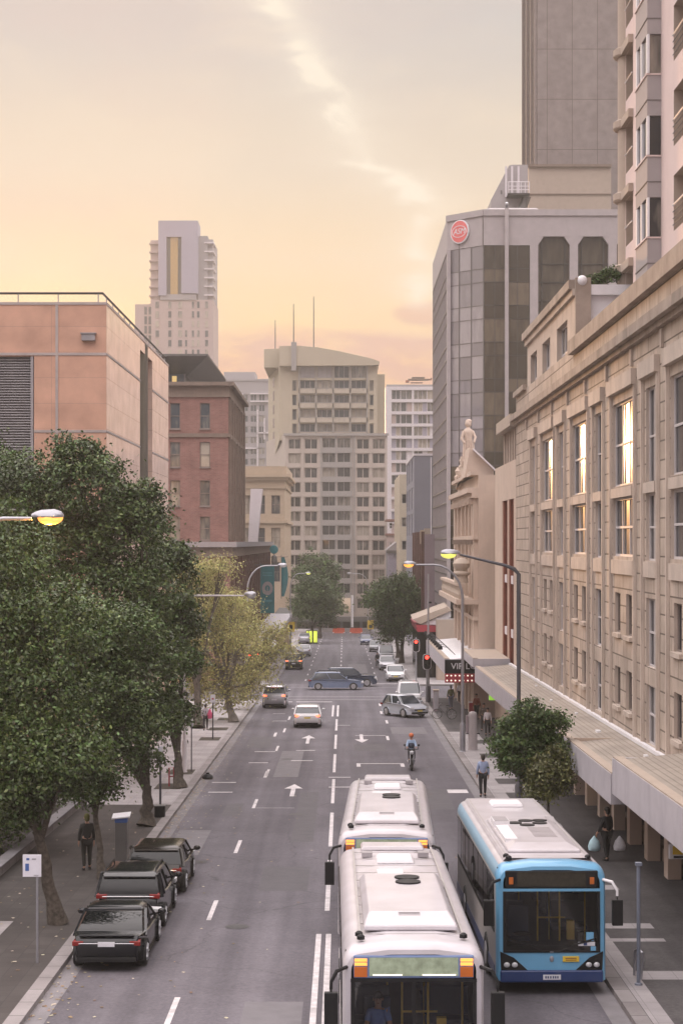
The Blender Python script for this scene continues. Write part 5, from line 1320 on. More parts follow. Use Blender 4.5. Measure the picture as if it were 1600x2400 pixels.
def make_car(label, cat, loc, heading, col, style='hatch', L=4.4, W_=1.8, Hh=1.5, tail='tail', name='car', group=None, rails=False, plate='plate'):
    """local space: +y is the front, z up, x across"""
    R = thing(name, label, cat, loc, group, heading)
    h = L / 2; r = .33 if Hh < 1.6 else .37
    wy = (h - .88, -h + .86)                         # front, rear axle
    # side profile of the lower body with wheel arches
    zb, zs = .22, (min(.92, .635 * Hh) if Hh < 1.6 else 1.05)
    hood, trunk = (zs - .14 if Hh < 1.6 else .98), {'sedan': zs + .07, 'hatch': zs + .03, 'suv': zs + .03, 'van': zs + .02}[style]
    if style == 'van': hood = zs - .02
    def arch(yc):
        return [(yc + (r + .07) * math.cos(t), .27 + (r + .05) * math.sin(t)) for t in np.linspace(0, math.pi, 9)]
    cowl = {'sedan': h * .40, 'hatch': h * .48, 'suv': h * .45, 'van': h * .72}[style]
    prof = [(h - .05, zb + .04), (h, .42), (h - .02, .62), (h - .16, hood - .03), (h - .5, hood + .06), (cowl, zs), (0, zs + .02), (-h * .45, zs + .04)]
    if style == 'sedan': prof += [(-h * .62, zs + .06), (-h + .14, trunk - .01), (-h + .05, trunk - .1), (-h + .0, .66), (-h + .03, .45), (-h + .1, zb + .04)]
    else: prof += [(-h + .14, zs + .05), (-h + .04, zs - .08), (-h, .6), (-h + .02, .45), (-h + .1, zb + .04)]
    bottom = [(wy[1] - r - .08, zb)] + arch(wy[1])[::-1] + [(wy[1] + r + .08, zb), (wy[0] - r - .08, zb)] + arch(wy[0])[::-1] + [(wy[0] + r + .08, zb)]
    poly = prof + bottom
    def plan(y): return 1 - .19 * abs(y / h) ** 4
    mb = MB(); P = paint(col[0], col[1], *(col[2:] if len(col) > 2 else ()))
    lay = []
    for x, k in ((-.47, .955), (-.5, .985), (-.482, 1.0), (-.40, 1.006), (.40, 1.006), (.482, 1.0), (.5, .985), (.47, .955)):
        ring = []
        for y, z in poly:
            top = z > .55
            ring.append((x * W_ * plan(y), y * (k if abs(y) > h - .3 else 1), (z - .55) * (1 + (k - 1) * 2.2) + .55 if top else z))
        lay.append(ring)
    mb.rings(lay, P)
    mb.build('body', R, smooth=35)
    # cabin
    ybr, yfr = {'sedan': (-h * .76, cowl + .02), 'hatch': (-h + .2, cowl + .02), 'suv': (-h + .16, cowl + .02), 'van': (-h + .1, cowl + .03)}[style]
    ytr, ytf = {'sedan': (-h * .27, h * .10), 'hatch': (-h + .62, h * .12), 'suv': (-h + .42, h * .12), 'van': (-h + .18, h * .40)}[style]
    zb2, zt2 = zs - .03, Hh
    def ring(z, yr, yf, w, n=4):
        ins = .10
        return [(-w + .04, yr + .0, z), (w - .04, yr, z), (w, yr + ins, z), (w, (yr + yf) / 2, z), (w, yf - ins, z), (w - .1, yf, z), (-w + .1, yf, z), (-w, yf - ins, z), (-w, (yr + yf) / 2, z), (-w, yr + ins, z)]
    w0, w1 = W_ * .462, W_ * .385
    rsg = []
    for t in (0, .25, .5, .7, .84, .93):
        e = t ** 1.3
        rsg.append(ring(zb2 + (zt2 - zb2) * t, ybr + (ytr - ybr) * t ** 1.25, yfr + (ytf - yfr) * t ** 1.15, w0 + (w1 - w0) * e))
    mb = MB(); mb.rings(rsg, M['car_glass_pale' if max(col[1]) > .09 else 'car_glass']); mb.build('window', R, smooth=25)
    mb = MB(); last = rsg[-1]; zr = last[0][2]
    def grow(rg, k, dz):
        cy = (ytr + ytf) / 2; return [(x * k, cy + (y - cy) * k, z + dz) for x, y, z in rg]
    mb.rings([grow(last, 1.012, -.02), grow(last, 1.01, .012), grow(last, .95, .05), grow(last, .8, .078), grow(last, .55, .095), grow(last, .2, .10)], P)
    mb.build('roof', R, smooth=40)
    # pillars
    for s in (-1, 1):
        def side(t, y):   # point on the glass side
            e = t ** 1.3; return (s * (w0 + (w1 - w0) * e + .004), y, zb2 + (zt2 - zb2) * t)
        def lerp(a, b, t): return a + (b - a) * t
        for yb_, yt_, wd in ((yfr - .07, ytf - .07, .07), (lerp(ybr, yfr, .52), lerp(ytr, ytf, .46), .09), (ybr + .1, ytr + .08, .12 if style != 'van' else .2)) + (((lerp(ybr, yfr, .20), lerp(ytr, ytf, .14), .10),) if style in ('suv', 'van') else ()):
            mb = MB(); mb.bar(side(.0, yb_), side(.93, yt_), wd, .035, P); mb.build('pillar', R)
    # lights, plates, trims
    zt_l = (zs - .10 if style in ('sedan', 'hatch') else .95) if Hh < 1.6 else .95
    for s in (-1, 1):
        mb = MB(); x = s * W_ * .375
        mb.obox((x, -h + .045, zt_l), (W_ * .075, s * -.02, 0), (0, .05, 0), (0, 0, .055 if style != 'van' else .16), M[tail])
        mb.obox((s * W_ * .425, -h + .16, zt_l + .01), (.03, .0, 0), (0, .09, 0), (0, 0, .06), M[tail])
        mb.build('tail_light', R, bevel=.015)
        mb = MB(); mb.obox((s * W_ * .37, h - .10, .66 if Hh < 1.6 else .82), (W_ * .095, -s * .05, 0), (s * .02, .08, .02), (0, -.02, .07), M['headlamp']); mb.build('headlight', R, bevel=.02)
        mb = MB(); yM = cowl - .22
        mb.bar((s * W_ * .45, yM, zs + .05), (s * (W_ * .5 + .06), yM - .02, zs + .09), .05, .05, P); mb.ball((s * (W_ * .5 + .12), yM - .02, zs + .13), (.11, .07, .08), P, 10, 6); mb.build('side_mirror', R, smooth=True)
    mb = MB()
    mb.box(-W_ * .40, W_ * .40, h - .055, h + .012, .30, .42, M['black']); mb.box(-.45, .45, h - .12, h + .006, .5, .62, M['black'])
    mb.build('grille', R, bevel=.02)
    mb = MB(); mb.box(-W_ * .39, W_ * .39, -h - .012, -h + .1, .25, .36, M['black']); mb.box(-W_ * .38, W_ * .38, -h - .004, -h + .05, zt_l - .02, zt_l + .012, M['chrome']); mb.build('rear_bumper', R, bevel=.02)
    mb = MB(); mb.box(-.2, .2, -h - .02, -h + .04, .62, .73, M[plate]); mb.box(-.2, .2, h + .004, h + .022, .44, .54, M[plate]); mb.build('number_plate', R)
    if tail == 'tail_lit':
        mb = MB(); mb.box(-.28, .28, ytr - .10, ytr - .02, Hh - .10, Hh - .055, M['tail_lit']); mb.build('brake_light', R)
    if style != 'sedan':
        mb = MB(); mb.rings([[(-w1 * .95, ytr - .13, Hh - .06), (w1 * .95, ytr - .13, Hh - .06), (w1 * .95, ytr + .12, Hh + .03), (-w1 * .95, ytr + .12, Hh + .03)], [(-w1 * .95, ytr - .13, Hh - .10), (w1 * .95, ytr - .13, Hh - .10), (w1 * .95, ytr + .12, Hh - .04), (-w1 * .95, ytr + .12, Hh - .04)]], P); mb.build('spoiler', R, bevel=.01)
    else:
        mb = MB(); mb.box(-W_ * .36, W_ * .36, -h + .03, -h + .18, trunk - .01, trunk + .03, P); mb.build('boot_lip', R, bevel=.012)
    if rails:
        for s in (-1, 1):
            mb = MB(); mb.tube([(s * w1 * .93, ytf - .1, Hh + .0), (s * w1 * .93, ytf - .3, Hh + .10), (s * w1 * .93, ytr + .3, Hh + .10), (s * w1 * .93, ytr + .1, Hh + .0)], .025, M['black'], 6); mb.build('roof_rail', R)
    for x in (-1, 1):
        for y in wy: car_wheel(R, x * (W_ / 2 - .13), y, r, .22)
    return R

def on_street(x, y): return (x, y, gz(y) + .003)
BLK, SIL, WHT = ('black', (0.012, 0.013, 0.016), .1, .18), ('silver', (0.42, 0.42, 0.46), .5, .3), ('white', (0.66, 0.66, 0.68), 0.0, .3)
make_car('shiny black sedan parked nearest at the left kerb', 'car', on_street(-5.70, 44.2), 0, BLK, 'sedan', 4.6, 1.82, 1.25, plate='plate')
make_car('black roof railed four wheel drive parked behind the nearest black sedan', 'car', on_street(-5.78, 49.0), 0, BLK, 'suv', 4.5, 1.9, 1.50, rails=True)
make_car('black hatchback parked farthest of the three black cars at the left kerb', 'car', on_street(-5.65, 54.3), 0, ('black_brown', (0.022, 0.018, 0.015), .2, .2), 'hatch', 4.4, 1.8, 1.36)
make_car('white hatchback driving away with red tail lights in the lane left of the centre line', 'car', on_street(-2.33, 114.2), 0, WHT, 'hatch', 4.35, 1.78, 1.40, tail='tail_lit', plate='plate_yellow')
make_car('silver four wheel drive braking at the crossing in the left lane', 'car', on_street(-5.15, 131.8), 0, SIL, 'suv', 4.6, 1.82, 1.66, tail='tail_lit')
make_car('dark braking four wheel drive in the left lane beyond the crossing', 'car', on_street(-5.35, 189.3), 0, ('dark_olive', (0.035, 0.032, 0.028)), 'suv', 4.6, 1.9, 1.75, tail='tail_lit')
make_car('silver sedan parked at the left kerb ahead of the dark braking car', 'car', on_street(-5.05, 222.3), 0, SIL, 'sedan', 4.6, 1.8, 1.45)
make_car('grey blue estate wagon crossing the junction from left to right', 'car', on_street(-0.67, 152.6), -90, ('grey_blue', (0.17, 0.22, 0.33), .3, .28), 'hatch', 4.8, 1.84, 1.54, rails=True)
make_car('dark navy four wheel drive half hidden behind the crossing estate wagon', 'car', on_street(0.62, 157.4), -90, ('navy', (0.045, 0.06, 0.10), .3, .25), 'suv', 4.7, 1.9, 1.70)
make_car('white car facing the viewer parked right before the far trees', 'car', on_street(4.92, 166.8), 180, WHT, 'hatch', 4.4, 1.76, 1.48, plate='plate_yellow')
make_car('silver small hatchback angled to the kerb beside the crossing on the right', 'car', on_street(4.25, 122.2), 212, ('ice', (0.46, 0.49, 0.55), .3, .3), 'hatch', 3.85, 1.70, 1.50, plate='plate_yellow')
make_car('white small van tucked behind the angled silver hatchback', 'van', on_street(4.95, 131.6), 180, WHT, 'van', 4.3, 1.72, 1.9, name='van')
make_car('silver car with bluish windscreen parked behind the white car on the right', 'car', on_street(4.65, 187.5), 180, SIL, 'hatch', 4.4, 1.75, 1.5)
make_car('pale van parked in the right row behind the silver car', 'van', on_street(5.0, 206.5), 180, SIL, 'van', 4.9, 1.85, 2.0, name='van')
make_car('dark grey car in the right row beyond the pale van', 'car', on_street(4.35, 237), 180, ('grey', (0.10, 0.11, 0.13)), 'hatch', 4.4, 1.8, 1.5)
make_car('dark blue sedan with pale bonnet farthest up the right lane by the yellow sign', 'car', on_street(3.4, 264), 180, ('blue', (0.04, 0.06, 0.15)), 'sedan', 4.6, 1.85, 1.45)
make_car('pale grey car parked under the far left trees by the lime panels', 'car', on_street(-6.0, 268), 0, SIL, 'suv', 4.5, 1.8, 1.6)

# ------------------------------------------------------------------ buses
M['bus_white'] = mat('bus_white', (0.49, 0.465, 0.49), 0.36, var=0.09, vs=1.3, coat=0.25, dirt=0.6, dcol=(0.40, 0.36, 0.36), bump=.06, bs=3)
M['bus_blue'] = mat('bus_blue', (0.14, 0.37, 0.58), 0.3, var=0.04, coat=0.4)
M['bus_pale'] = mat('bus_pale', (0.27, 0.44, 0.56), 0.35, var=.05, coat=.3)
M['bus_navy'] = mat('bus_navy', (0.012, 0.035, 0.13), 0.35, var=0.05, coat=0.3)
M['bus_silver'] = mat('bus_silver', (0.36, 0.34, 0.33), 0.4, var=0.08, dirt=.6, dcol=(.2, .18, .17))
M['windscreen'] = clearglass('windscreen', (0.74, 0.75, 0.73), 0.03)
M['display_lit'] = mat('display_lit', (0.27, 0.32, 0.24), 0.25, var=0.35, vs=5, emit=(0.62, 0.72, 0.40), estr=0.10)
M['display_off'] = mat('display_off', (0.03, 0.026, 0.016), 0.2, var=0.3, vs=10, spec=0.6)
M['display_blue'] = mat('display_surround', (0.14, 0.20, 0.36), 0.35)
M['seat'] = mat('seat_cloth', (0.03, 0.05, 0.10), 0.8)
M['bus_inside'] = mat('bus_inside', (0.07, 0.07, 0.065), 0.8)
M['grab_yellow'] = mat('grab_yellow', (0.60, 0.40, 0.05), 0.5)

def make_bus(label, loc, heading, L, body, cap, side, scheme):
    """local: front face at y=0, runs back along +y, z up"""
    R = thing('bus', label, 'bus', loc, None, heading)
    Wd = 1.25; zt = 3.02
    def section(sx=1.0, dz=0.0, zb=.34):
        pts = [(-Wd * sx, zb), (-Wd * sx, 1.5), (-Wd * sx, 2.62 - dz)]
        for t in np.linspace(0, math.pi / 2, 6)[1:]: pts.append((-Wd * sx + .24 * (1 - math.cos(t)), 2.62 - dz + .33 * math.sin(t)))
        pts += [(-.45 * sx, zt - dz + .0), (.45 * sx, zt - dz + .0)]
        half = [(-x, z) for x, z in pts[:-2]][::-1]
        return pts + half
    n = len(section())
    mb = MB(); side_m = side
    stations = [(0.0, .95, .10), (.06, .985, .04), (.22, 1.0, .0), (.5, 1.0, 0)] + [(y, 1.0, 0) for y in np.linspace(1.2, L - .5, 12)] + [(L - .12, .99, .02), (L, .95, .10)]
    rs = [[(x, y, z) for x, z in section(s, d)] for y, s, d in stations]
    front, rear = (body, side)
    i0 = 4
    mb.rings(rs[:i0], cap, cap=False); mb.rings(rs[i0 - 1:], side, cap=False)
    mb.face(rs[-1], side)
    if scheme == 'blue':     # silver lower sides, blue cant rail and rear corners
        for i, f in enumerate(mb.f):
            c = [sum(mb.v[j][q] for j in f) / len(f) for q in range(3)]
            if 2.55 > c[2] and c[1] > .35: mb.mi[i] = mb.m(M['bus_silver'])
            elif c[1] > .6: mb.mi[i] = mb.m(M['bus_white'] if abs(c[0]) < 1.16 else M['bus_pale'])
    # front ring round the windscreen opening
    inner = []
    zi0, zi1 = .98, 2.84
    for x, y, z in rs[0]:
        t = (z - .34) / (zt - .1 - .34); inner.append((x * .925, -.012, zi0 + (zi1 - zi0) * t))
    mb.rings([rs[0], inner], cap, cap=False)
    # floor
    mb.face([(-1.2, .05, .36), (1.2, .05, .36), (1.2, L - .1, .36), (-1.2, L - .1, .36)], M['black'])
    mb.build('body', R, smooth=45)
    if scheme == 'blue':     # roof is white between the blue cant rails
        mb = MB(); mb.rings([[(x, y, zt + .006 - abs(x) * .0) for x in (-.98, -.5, 0, .5, .98)] for y in (.55, 3, 6, 9, L - .35)], M['bus_white'], cap=False, closed=False)
        for s in (-1, 1): mb.rings([[(s * 1.035, y, 2.955 + .008), (s * .981, y, zt + .006)] for y in (.55, L - .35)], M['bus_white'], cap=False, closed=False)
        mb.build('roof_panel', R)
    # windscreen, display, interior
    ws_top = 2.36
    mb = MB(); k = .925 * .95 * Wd
    mb.rings([[(x, -.012 - .03 * (1 - (x / k) ** 2), z) for x in np.linspace(-k + .012, k - .012, 7)] for z in (zi0 + .01, 1.6, ws_top)], M['windscreen'], cap=False, closed=False)
    mb.build('windscreen', R, smooth=True)
    mb = MB(); mb.box(-k - .01, k + .01, -.03, .0, ws_top, ws_top + .06, cap if scheme == 'blue' else M['black']); mb.box(-.035, .035, -.045, -.013, zi0, ws_top, M['black']) if scheme != 'blue' else None
    for s in (-1, 1): mb.box(s * (k - .03) - .035, s * (k - .03) + .035, -.030, -.008, zi0, ws_top, M['black'])
    mb.box(-k, k, -.032, -.006, zi0 - .005, zi0 + .045, M['black']); mb.build('windscreen_frame', R)
    mb = MB(); kd = k - .10
    mb.box(-kd - .06, kd + .06, -.028, .1, ws_top + .062, 2.83, M['black'] if scheme == 'blue' else M['display_blue']); d = mb.build('destination_display', R, bevel=.03)
    mb = MB(); mb.box(-.78, .78, -.036, -.029, ws_top + .11, 2.79, M['display_off'] if scheme == 'blue' else M['display_lit']); mb.build('display_screen', d, off=(0, 0, 0))
    if scheme != 'blue':
        mb = MB(); mb.box(-.72, -.2, -.041, -.037, ws_top + .115, ws_top + .14, M['white_lit']); mb.box(.15, .74, -.041, -.037, ws_top + .115, ws_top + .14, M['white_lit']); mb.build('display_light', d, off=(0, 0, 0))
    for s in (-1, 1):
        if scheme == 'blue':
            mb = MB(); mb.box(s * .92 - .05, s * .92 + .05, -.042, -.029, ws_top + .16, ws_top + .32, M['amber']); mb.build('indicator', R, bevel=.01)
        else:
            mb = MB()
            for z in (.29, .36): mb.box(s * .93 - .11, s * .93 + .11, -.045, -.029, ws_top + z, ws_top + z + .055, M['amber_lit'])
            mb.box(s * .93 - .115, s * .93 + .115, -.04, -.0285, ws_top + .09, ws_top + .27, M['amber']); mb.build('indicator', R, bevel=.01)
    # inside: floor, dashboard, seats, poles
    mb = MB(); mb.box(-1.2, 1.2, .12, L - .6, .5, .62, M['bus_inside']); mb.box(-1.12, 1.12, .08, .55, .95, 1.12, M['black']); mb.box(-1.2, 1.2, .3, .4, 2.3, 2.85, M['bus_inside'])
    mb.build('interior_floor', R)
    mb = MB()
    for y in np.arange(2.4, L - 2, 1.0):
        for x in (-.75, .75):
            mb.box(x - .42, x + .42, y, y + .42, 1.0, 1.1, M['seat']); mb.box(x - .42, x + .42, y + .38, y + .46, 1.1, 1.65, M['seat'])
    mb.box(-.85, -.35, 1.5, 1.6, 1.05, 1.75, M['seat']); mb.box(-.85, -.35, 1.1, 1.55, .95, 1.05, M['seat'])
    mb.build('seat', R, bevel=.03)
    mb = MB()
    for x, y in ((.3, .9), (.95, 1.3), (-.15, 1.4), (.35, 3.2), (-.35, 3.6)): mb.tube([(x, y, .62), (x, y, 2.85)], .02, M['grab_yellow'], 6)
    mb.tube([(-.15, 1.4, 1.5), (.5, 1.4, 1.5)], .02, M['grab_yellow'], 6)
    mb.box(.45, .62, .7, .85, 1.12, 1.55, M['grab_yellow']); mb.build('grab_pole', R)
    mb = MB(); mb.lathe((-.6, .62, 1.28), [(.20, -.015), (.235, 0), (.20, .015), (.165, 0)], M['black'], 18); mb.build('steering_wheel', R)
    # lower front
    mb = MB()
    if scheme == 'blue':
        mb.box(-1.17, 1.17, -.05, .02, .30, .58, M['bus_navy'])
    else: mb.box(-1.17, 1.17, -.05, .02, .30, .55, M['bus_white'])
    mb.build('bumper', R, bevel=.04)
    for s in (-1, 1):
        mb = MB()
        if scheme == 'blue':
            mb.rings([[(s * .55, -.035, .58), (s * 1.15, -.02, .58), (s * 1.17, -.02, 1.0), (s * .86, -.03, .86)], [(s * .55, .02, .58), (s * 1.15, .03, .58), (s * 1.17, .03, 1.0), (s * .86, .02, .86)]], M['black'])
        else: mb.box(s * .92 - .22, s * .92 + .22, -.035, .02, .62, .82, M['black'])
        hl = mb.build('headlight', R)
        mb = MB()
        for q in (.78, .96): mb.ball((s * (q + .06), -.035, .70), (.07, .03, .06), M['headlamp'], 10, 6)
        mb.build('lamp', hl, off=(0, 0, 0), smooth=True)
    mb = MB(); mb.box(-.2, .2, -.07, -.051, .37, .48, M['plate']); pl_ = mb.build('number_plate', R)
    mb = MB()
    for x in (-.14, -.09, -.03, .03, .08, .13): mb.box(x - .015, x + .015, -.073, -.0705, .40, .455, M['bus_navy'])
    mb.build('plate_marks', pl_, off=(0, 0, 0))
    for s in (-1, 1):
        mb = MB(); mb.tube([(s * .15, -.035, zi0 + .0), (s * .5, -.055, 1.16), (s * .9, -.05, 1.24)], .015, M['black'], 5); mb.bar((s * .35, -.055, 1.12), (s * 1.0, -.05, 1.30), .02, .03, M['black']); mb.build('wiper', R)
    # side glazing
    for s in (-1, 1):
        x = s * (Wd + .004)
        y = .55
        k2 = 0
        while y < L - 1.0:
            wlen = 1.35 if k2 % 4 != 1 else 1.15
            door = (s == 1 and k2 in (0, 3))          # doors on the kerb side
            mb = MB(); z0 = .5 if door else 1.45
            mb.rings([[(x, y, z0), (x, y + wlen, z0), (x, y + wlen, 2.55), (x, y, 2.55)], [(x + s * .02, y + .03, z0 + .03), (x + s * .02, y + wlen - .03, z0 + .03), (x + s * .02, y + wlen - .03, 2.52), (x + s * .02, y + .03, 2.52)]], M['car_glass'])
            mb.build('door' if door else 'side_window', R); y += wlen + .07; k2 += 1
        mb = MB(); mb.box(min(x, x + s * .01), max(x, x + s * .01), .5, L - .5, 1.33, 1.44, M['black']); mb.box(min(x, x + s * .012), max(x, x + s * .012), .4, L - .3, .34, .6, M['bus_navy'] if scheme == 'blue' else M['bus_silver'])
        mb.build('side_moulding', R)
    # mirrors
    for s in (-1, 1):
        mb = MB()
        mb.tube([(s * 1.15, .05, 2.62), (s * 1.35, -.22, 2.60), (s * 1.45, -.28, 2.42), (s * 1.45, -.28, 2.3)], [.035, .035, .03, .03], M['white'] if scheme == 'blue' and s == 1 else M['black'], 7)
        a = mb.build('mirror', R, smooth=True)
        mb = MB(); zc_ = 1.92 if scheme == 'blue' else 1.95
        mb.box(s * 1.45 - .12, s * 1.45 + .12, -.36, -.22, zc_ - .28, zc_ + .3, M['black']); mb.bar((s * 1.45, -.28, 2.35), (s * 1.45, -.28, zc_ + .25), .03, .03, M['black']); mb.build('mirror_head', a, off=(0, 0, 0), bevel=.04)
    # roof gear
    zr = zt + .004
    def pod(y0, y1, w, hgt, name, ma, inset=.12, slope=.5):
        mb = MB(); b0 = [(-w, y0), (w, y0), (w, y1), (-w, y1)]; t0 = [(-w + inset, y0 + slope), (w - inset, y0 + slope), (w - inset, y1 - inset), (-w + inset, y1 - inset)]
        mb.rings([[(x, y, zr) for x, y in b0], [(x * .99, y + .02, zr + hgt * .45) for x, y in b0], [(x, y, zr + hgt) for x, y in t0]], ma)
        return mb.build(name, R, bevel=.03)
    if scheme == 'blue':
        pod(1.3, 6.6, .86, .17, 'air_conditioner', M['bus_white'], .25, .6)
        mb = MB()
        for x, y in ((-.28, 5.15), (.05, 5.55), (.36, 5.1), (.0, 4.75), (.42, 5.6)): mb.lathe((x, y, zr + .165), [(.001, 0), (.19, 0), (.19, .03), (.001, .03)], M['black'], 16)
        mb.build('fan', R)
        mb = MB(); mb.box(-.82, -.42, 5.0, 5.9, zr + .05, zr + .24, M['white']); mb.box(-.80, -.44, 5.02, 5.88, zr + .241, zr + .25, M['louvre']); mb.box(-.80, -.5, 2.4, 4.7, zr + .10, zr + .18, M['white'])
        for k in range(8): mb.box(-.05 + .0 * k, .5, 2.7 + k * .22, 2.78 + k * .22, zr + .172, zr + .18, M['grey_panel'])
        mb.build('roof_vent', R)
        mb = MB(); mb.rings([[(.62, 6.9, zr), (.95, 5.6, zr), (.95, 6.9, zr)], [(.72, 6.8, zr + .12), (.93, 6.0, zr + .02), (.93, 6.8, zr + .12)]], M['louvre']); mb.build('roof_scoop', R)
        pod(9.6, 10.5, .45, .12, 'roof_hatch', M['white'], .05, .05)
    else:
        pod(1.15, 6.3, .86, .22, 'air_conditioner', M['bus_white'], .12, .75)
        mb = MB()
        for x, y in ((.12, 5.0), (.12, 5.55)): mb.lathe((x, y, zr + .215), [(.001, 0), (.26, 0), (.26, .035), (.001, .035)], M['black'], 16)
        mb.build('fan', R)
        mb = MB(); mb.box(-.45, .1, 6.5, 7.4, zr, zr + .10, M['white']); 
        for k in range(6): mb.box(-.2, .2, 1.32 + k * .09, 1.37 + k * .09, zr + .08 + k * .026, zr + .088 + k * .026, M['louvre'])
        mb.build('roof_vent', R, bevel=.02)
        pod(8.7, 9.5, .42, .12, 'roof_hatch', M['white'], .05, .05)
        pod(L - .95, L - .15, .75, .10, 'engine_hump', M['bus_white'], .05, .05)
    mb = MB()
    for x, y in ((-.92, .5), (.92, .62), (-.95, .8)): mb.lathe((x, y, zr - .02), [(.07, 0), (.07, .06), (.03, .09)], M['black'], 10)
    if scheme != 'blue':
        for x in (-.62, .68): mb.box(x - .12, x + .12, L - 1.9, L - 1.6, zr - .01, zr + .10, M['louvre'])
    mb.build('roof_fitting', R)
    mb = MB()
    for y in np.arange(.9, L - .6, .95):      # roof seams
        mb.box(-.95, .95, y - .012, y + .012, zr - .012, zr + .002, M['bus_silver'])
    for x in (-.93, .93): mb.box(x - .02, x + .02, .6, L - .4, zr - .012, zr + .004, M['bus_silver'])
    mb.build('roof_seam', R)
    for s in (-1, 1):
        for y in (2.4, L - 3.2):
            mb = MB(); mb.lathe((s * 1.13, y, .48), [(.2, -.15), (.48, -.15), (.5, -.1), (.5, .1), (.48, .15), (.2, .15)], M['rubber'], 22, 'X'); w = mb.build('wheel', R, smooth=40)
            mb = MB(); mb.lathe((s * 1.27, y, .48), [(.001, -.02), (.27, -.02), (.27, .02), (.001, .02)], M['rim'], 18, 'X'); mb.build('rim', w, off=(0, 0, 0))
    if scheme == 'blue':
        mb = MB(); mb.box(.25, .62, -.04, -.006, .77, .89, M['yellow']); s_ = mb.build('yellow_notice', R)
        mb = MB(); mb.box(.31, .56, -.045, -.041, .84, .858, M['rust']); mb.box(.31, .56, -.045, -.041, .80, .815, M['rust']); mb.build('notice_marks', s_, off=(0, 0, 0))
        mb = MB(); mb.box(.78, .95, -.05, -.043, 1.24, 1.44, M['bus_blue']); mb.box(.60, .98, -.05, -.043, 1.13, 1.22, M['plate']); mb.box(.72, .80, -.053, -.051, 1.14, 1.21, M['bus_navy']); mb.box(.88, 1.0, -.05, -.043, 1.02, 1.12, M['bus_blue']); mb.build('windscreen_sticker', R)
        mb = MB(); mb.ball((0, -.02, .83), (.05, .02, .07), M['steel'], 10, 6); mb.ball((0, -.02, .99), (.06, .025, .025), M['steel'], 10, 6); mb.build('badge', R)
    return R

bus1 = make_bus('nearest white bus with lit destination display and its driver behind the windscreen', (1.23, 30.6, gz(30.6)), 0.4, 11.6, M['bus_white'], M['bus_white'], M['bus_white'], 'white')
bus2 = make_bus('second white bus close behind the nearest one', (1.10, 44.7, gz(44.7)), -1.6, 12.2, M['bus_white'], M['bus_white'], M['bus_white'], 'white')
bus3 = make_bus('light blue fronted bus with white roof beside the right kerb', (4.72, 39.6, gz(39.6)), 0.6, 12.0, M['bus_blue'], M['bus_blue'], M['bus_blue'], 'blue')
# ------------------------------------------------------------------ trees
def leaf_cloud(name, parent, lobes, n, size, ma, seed, clump=.46, per=44, fill=.38, droop=0.25):
    """many leaf-sized folded blades in clumps spread through the lobes of a crown"""
    rng = np.random.default_rng(seed)
    L = np.array(lobes, float); wgt = L[:, 3] ** 2.2; wgt /= wgt.sum()
    nc = max(8, n // per)
    li = rng.choice(len(L), nc, p=wgt)
    d = rng.normal(size=(nc, 3)); d /= np.linalg.norm(d, axis=1)[:, None]
    d[:, 2] = np.where(d[:, 2] < -.55, -d[:, 2] * .6, d[:, 2])
    rr = L[li, 3] * (fill + (1 - fill) * rng.random(nc) ** .45) * (0.86 + .24 * rng.random(nc))
    cc = L[li, :3] + d * rr[:, None]
    ci = rng.integers(0, nc, n)
    off = rng.normal(size=(n, 3)); off *= clump * (.5 + rng.random(nc))[ci][:, None] * .5; off[:, 2] *= .6
    p = cc[ci] + off
    nrm = rng.normal(size=(n, 3)) * .75 + d[ci] * .6 + np.array([0, 0, .55]); nrm /= np.linalg.norm(nrm, axis=1)[:, None]
    a = np.cross(nrm, rng.normal(size=(n, 3))); a /= np.linalg.norm(a, axis=1)[:, None]
    a[:, 2] -= droop; a /= np.linalg.norm(a, axis=1)[:, None]
    b = np.cross(nrm, a)
    s = size * (.6 + .8 * rng.random(n))[:, None]
    tip, base = p + a * s * .5, p - a * s * .5
    l, r = p + b * s * .27 + nrm * s * .05, p - b * s * .27 + nrm * s * .05
    V = np.stack([base, r, tip, l], 1).reshape(-1, 3) - np.array(parent.location)
    me = bpy.data.meshes.new(name)
    me.vertices.add(4 * n); me.vertices.foreach_set('co', V.ravel().astype(np.float32))
    me.loops.add(4 * n); me.loops.foreach_set('vertex_index', np.arange(4 * n, dtype=np.int32))
    me.polygons.add(n); me.polygons.foreach_set('loop_start', np.arange(0, 4 * n, 4, dtype=np.int32)); me.polygons.foreach_set('loop_total', np.full(n, 4, dtype=np.int32))
    me.materials.append(ma); me.update(calc_edges=True); me.validate()
    o = bpy.data.objects.new(name, me); COL.objects.link(o); o.parent = parent
    return o

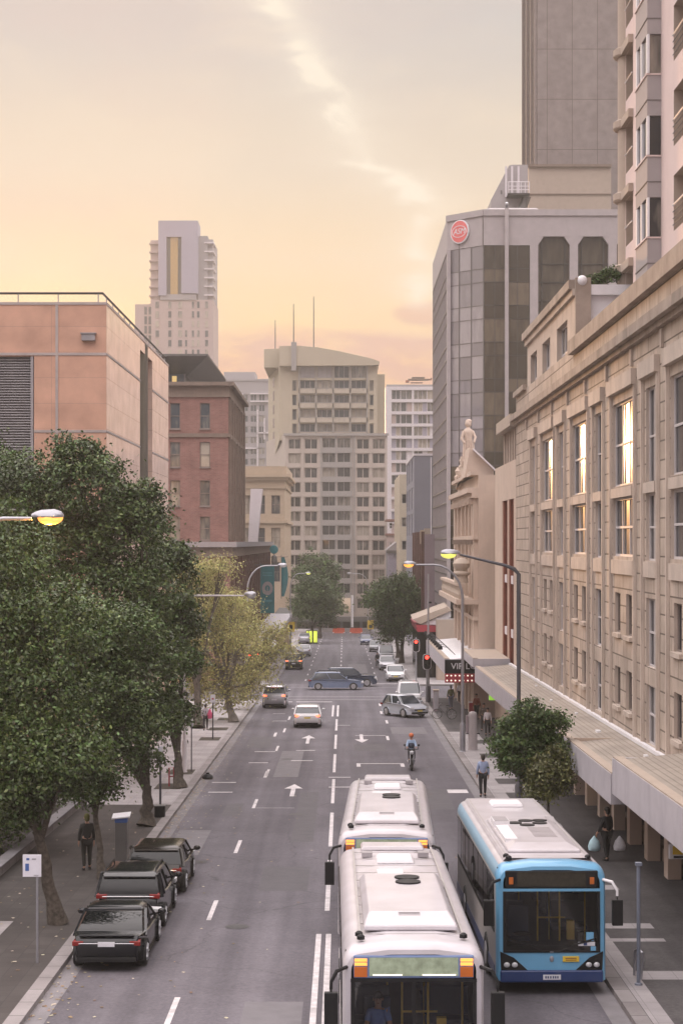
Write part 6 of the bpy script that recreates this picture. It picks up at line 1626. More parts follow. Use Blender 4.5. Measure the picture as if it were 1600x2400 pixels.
def tree(name, label, base, top, lobes, n, size, leaf, bark, r0, seed, group=None, twigs=0, **k):
    """base, top: foot and fork of the trunk"""
    R = thing(name, label, 'tree', base, group)
    rnd = random.Random(seed); mb = MB(); b, t = Vector(base), Vector(top)
    path, rad = [], []
    for i in range(9):
        f = i / 8; p = b.lerp(t, f) + Vector((rnd.uniform(-1, 1), rnd.uniform(-1, 1), 0)) * r0 * .22 * (1 if 0 < i < 8 else 0)
        path.append(p); rad.append(r0 * (1.55 - 2.6 * f if f < .2 else 1.05 - .45 * f))
    mb.tube(path, rad, bark, 12); mb.build('trunk', R, smooth=60)
    mb = MB()
    for x, y, z, r in lobes:
        e = Vector((x, y, z)); st = t.lerp(b, rnd.uniform(0, .18)); m = st.lerp(e, .5) + Vector((rnd.uniform(-.3, .3), rnd.uniform(-.3, .3), rnd.uniform(0, .5))) * r * .4
        mb.tube([st, st.lerp(m, .5) + Vector((0, 0, .1)), m, m.lerp(e, .6), e], [r0 * .5, r0 * .42, r0 * .32, r0 * .2, r0 * .08], bark, 7)
        for j in range(4 + twigs):
            q = e + Vector((rnd.gauss(0, 1), rnd.gauss(0, 1), rnd.gauss(.2, .8))).normalized() * r * rnd.uniform(.55, .95)
            s = m.lerp(e, rnd.random()); mb.tube([s, s.lerp(q, .5) + Vector((0, 0, .12 * r)), q], [r0 * .16, r0 * .1, r0 * .04], bark, 5)
    mb.build('branch', R, smooth=60)
    leaf_cloud('crown', R, lobes, n, size, leaf, seed, **k)
    return R
def lob(px, py, Y, rpx): p = AP(px, py, Y); return (p.x, p.y, p.z, rpx * Y / F)
def fp_(px, py):
    p = GP(px, py); return (p.x, p.y, p.z + .13)

tree('street_tree', 'big dark evergreen with a leaning trunk nearest on the left beside the white parking sign', fp_(137, 2176), AP(86, 1940, 47.0),
     [lob(60, 1640, 48, 150), lob(-40, 1480, 49, 160), lob(160, 1760, 47, 105), lob(40, 1800, 46.5, 120), lob(-20, 1330, 50, 150), lob(130, 1480, 49, 130), lob(-90, 1700, 47, 150), lob(30, 1890, 46.5, 80), lob(130, 1840, 47, 70)], 52500, 0.126, M['leaf_dark'], M['bark'], .20, 3)
tree('street_tree', 'slim dark trunked evergreen beside the second parked black car', fp_(241, 2070), AP(222, 1880, 55),
     [lob(235, 1640, 56, 125), lob(300, 1720, 56, 90), lob(180, 1520, 57, 130), lob(270, 1500, 57, 110), lob(215, 1790, 55, 85), lob(245, 1855, 55, 58), lob(180, 1850, 55, 60)], 33250, 0.133, M['leaf_dark'], M['bark'], .12, 4)
tree('street_tree', 'tallest dark evergreen with a stout forked trunk by the left kerb', fp_(343, 1944), AP(345, 1842, 66.3),
     [lob(190, 1150, 67, 115), lob(60, 1175, 68, 125), lob(290, 1250, 67, 105), lob(130, 1300, 67, 145), lob(255, 1400, 66, 130), lob(345, 1390, 66, 80), lob(330, 1560, 66, 100), lob(20, 1330, 68, 120), lob(360, 1690, 66, 75), lob(330, 1790, 66, 52), lob(240, 1660, 66.5, 95), lob(180, 1075, 67, 62), lob(330, 1185, 67, 62)], 72000, 0.155, M['leaf_dark'], M['bark'], .26, 5)
tree('street_tree', 'dark evergreen at the right end of the big left row where the pale paving begins', fp_(422, 1853), AP(416, 1760, 79),
     [lob(400, 1460, 80, 70), lob(385, 1330, 80, 72), lob(425, 1560, 79, 52), lob(345, 1520, 79, 95), lob(380, 1680, 79, 68), lob(330, 1230, 81, 62), lob(430, 1410, 79, 32)], 45500, 0.170, M['leaf_dark'], M['bark'], .24, 6)
tree('garden_tree', 'dark garden tree behind the low wall at the left edge of the picture', (-13.0, 60, gz(60)), (-12.8, 60.4, 4.5),
     [lob(-30, 1560, 61, 130), lob(60, 1480, 62, 100), lob(20, 1720, 60, 130), lob(90, 1800, 60, 90), lob(-20, 1900, 59, 110), lob(-30, 1130, 72, 110)], 38500, 0.148, M['leaf_dark'], M['bark'], .25, 7)
mb_ = thing('hedge', 'dark shaggy hedge behind the low pale wall on the left', 'hedge', (-12.2, 60, gz(60)))
leaf_cloud('foliage', mb_, [(-12.6 + .4 * math.sin(i), 46 + 2 * i, gz(46 + 2 * i) + 1.0 + .4 * math.sin(i * 1.7), 1.25) for i in range(16)], 24500, 0.118, M['leaf_dark'], 8)
mb = MB()
for i in range(8): mb.tube([(-12.5, 47 + 4 * i, gz(47 + 4 * i)), (-12.4, 47.3 + 4 * i, gz(47) + .9)], [.05, .03], M['bark'], 6)
mb.build('stem', mb_)

# yellow plane trees
PL = dict(clump=.75, per=14, fill=.12, droop=.35)
tree('plane_tree', 'thin leaved yellowing plane tree with a leaning pale trunk on the left pavement', fp_(547, 1697), AP(528, 1610, 116),
     [lob(470, 1390, 118, 72), lob(500, 1480, 117, 78), lob(455, 1490, 118, 70), lob(560, 1520, 116, 66), lob(500, 1590, 116, 58), lob(435, 1580, 117, 55), lob(540, 1420, 118, 52), lob(450, 1340, 119, 42), lob(500, 1330, 119, 34), lob(600, 1600, 116, 44), lob(460, 1630, 117, 52), lob(530, 1640, 116, 46), lob(425, 1450, 118, 50)], 19000, .175, M['leaf_gold'], M['bark_pale'], .25, 11, twigs=9, **PL)
tree('plane_tree', 'yellowing plane tree at the street corner behind the left red signal', (-8.4, 127, gz(127) + .13), (-8.2, 127, 1.0),
     [lob(590, 1500, 128, 60), lob(560, 1445, 129, 58), lob(625, 1530, 127, 46), lob(600, 1570, 127, 44), lob(650, 1490, 128, 34), lob(530, 1530, 128, 55), lob(500, 1430, 130, 60), lob(665, 1530, 127, 34), lob(622, 1568, 127, 28), lob(575, 1630, 127, 34), lob(560, 1600, 127, 44)], 13500, .18, M['leaf_gold'], M['bark_pale'], .24, 12, twigs=9, **PL)
tree('plane_tree', 'high topped yellowing plane tree half hidden behind the big dark evergreens', fp_(465, 1712), AP(462, 1600, 112),
     [lob(430, 1420, 114, 62), lob(480, 1350, 115, 46), lob(520, 1335, 115, 30), lob(420, 1500, 113, 62), lob(440, 1350, 114, 42)], 8500, .17, M['leaf_gold'], M['bark'], .3, 13, twigs=9, **PL)
# middle distance
tree('street_tree', 'dark rounded tree on the left kerb above the lime panels', (-4.9, 270, gz(270)), (-4.8, 270, -3.0),
     [lob(735, 1395, 270, 44), lob(715, 1425, 270, 36), lob(760, 1420, 270, 36), lob(730, 1440, 270, 36), lob(722, 1375, 270, 30), lob(765, 1455, 270, 22)], 21000, 0.311, M['leaf_dark'], M['bark'], .3, 14, clump=.8)
tree('street_tree', 'taller paler green tree behind the rounded tree before the hotel', (-4.0, 292, gz(292)), (-4.1, 292, -2.0),
     [lob(735, 1325, 292, 40), lob(765, 1350, 292, 38), lob(720, 1345, 292, 30), lob(770, 1400, 292, 34), lob(745, 1380, 292, 42), lob(785, 1430, 292, 24)], 12000, .42, M['leaf_mid'], M['bark'], .3, 15, clump=.85)
tree('street_tree', 'dark green tree over the parked cars on the right beyond the junction', (6.65, 200, gz(200) + .1), (6.8, 200, -1.0),
     [lob(930, 1410, 200, 48), lob(900, 1400, 200, 38), lob(965, 1400, 200, 36), lob(945, 1450, 200, 46), lob(910, 1450, 200, 36), lob(975, 1440, 200, 26), lob(935, 1375, 200, 34), lob(920, 1490, 200, 30)], 26250, 0.252, M['leaf_dark'], M['bark'], .26, 16, clump=.75)
tree('street_tree', 'second dark trunk and crown just behind the right hand street tree', (6.7, 214, gz(214) + .1), (6.4, 214, -1.0),
     [lob(895, 1385, 215, 32), lob(880, 1410, 215, 28), lob(955, 1380, 215, 34), lob(985, 1400, 215, 22), lob(960, 1470, 214, 34)], 8000, .36, M['leaf_mid'], M['bark'], .24, 17, clump=.75)
# right pavement
tree('street_tree', 'compact round headed young tree on the right pavement in front of the awning', (6.72, 62.4, gz(62.4) + .13), AP(1240, 1840, 62),
     [lob(1240, 1695, 62, 58), lob(1200, 1722, 62, 48), lob(1285, 1712, 62, 52), lob(1225, 1760, 62, 62), lob(1275, 1762, 62, 54), lob(1182, 1752, 62, 36), lob(1316, 1708, 62, 24), lob(1200, 1795, 62, 38), lob(1262, 1812, 62, 44)], 19000, .13, M['leaf_mid'], M['bark'], .09, 18, clump=.3)
tree('street_tree', 'small yellowish young tree just behind the blue bus on the right', (7.2, 61, gz(61) + .13), AP(1284, 1870, 60),
     [lob(1285, 1815, 60, 46), lob(1308, 1840, 60, 34), lob(1270, 1855, 60, 36), lob(1300, 1785, 60, 32)], 7000, .12, mat('leaf_olive', (0.10, 0.105, 0.03), .5, var=.35, isl=.6, trans=.2), M['bark'], .06, 19, clump=.3)
tp = thing('planter_shrub', 'green shrubs growing on the tower terrace beside the white globe', 'shrub', (AX(1405, 77.4), 77.4, 20.6))
leaf_cloud('foliage', tp, [lob(1380, 664, 77.6, 14), lob(1405, 657, 77.6, 20), lob(1428, 650, 77.6, 24), lob(1440, 640, 77.8, 18)], 2600, .12, M['leaf_mid'], 20, clump=.2)
mb = MB(); mb.box(11.0, 12.4, 77.2, 78.2, 20.3, 20.78, M['white']); mb.build('planter', tp)

# ------------------------------------------------------------------ street lamps, signals, signs
def lamp(label, x, y, hgt, arm, dirx, lit, pm, curved=True, head_l=.75, drop=0.0, base=True, armz=None, rad=.075, py=0.0):
    z0 = gz(y) + .1
    R = thing('street_lamp', label, 'street lamp', (x, y, z0), None)
    mb = MB(); zt = z0 + hgt
    if base: mb.lathe((x, y, z0), [(rad * 2.4, 0), (rad * 2.4, .05), (rad * 1.9, .08), (rad * 1.9, 1.5), (rad * 1.3, 1.62)], pm, 12)
    if curved == 'flat': path = [(x, y, z0), (x, y, z0 + hgt * .5), (x, y, zt - .3), (x + dirx * .12, y, zt - .06), (x + dirx * .4, y, zt), (x + dirx * arm * .6, y, zt), (x + dirx * arm, y, zt)]
    elif curved: path = [(x, y, z0)] + [(x, y, z0 + hgt * f) for f in (.3, .6, .82)] + [(x + dirx * arm * (1 - math.cos(t)) * .62, y, z0 + hgt * .82 + (hgt * .18) * math.sin(t)) for t in np.linspace(.25, math.pi / 2, 6)] + [(x + dirx * arm, y, zt + drop)]
    else: path = [(x, y, z0), (x, y, z0 + hgt * .5), (x, y, zt - .25), (x + dirx * .18, y, zt - .05), (x + dirx * .5, y, zt + .08), (x + dirx * arm, y, zt + .45 + drop)]
    mb.tube(path, [rad] * 3 + list(np.linspace(rad, rad * .55, len(path) - 3)), pm, 10); mb.build('pole', R, smooth=50)
    e = Vector(path[-1]); s = dirx; mb = MB(); hl = head_l
    rs = []
    for f, w, hh in ((0, .06, .06), (.12, .12, .11), (.3, .18, .15), (.7, .21, .17), (.92, .15, .12), (1, .04, .04)):
        rs.append([(e.x + s * (f * hl), e.y + w * math.cos(t), e.z + .05 + hh * max(-.2, math.sin(t))) for t in np.linspace(0, 2 * math.pi, 13)[:-1]])
    mb.rings(rs, M['steel']); h_ = mb.build('lamp_head', R, smooth=50)
    mb = MB(); c = e + Vector((s * hl * .58, 0, .02)); mb.ball((c.x, c.y, c.z), (hl * .40, .19, .17), lit or M['headlamp'], 14, 8); mb.build('lamp_glass', h_, off=h_['_off'], smooth=True)
    return R
lamp('orange lit lamp head reaching in from the left edge before the big trees', -8.9, 40, 10.75, 1.75, 1, M['warm_lit'], M['steel'], True, .74)
lamp('tall dark street lamp with greenish lit head beside the young tree on the right', 6.7, 66.8, 9.85, 2.25, -1, M['yellow_lit'], M['darkpole'], False, .75, .05, rad=.078)
lamp('curved grey street lamp with orange lit head by the stone pillar on the right', 6.5, 95.4, 10.25, 2.55, -1, M['warm_lit'], M['steel'], True, .68, rad=.08)
lamp('unlit pale curved street lamp above the yellow plane trees on the left', -7.55, 137, 10.6, 2.4, 1, None, M['steel'], True, .7)
lamp('street lamp with a straight white horizontal arm poking out of the dark evergreens', -7.75, 85, 8.64, 2.9, 1, None, M['white_frame'], 'flat', .6, 0, rad=.06)
lamp('small yellow lit street lamp before the round dark tree on the left', -7.2, 236, 10.5, 2.0, 1, M['yellow_lit'], M['steel'], True, .75)
lamp('far pale street lamp with arm to the left before the hotel entrance', 4.4, 318, 10.9, 3.0, -1, None, M['steel'], True, .8)

ll = bpy.data.lights.new('lamp_light', 'POINT'); ll.energy = 900; ll.color = (1.0, .42, .08); ll.shadow_soft_size = .2
lo = bpy.data.objects.new('lamp_light', ll); COL.objects.link(lo); lo.location = (-6.75, 40.0, AZ(1200, 40) - .25)   # the lit lamp at the left edge

def signal(label, x, y, zc, pole_top, side=0):
    z0 = gz(y) + .13
    R = thing('traffic_light', label, 'traffic light', (x, y, z0), None)
    mb = MB(); mb.tube([(x, y + .12, z0), (x, y + .12, pole_top)], .06, M['steel'], 8); mb.build('pole', R)
    mb = MB(); w, hh = .26, .55
    pts = [(x + (w + .07) * math.copysign(abs(math.cos(t)) ** .6, math.cos(t)), zc + (hh + .06) * math.copysign(abs(math.sin(t)) ** .45, math.sin(t))) for t in np.linspace(0, 2 * math.pi, 25)[:-1]]
    mb.prism(pts, lambda a, b, d: (a, d, b), y - .02, y + .02, M['white_frame'])
    pts2 = [(x + (a - x) * .86, zc + (b - zc) * .93) for a, b in pts]; mb.prism(pts2, lambda a, b, d: (a, d, b), y - .05, y - .021, M['black']); bb = mb.build('backboard', R)
    for k, ma in ((1, M['red_lit']), (0, M['black']), (-1, M['black'])):
        mb = MB(); mb.lathe((x, y - .051, zc + k * .34), [(.001, -.05), (.13, -.04), (.15, .0)], ma, 14, 'Y'); mb.build('lens', bb, off=bb['_off'])
        mb = MB(); mb.rings([[(x + r * math.cos(t), y - .05 - d, zc + k * .34 + r * math.sin(t)) for t in np.linspace(.1, math.pi - .1, 9)] for r, d in ((.16, 0), (.17, .22))], M['black'], cap=False, closed=False); mb.build('visor', bb, off=bb['_off'])
    return R
signal('red traffic light on its own post before the right hand trees', AX(974.5, 161.8), 161.8, AZ(1513, 161.8), AZ(1494, 161.8))
signal('lower red traffic light beside the tall grey mast at the right kerb', AX(1000, 134.2), 134.2, AZ(1551, 134.2), AZ(1530, 134.2))
signal('red traffic light shining through the yellow plane leaves on the left', AX(602, 156.8), 156.8, AZ(1543, 156.8), AZ(1520, 156.8))
signal('dark traffic light on the post beside the man in white at the left corner', AX(583, 137.3), 137.3, AZ(1546, 137.3), AZ(1500, 137.3))
y = 134.8; x = AX(1003, y)
R = thing('mast', 'tall thin grey mast standing at the right corner beside the red signal', 'mast', (x, y, gz(y)))
mb = MB(); mb.tube([(x, y, gz(y)), (x, y, -1.0), (x, y, AZ(1345, y))], [.12, .09, .06], M['steel'], 8); mb.build('pole', R)
mb = MB(); mb.box(x - .5, x - .12, y - .12, y + .1, AZ(1560, y) , AZ(1548, y), M['black']); mb.box(x + .05, x + .25, y - .1, y + .1, AZ(1414, y), AZ(1410, y), M['black']); mb.build('bracket', R)
mb = MB(); mb.lathe((x, y, gz(y) + .1), [(.2, 0), (.2, 1.2), (.14, 1.3)], M['darkpole'], 10); mb.build('base', R)

def sign_post(label, px, py, hgt, bw, bh, bm, pm, marks=None, name='street_sign', cat='sign', rad=.03, side=0.0):
    p = fp_(px, py); R = thing(name, label, cat, p)
    mb = MB(); mb.tube([p, (p[0], p[1], p[2] + hgt)], rad, pm, 8); mb.build('pole', R)
    if bw:
        mb = MB(); x0 = p[0] + side - bw / 2; mb.box(x0, x0 + bw, p[1] - .05, p[1] - .03, p[2] + hgt - bh, p[2] + hgt + .02, bm); b = mb.build('board', R, bevel=.005)
        if marks:
            for a, c, d, e, m_ in marks:
                mb = MB(); mb.box(x0 + a * bw, x0 + c * bw, p[1] - .056, p[1] - .0505, p[2] + hgt - bh + d * bh, p[2] + hgt - bh + e * bh, m_)
                mb.build('sign_mark', b, off=b['_off'])
    return R
M['sign_blue'] = mat('sign_blue', (0.05, 0.11, 0.32), .5); M['sign_white'] = mat('sign_white', (0.68, 0.68, 0.74), .5, var=.04, vs=3)
sign_post('white square parking sign with a blue mark on a thin pole at the lower left', 88, 2269, 2.62, .45, .52, M['sign_white'], M['steel'], [(.14, .34, .28, .62, M['sign_blue']), (.2, .36, .78, .88, M['sign_blue']), (.5, .72, .80, .86, M['steel']), (.6, .85, .06, .09, M['steel'])], side=-.12)
sign_post('thin dark signed post beside the woman with the pink bag', 499, 1737, 2.6, .3, .45, M['sign_white'], M['darkpole'], [(.3, .7, .4, .6, M['red'])], rad=.04)
sign_post('thin dark post standing in a tree pit on the pale left pavement', 449, 1815, 2.5, .22, .3, M['sign_white'], M['darkpole'], rad=.03)
sign_post('slender dark pole beside the forked evergreen trunk', 376, 1892, 2.4, .2, .28, M['sign_white'], M['darkpole'], rad=.05)
sign_post('yellow warning sign on the pole before the round dark tree', 682, 1528, 3.9, 1.0, 1.3, M['yellow'], M['steel'], [(.3, .7, .3, .7, M['black'])], rad=.06)
sign_post('yellow roadwork sign board far up the right kerb before the hotel', 868, 1487, 2.4, 1.1, 1.6, M['yellow'], M['darkpole'], [(.25, .8, .15, .5, M['black'])], rad=.07)
p = fp_(1495, 2322)
R = thing('bus_stop_pole', 'slim blue pole on the right pavement beside the blue bus', 'pole', p)
mb = MB(); mb.tube([p, (p[0], p[1], p[2] + 2.75)], .045, M['bluepole'], 10); mb.lathe((p[0], p[1], p[2]), [(.09, 0), (.09, .04), (.05, .06)], M['bluepole'], 10); mb.build('pole', R); 
mb = MB(); mb.box(p[0] - .07, p[0] + .07, p[1] - .07, p[1] + .07, p[2] + 2.75, p[2] + 2.82, M['bluepole']); mb.build('cap', R)
p = fp_(1502, 2308)
mb = MB(); mb.tube([(p[0] - .02, p[1], p[2]), (p[0] + .04, p[1], p[2] + .45), (p[0] + .02, p[1], p[2] + .62), (p[0] - .06, p[1] + .1, p[2] + .68), (p[0] - .1, p[1] + .3, p[2] + .6), (p[0] - .1, p[1] + .4, p[2])], .03, M['steel'], 8)
tag(mb.build('bike_hoop', smooth=True), 'bent steel hoop standing behind the slim blue pole', 'bike rack')
# stone pillar with a side panel
p = fp_(1107, 1763)
R = thing('information_pillar', 'grey rounded information pillar beside the curved lamp on the right pavement', 'pillar', p)
mb = MB(); mb.lathe(p, [(.30, 0), (.26, .06), (.25, 1.9), (.22, 2.05), (.1, 2.12)], M['office_stone'], 18, sc=(1, .6)); mb.build('shaft', R, smooth=40)
mb = MB(); mb.box(p[0] - .36, p[0] - .251, p[1] - .1, p[1] + .1, p[2] + .95, p[2] + 1.9, M['mauve']); mb.box(p[0] - .38, p[0] + .38, p[1] - .06, p[1] + .02, p[2] + .88, p[2] + .93, M['black']); mb.build('side_panel', R)
# utility cabinet, kerb wedge, boxes, meter
p = fp_(1021, 1671)
R = thing('utility_cabinet', 'narrow mauve utility cabinet behind the angled silver car', 'cabinet', p)
mb = MB(); mb.box(p[0] - .18, p[0] + .18, p[1] - .25, p[1] + .25, p[2], p[2] + 1.5, M['mauve']); mb.build('cabinet', R, bevel=.02)
mb = MB(); mb.box(p[0] - .22, p[0] + .22, p[1] - .29, p[1] + .29, p[2] + 1.5, p[2] + 1.56, M['cream']); mb.box(p[0] - .15, p[0] + .15, p[1] - .262, p[1] - .252, p[2] + .15, p[2] + 1.4, M['fascia']); mb.build('lid', R)
p = fp_(285, 2028)
R = thing('parking_meter', 'stout grey ticket meter with white sloping top and blue band on the left pavement', 'parking meter', p)
mb = MB(); mb.box(p[0] - .2, p[0] + .2, p[1] - .15, p[1] + .15, p[2], p[2] + 1.3, M['canopy']); mb.build('cabinet', R, bevel=.03)
mb = MB(); mb.box(p[0] - .205, p[0] + .205, p[1] - .155, p[1] + .155, p[2] + 1.301, p[2] + 1.45, M['sign_blue']); mb.build('band', R, bevel=.02)
mb = MB(); mb.obox((p[0], p[1], p[2] + 1.52), (.30, 0, .03), (0, .2, .05), (0, 0, .025), M['white']); mb.build('top', R, bevel=.01)
p = fp_(375, 1922)
R = thing('junction_box', 'squat dark box beside the forked trunk at the left kerb', 'box', p)
mb = MB(); mb.box(p[0] - .2, p[0] + .2, p[1] - .2, p[1] + .2, p[2], p[2] + .42, M['black']); mb.build('box', R, bevel=.03); mb = MB(); mb.box(p[0] - .22, p[0] + .22, p[1] - .22, p[1] + .22, p[2] + .42, p[2] + .46, M['canopy']); mb.build('lid', R)
p = GP(487, 1826); mb = MB()
mb.lathe((p.x, p.y, p.z), [(.05, .0), (.24, .02), (.27, .1), (.2, .2), (.08, .26), (.1, .31), (.02, .33)], M['black'], 12); tag(mb.build('rubbish_bag', smooth=True), 'small black rubbish bag lying in the left gutter', 'bag')
p = fp_(402, 1850); mb = MB(); mb.tube([(p[0] - .1, p[1], p[2]), (p[0] - .1, p[1], p[2] + .85), (p[0] + .1, p[1] + .1, p[2] + .85), (p[0] + .1, p[1] + .1, p[2])], .035, M['red'], 7); mb.tube([(p[0] - .1, p[1], p[2] + .45), (p[0] + .1, p[1] + .1, p[2] + .45)], .03, M['red'], 6)
tag(mb.build('bike_hoop', smooth=True), 'red painted bike hoop beside the dark evergreen trunk on pale paving', 'bike rack')
# hanging banners on the left
def banner(label, px0, px1, py0, py1, Y, emblem, bend=0.0):
    R = thing('street_banner', label, 'banner', (AX(px0, Y) - .3, Y, AZ(py1, Y)))
    mb = MB(); z0, z1 = AZ(py1, Y), AZ(py0, Y); x0, x1 = AX(px0, Y), AX(px1, Y)
    n = 14; A, Bk = [], []
    for i in range(n + 1):
        f = i / n; z = z0 + (z1 - z0) * f; w = (.10 + .9 * math.sin(math.pi * (.10 + .78 * f))) if bend else 1
        A.append([(x0, Y, z), (x0 + (x1 - x0) * w * .5, Y - .06 * math.sin(f * 5), z), (x0 + (x1 - x0) * w, Y + .05 * math.sin(f * 7), z)])
    mb.rings(A, M['teal'], cap=False, closed=False); mb.rings([[(a, b + .03, c) for a, b, c in r] for r in A], M['teal'], cap=False, closed=False); mb.build('cloth', R, smooth=True)
    mb = MB(); mb.tube([(x0 - .04, Y, z0 - .3), (x0 - .04, Y, z1 + .3)], .05, M['darkpole'], 6); mb.tube([(x0 - .9, Y, z1 + .05), (x1, Y, z1 + .05)], .04, M['darkpole'], 6); mb.build('bracket', R)
    if emblem:
        mb = MB(); cx, cz = (x0 + x1) / 2, z0 + (z1 - z0) * .52; r = (x1 - x0) * .40
        pts = [[(cx + k * math.cos(t), Y - .10 - d, cz + k * 1.25 * math.sin(t)) for t in np.linspace(0, 2 * math.pi, 25)[:-1]] for k, d in ((r, 0), (r, .01), (r * .45, .012), (r * .45, 0))]
        mb.rings(pts, M['far_grey'], cap=False); mb.box(cx - .05, cx + .05, Y - .115, Y - .10, cz - r * .7, cz + r * .3, M['far_grey'])
        for k, z in enumerate((z0 + (z1 - z0) * f for f in (.26, .80, .85))): mb.box(x0 + .25, x1 - .25, Y - .10, Y - .09, z - .12, z + .12 if k == 0 else z + .03, mat('banner_print', (.06, .24, .27), .8))
        mb.build('emblem', R)
banner('long teal banner with a pale round emblem hanging before the dark brick podium', 611, 643, 1325, 1437, 200, True)
banner('narrow curved teal feather banner to the right of the long banner', 660, 675, 1306, 1398, 245, False, .4)
Y = 232; c = AP(642, 1288, Y); R = thing('round_sign', 'round blue green disc sign above a dark lantern beyond the long banner', 'sign', (c.x, Y, gz(Y)))
mb = MB(); mb.lathe((c.x, Y, c.z), [(.001, -.1), (.55, -.1), (.58, 0), (.55, .1), (.001, .1)], M['teal'], 20, 'Y'); mb.build('disc', R); mb = MB(); mb.lathe((c.x + .05, Y, c.z - 2.1), [(.3, 0), (.42, .5), (.34, 1.2), (.1, 1.4)], M['canopy'], 10); mb.tube([(c.x, Y, c.z - 3.2), (c.x, Y, c.z - .4)], .06, M['darkpole'], 6); mb.bar((c.x, Y, c.z - 1), (-10.4, Y, c.z - 1), .08, .08, M['darkpole']); mb.build('lantern', R)
Y = 246; c = AP(662, 1440, Y); R = thing('kiosk', 'small kiosk with grey roof and three warm lights at the end of the left awning', 'kiosk', (c.x, Y, gz(Y)))
mb = MB(); mb.box(c.x - .9, c.x + .9, Y, Y + 2, gz(Y) + .1, c.z, M['ochre']); mb.build('cabin', R); mb = MB(); mb.rings([[(c.x - 1.2, Y - .3, c.z), (c.x + 1.2, Y - .3, c.z), (c.x + 1.2, Y + 2.3, c.z), (c.x - 1.2, Y + 2.3, c.z)], [(c.x - .5, Y + .6, c.z + .9), (c.x + .5, Y + .6, c.z + .9), (c.x + .5, Y + 1.4, c.z + .9), (c.x - .5, Y + 1.4, c.z + .9)]], M['canopy']); mb.build('roof', R)
for k in (-.4, 0, .4):
    mb = MB(); mb.ball((c.x + k + .1, Y - .12, c.z - .3), .12, M['white_lit'], 8, 5); mb.build('light', R)
# lime panels round the tree, red barriers across the end of the road
Y = 268
for px0, px1, lb in ((718, 722, 'narrow lime panel at the left of three under the round dark tree'), (724, 731, 'broad lime panel between two others under the round dark tree'), (734.5, 743, 'broadest lime panel at the right of three under the round dark tree')):
    R = thing('lime_panel', lb, 'panel', (AX(px0, Y), Y, gz(Y)), 'lime panels under the tree')
    mb = MB(); mb.box(AX(px0, Y), AX(px1, Y), Y, Y + .15, AZ(1507, Y) + .1, AZ(1479, Y), M['lime_lit']); mb.build('board', R); mb = MB(); mb.box(AX(px0, Y) - .06, AX(px1, Y) + .06, Y + .16, Y + .25, gz(Y), AZ(1478, Y) + .05, M['black']); mb.build('frame', R)
Y = 322
for px0, px1, lb in ((779, 808, 'red and white road barrier left of the gap at the street end'), (819, 849, 'red and white road barrier right of the gap at the street end')):
    R = thing('road_barrier', lb, 'barrier', (AX((px0 + px1) / 2, Y), Y, gz(Y)), 'barriers across the street end')
    x0, x1, z = AX(px0, Y), AX(px1, Y), gz(Y)
    mb = MB(); mb.rings([[(x0, Y - .3, z), (x1, Y - .3, z), (x1, Y + .3, z), (x0, Y + .3, z)], [(x0, Y - .2, z + .3), (x1, Y - .2, z + .3), (x1, Y + .2, z + .3), (x0, Y + .2, z + .3)], [(x0 + .1, Y - .12, z + .95), (x1 - .1, Y - .12, z + .95), (x1 - .1, Y + .12, z + .95), (x0 + .1, Y + .12, z + .95)]], M['orange_plastic']); mb.build('body', R)
    mb = MB(); mb.box(x0, x0 + .3, Y - .32, Y - .301, z + .05, z + .2, M['white']); mb.box(x1 - .3, x1, Y - .32, Y - .301, z + .05, z + .2, M['white']); mb.build('white_end', R)
Y = 330; mb = MB(); sbox(mb, AX(752, Y), AX(870, Y), Y, Y + 1, 0, .7, M['concrete']); tag(mb.build('low_barrier_wall'), 'long low pale barrier wall behind the red road barriers', 'wall')
mb = MB(); x = AX(825, 335); mb.tube([(x, 335, gz(335)), (x, 335, AZ(1395, 335))], .22, M['white'], 8); mb.box(x - .3, x + .3, 334.7, 335.3, gz(335), gz(335) + .8, M['canopy']); tag(mb.build('white_column'), 'white column standing before the dark hotel entrance', 'column')
# hanging yellow sign under the near awning, lime sign under the long awning, red menu board
Yh = 50.0
R = thing('shop_sign', 'white and yellow hanging shop sign at the right edge under the near awning', 'sign', (AX(1592, Yh), Yh, AZ(1995, Yh)))
mb = MB(); mb.box(AX(1567, Yh), AX(1640, Yh), Yh, Yh + .12, AZ(2014, Yh), AZ(1980, Yh), M['white']); mb.build('board', R, bevel=.02); mb = MB(); mb.box(AX(1575, Yh), AX(1636, Yh), Yh - .01, Yh - .002, AZ(2003, Yh), AZ(1983, Yh), M['yellow']); mb.box(AX(1577, Yh), AX(1620, Yh), Yh - .012, Yh - .0105, AZ(2011, Yh), AZ(2006, Yh), M['black']); mb.build('yellow_face', R)
mb = MB(); mb.tube([(AX(1570, Yh), Yh + .06, AZ(1980, Yh)), (AX(1570, Yh), Yh + .06, AZ(1900, Yh))], .02, M['steel'], 6); mb.build('hanger', R)
Yh = 98.0
R = thing('shop_sign', 'glowing lime green sign peeping from under the long tin awning', 'sign', (AX(1153, Yh), Yh, AZ(1640, Yh)))
mb = MB(); mb.box(AX(1146, 98), AX(1160, 98), 98, 98.15, AZ(1641, 98), AZ(1631, 98), M['green_lit']); mb.build('face', R); mb = MB(); mb.box(AX(1145, 98), AX(1161, 98), 98.16, 98.25, AZ(1642, 98), AZ(1630, 98), M['white']); mb.build('frame', R)
p = fp_(1107, 1690); R = thing('menu_board', 'red and white board on the right pavement behind the stone pillar', 'board', p)
mb = MB(); mb.box(p[0] - .25, p[0] + .25, p[1] - .02, p[1] + .02, p[2] + .5, p[2] + 1.1, M['red']); mb.box(p[0] - .28, p[0] + .28, p[1] - .03, p[1] + .03, p[2] + 1.1, p[2] + 1.2, M['white']); mb.build('board', R)
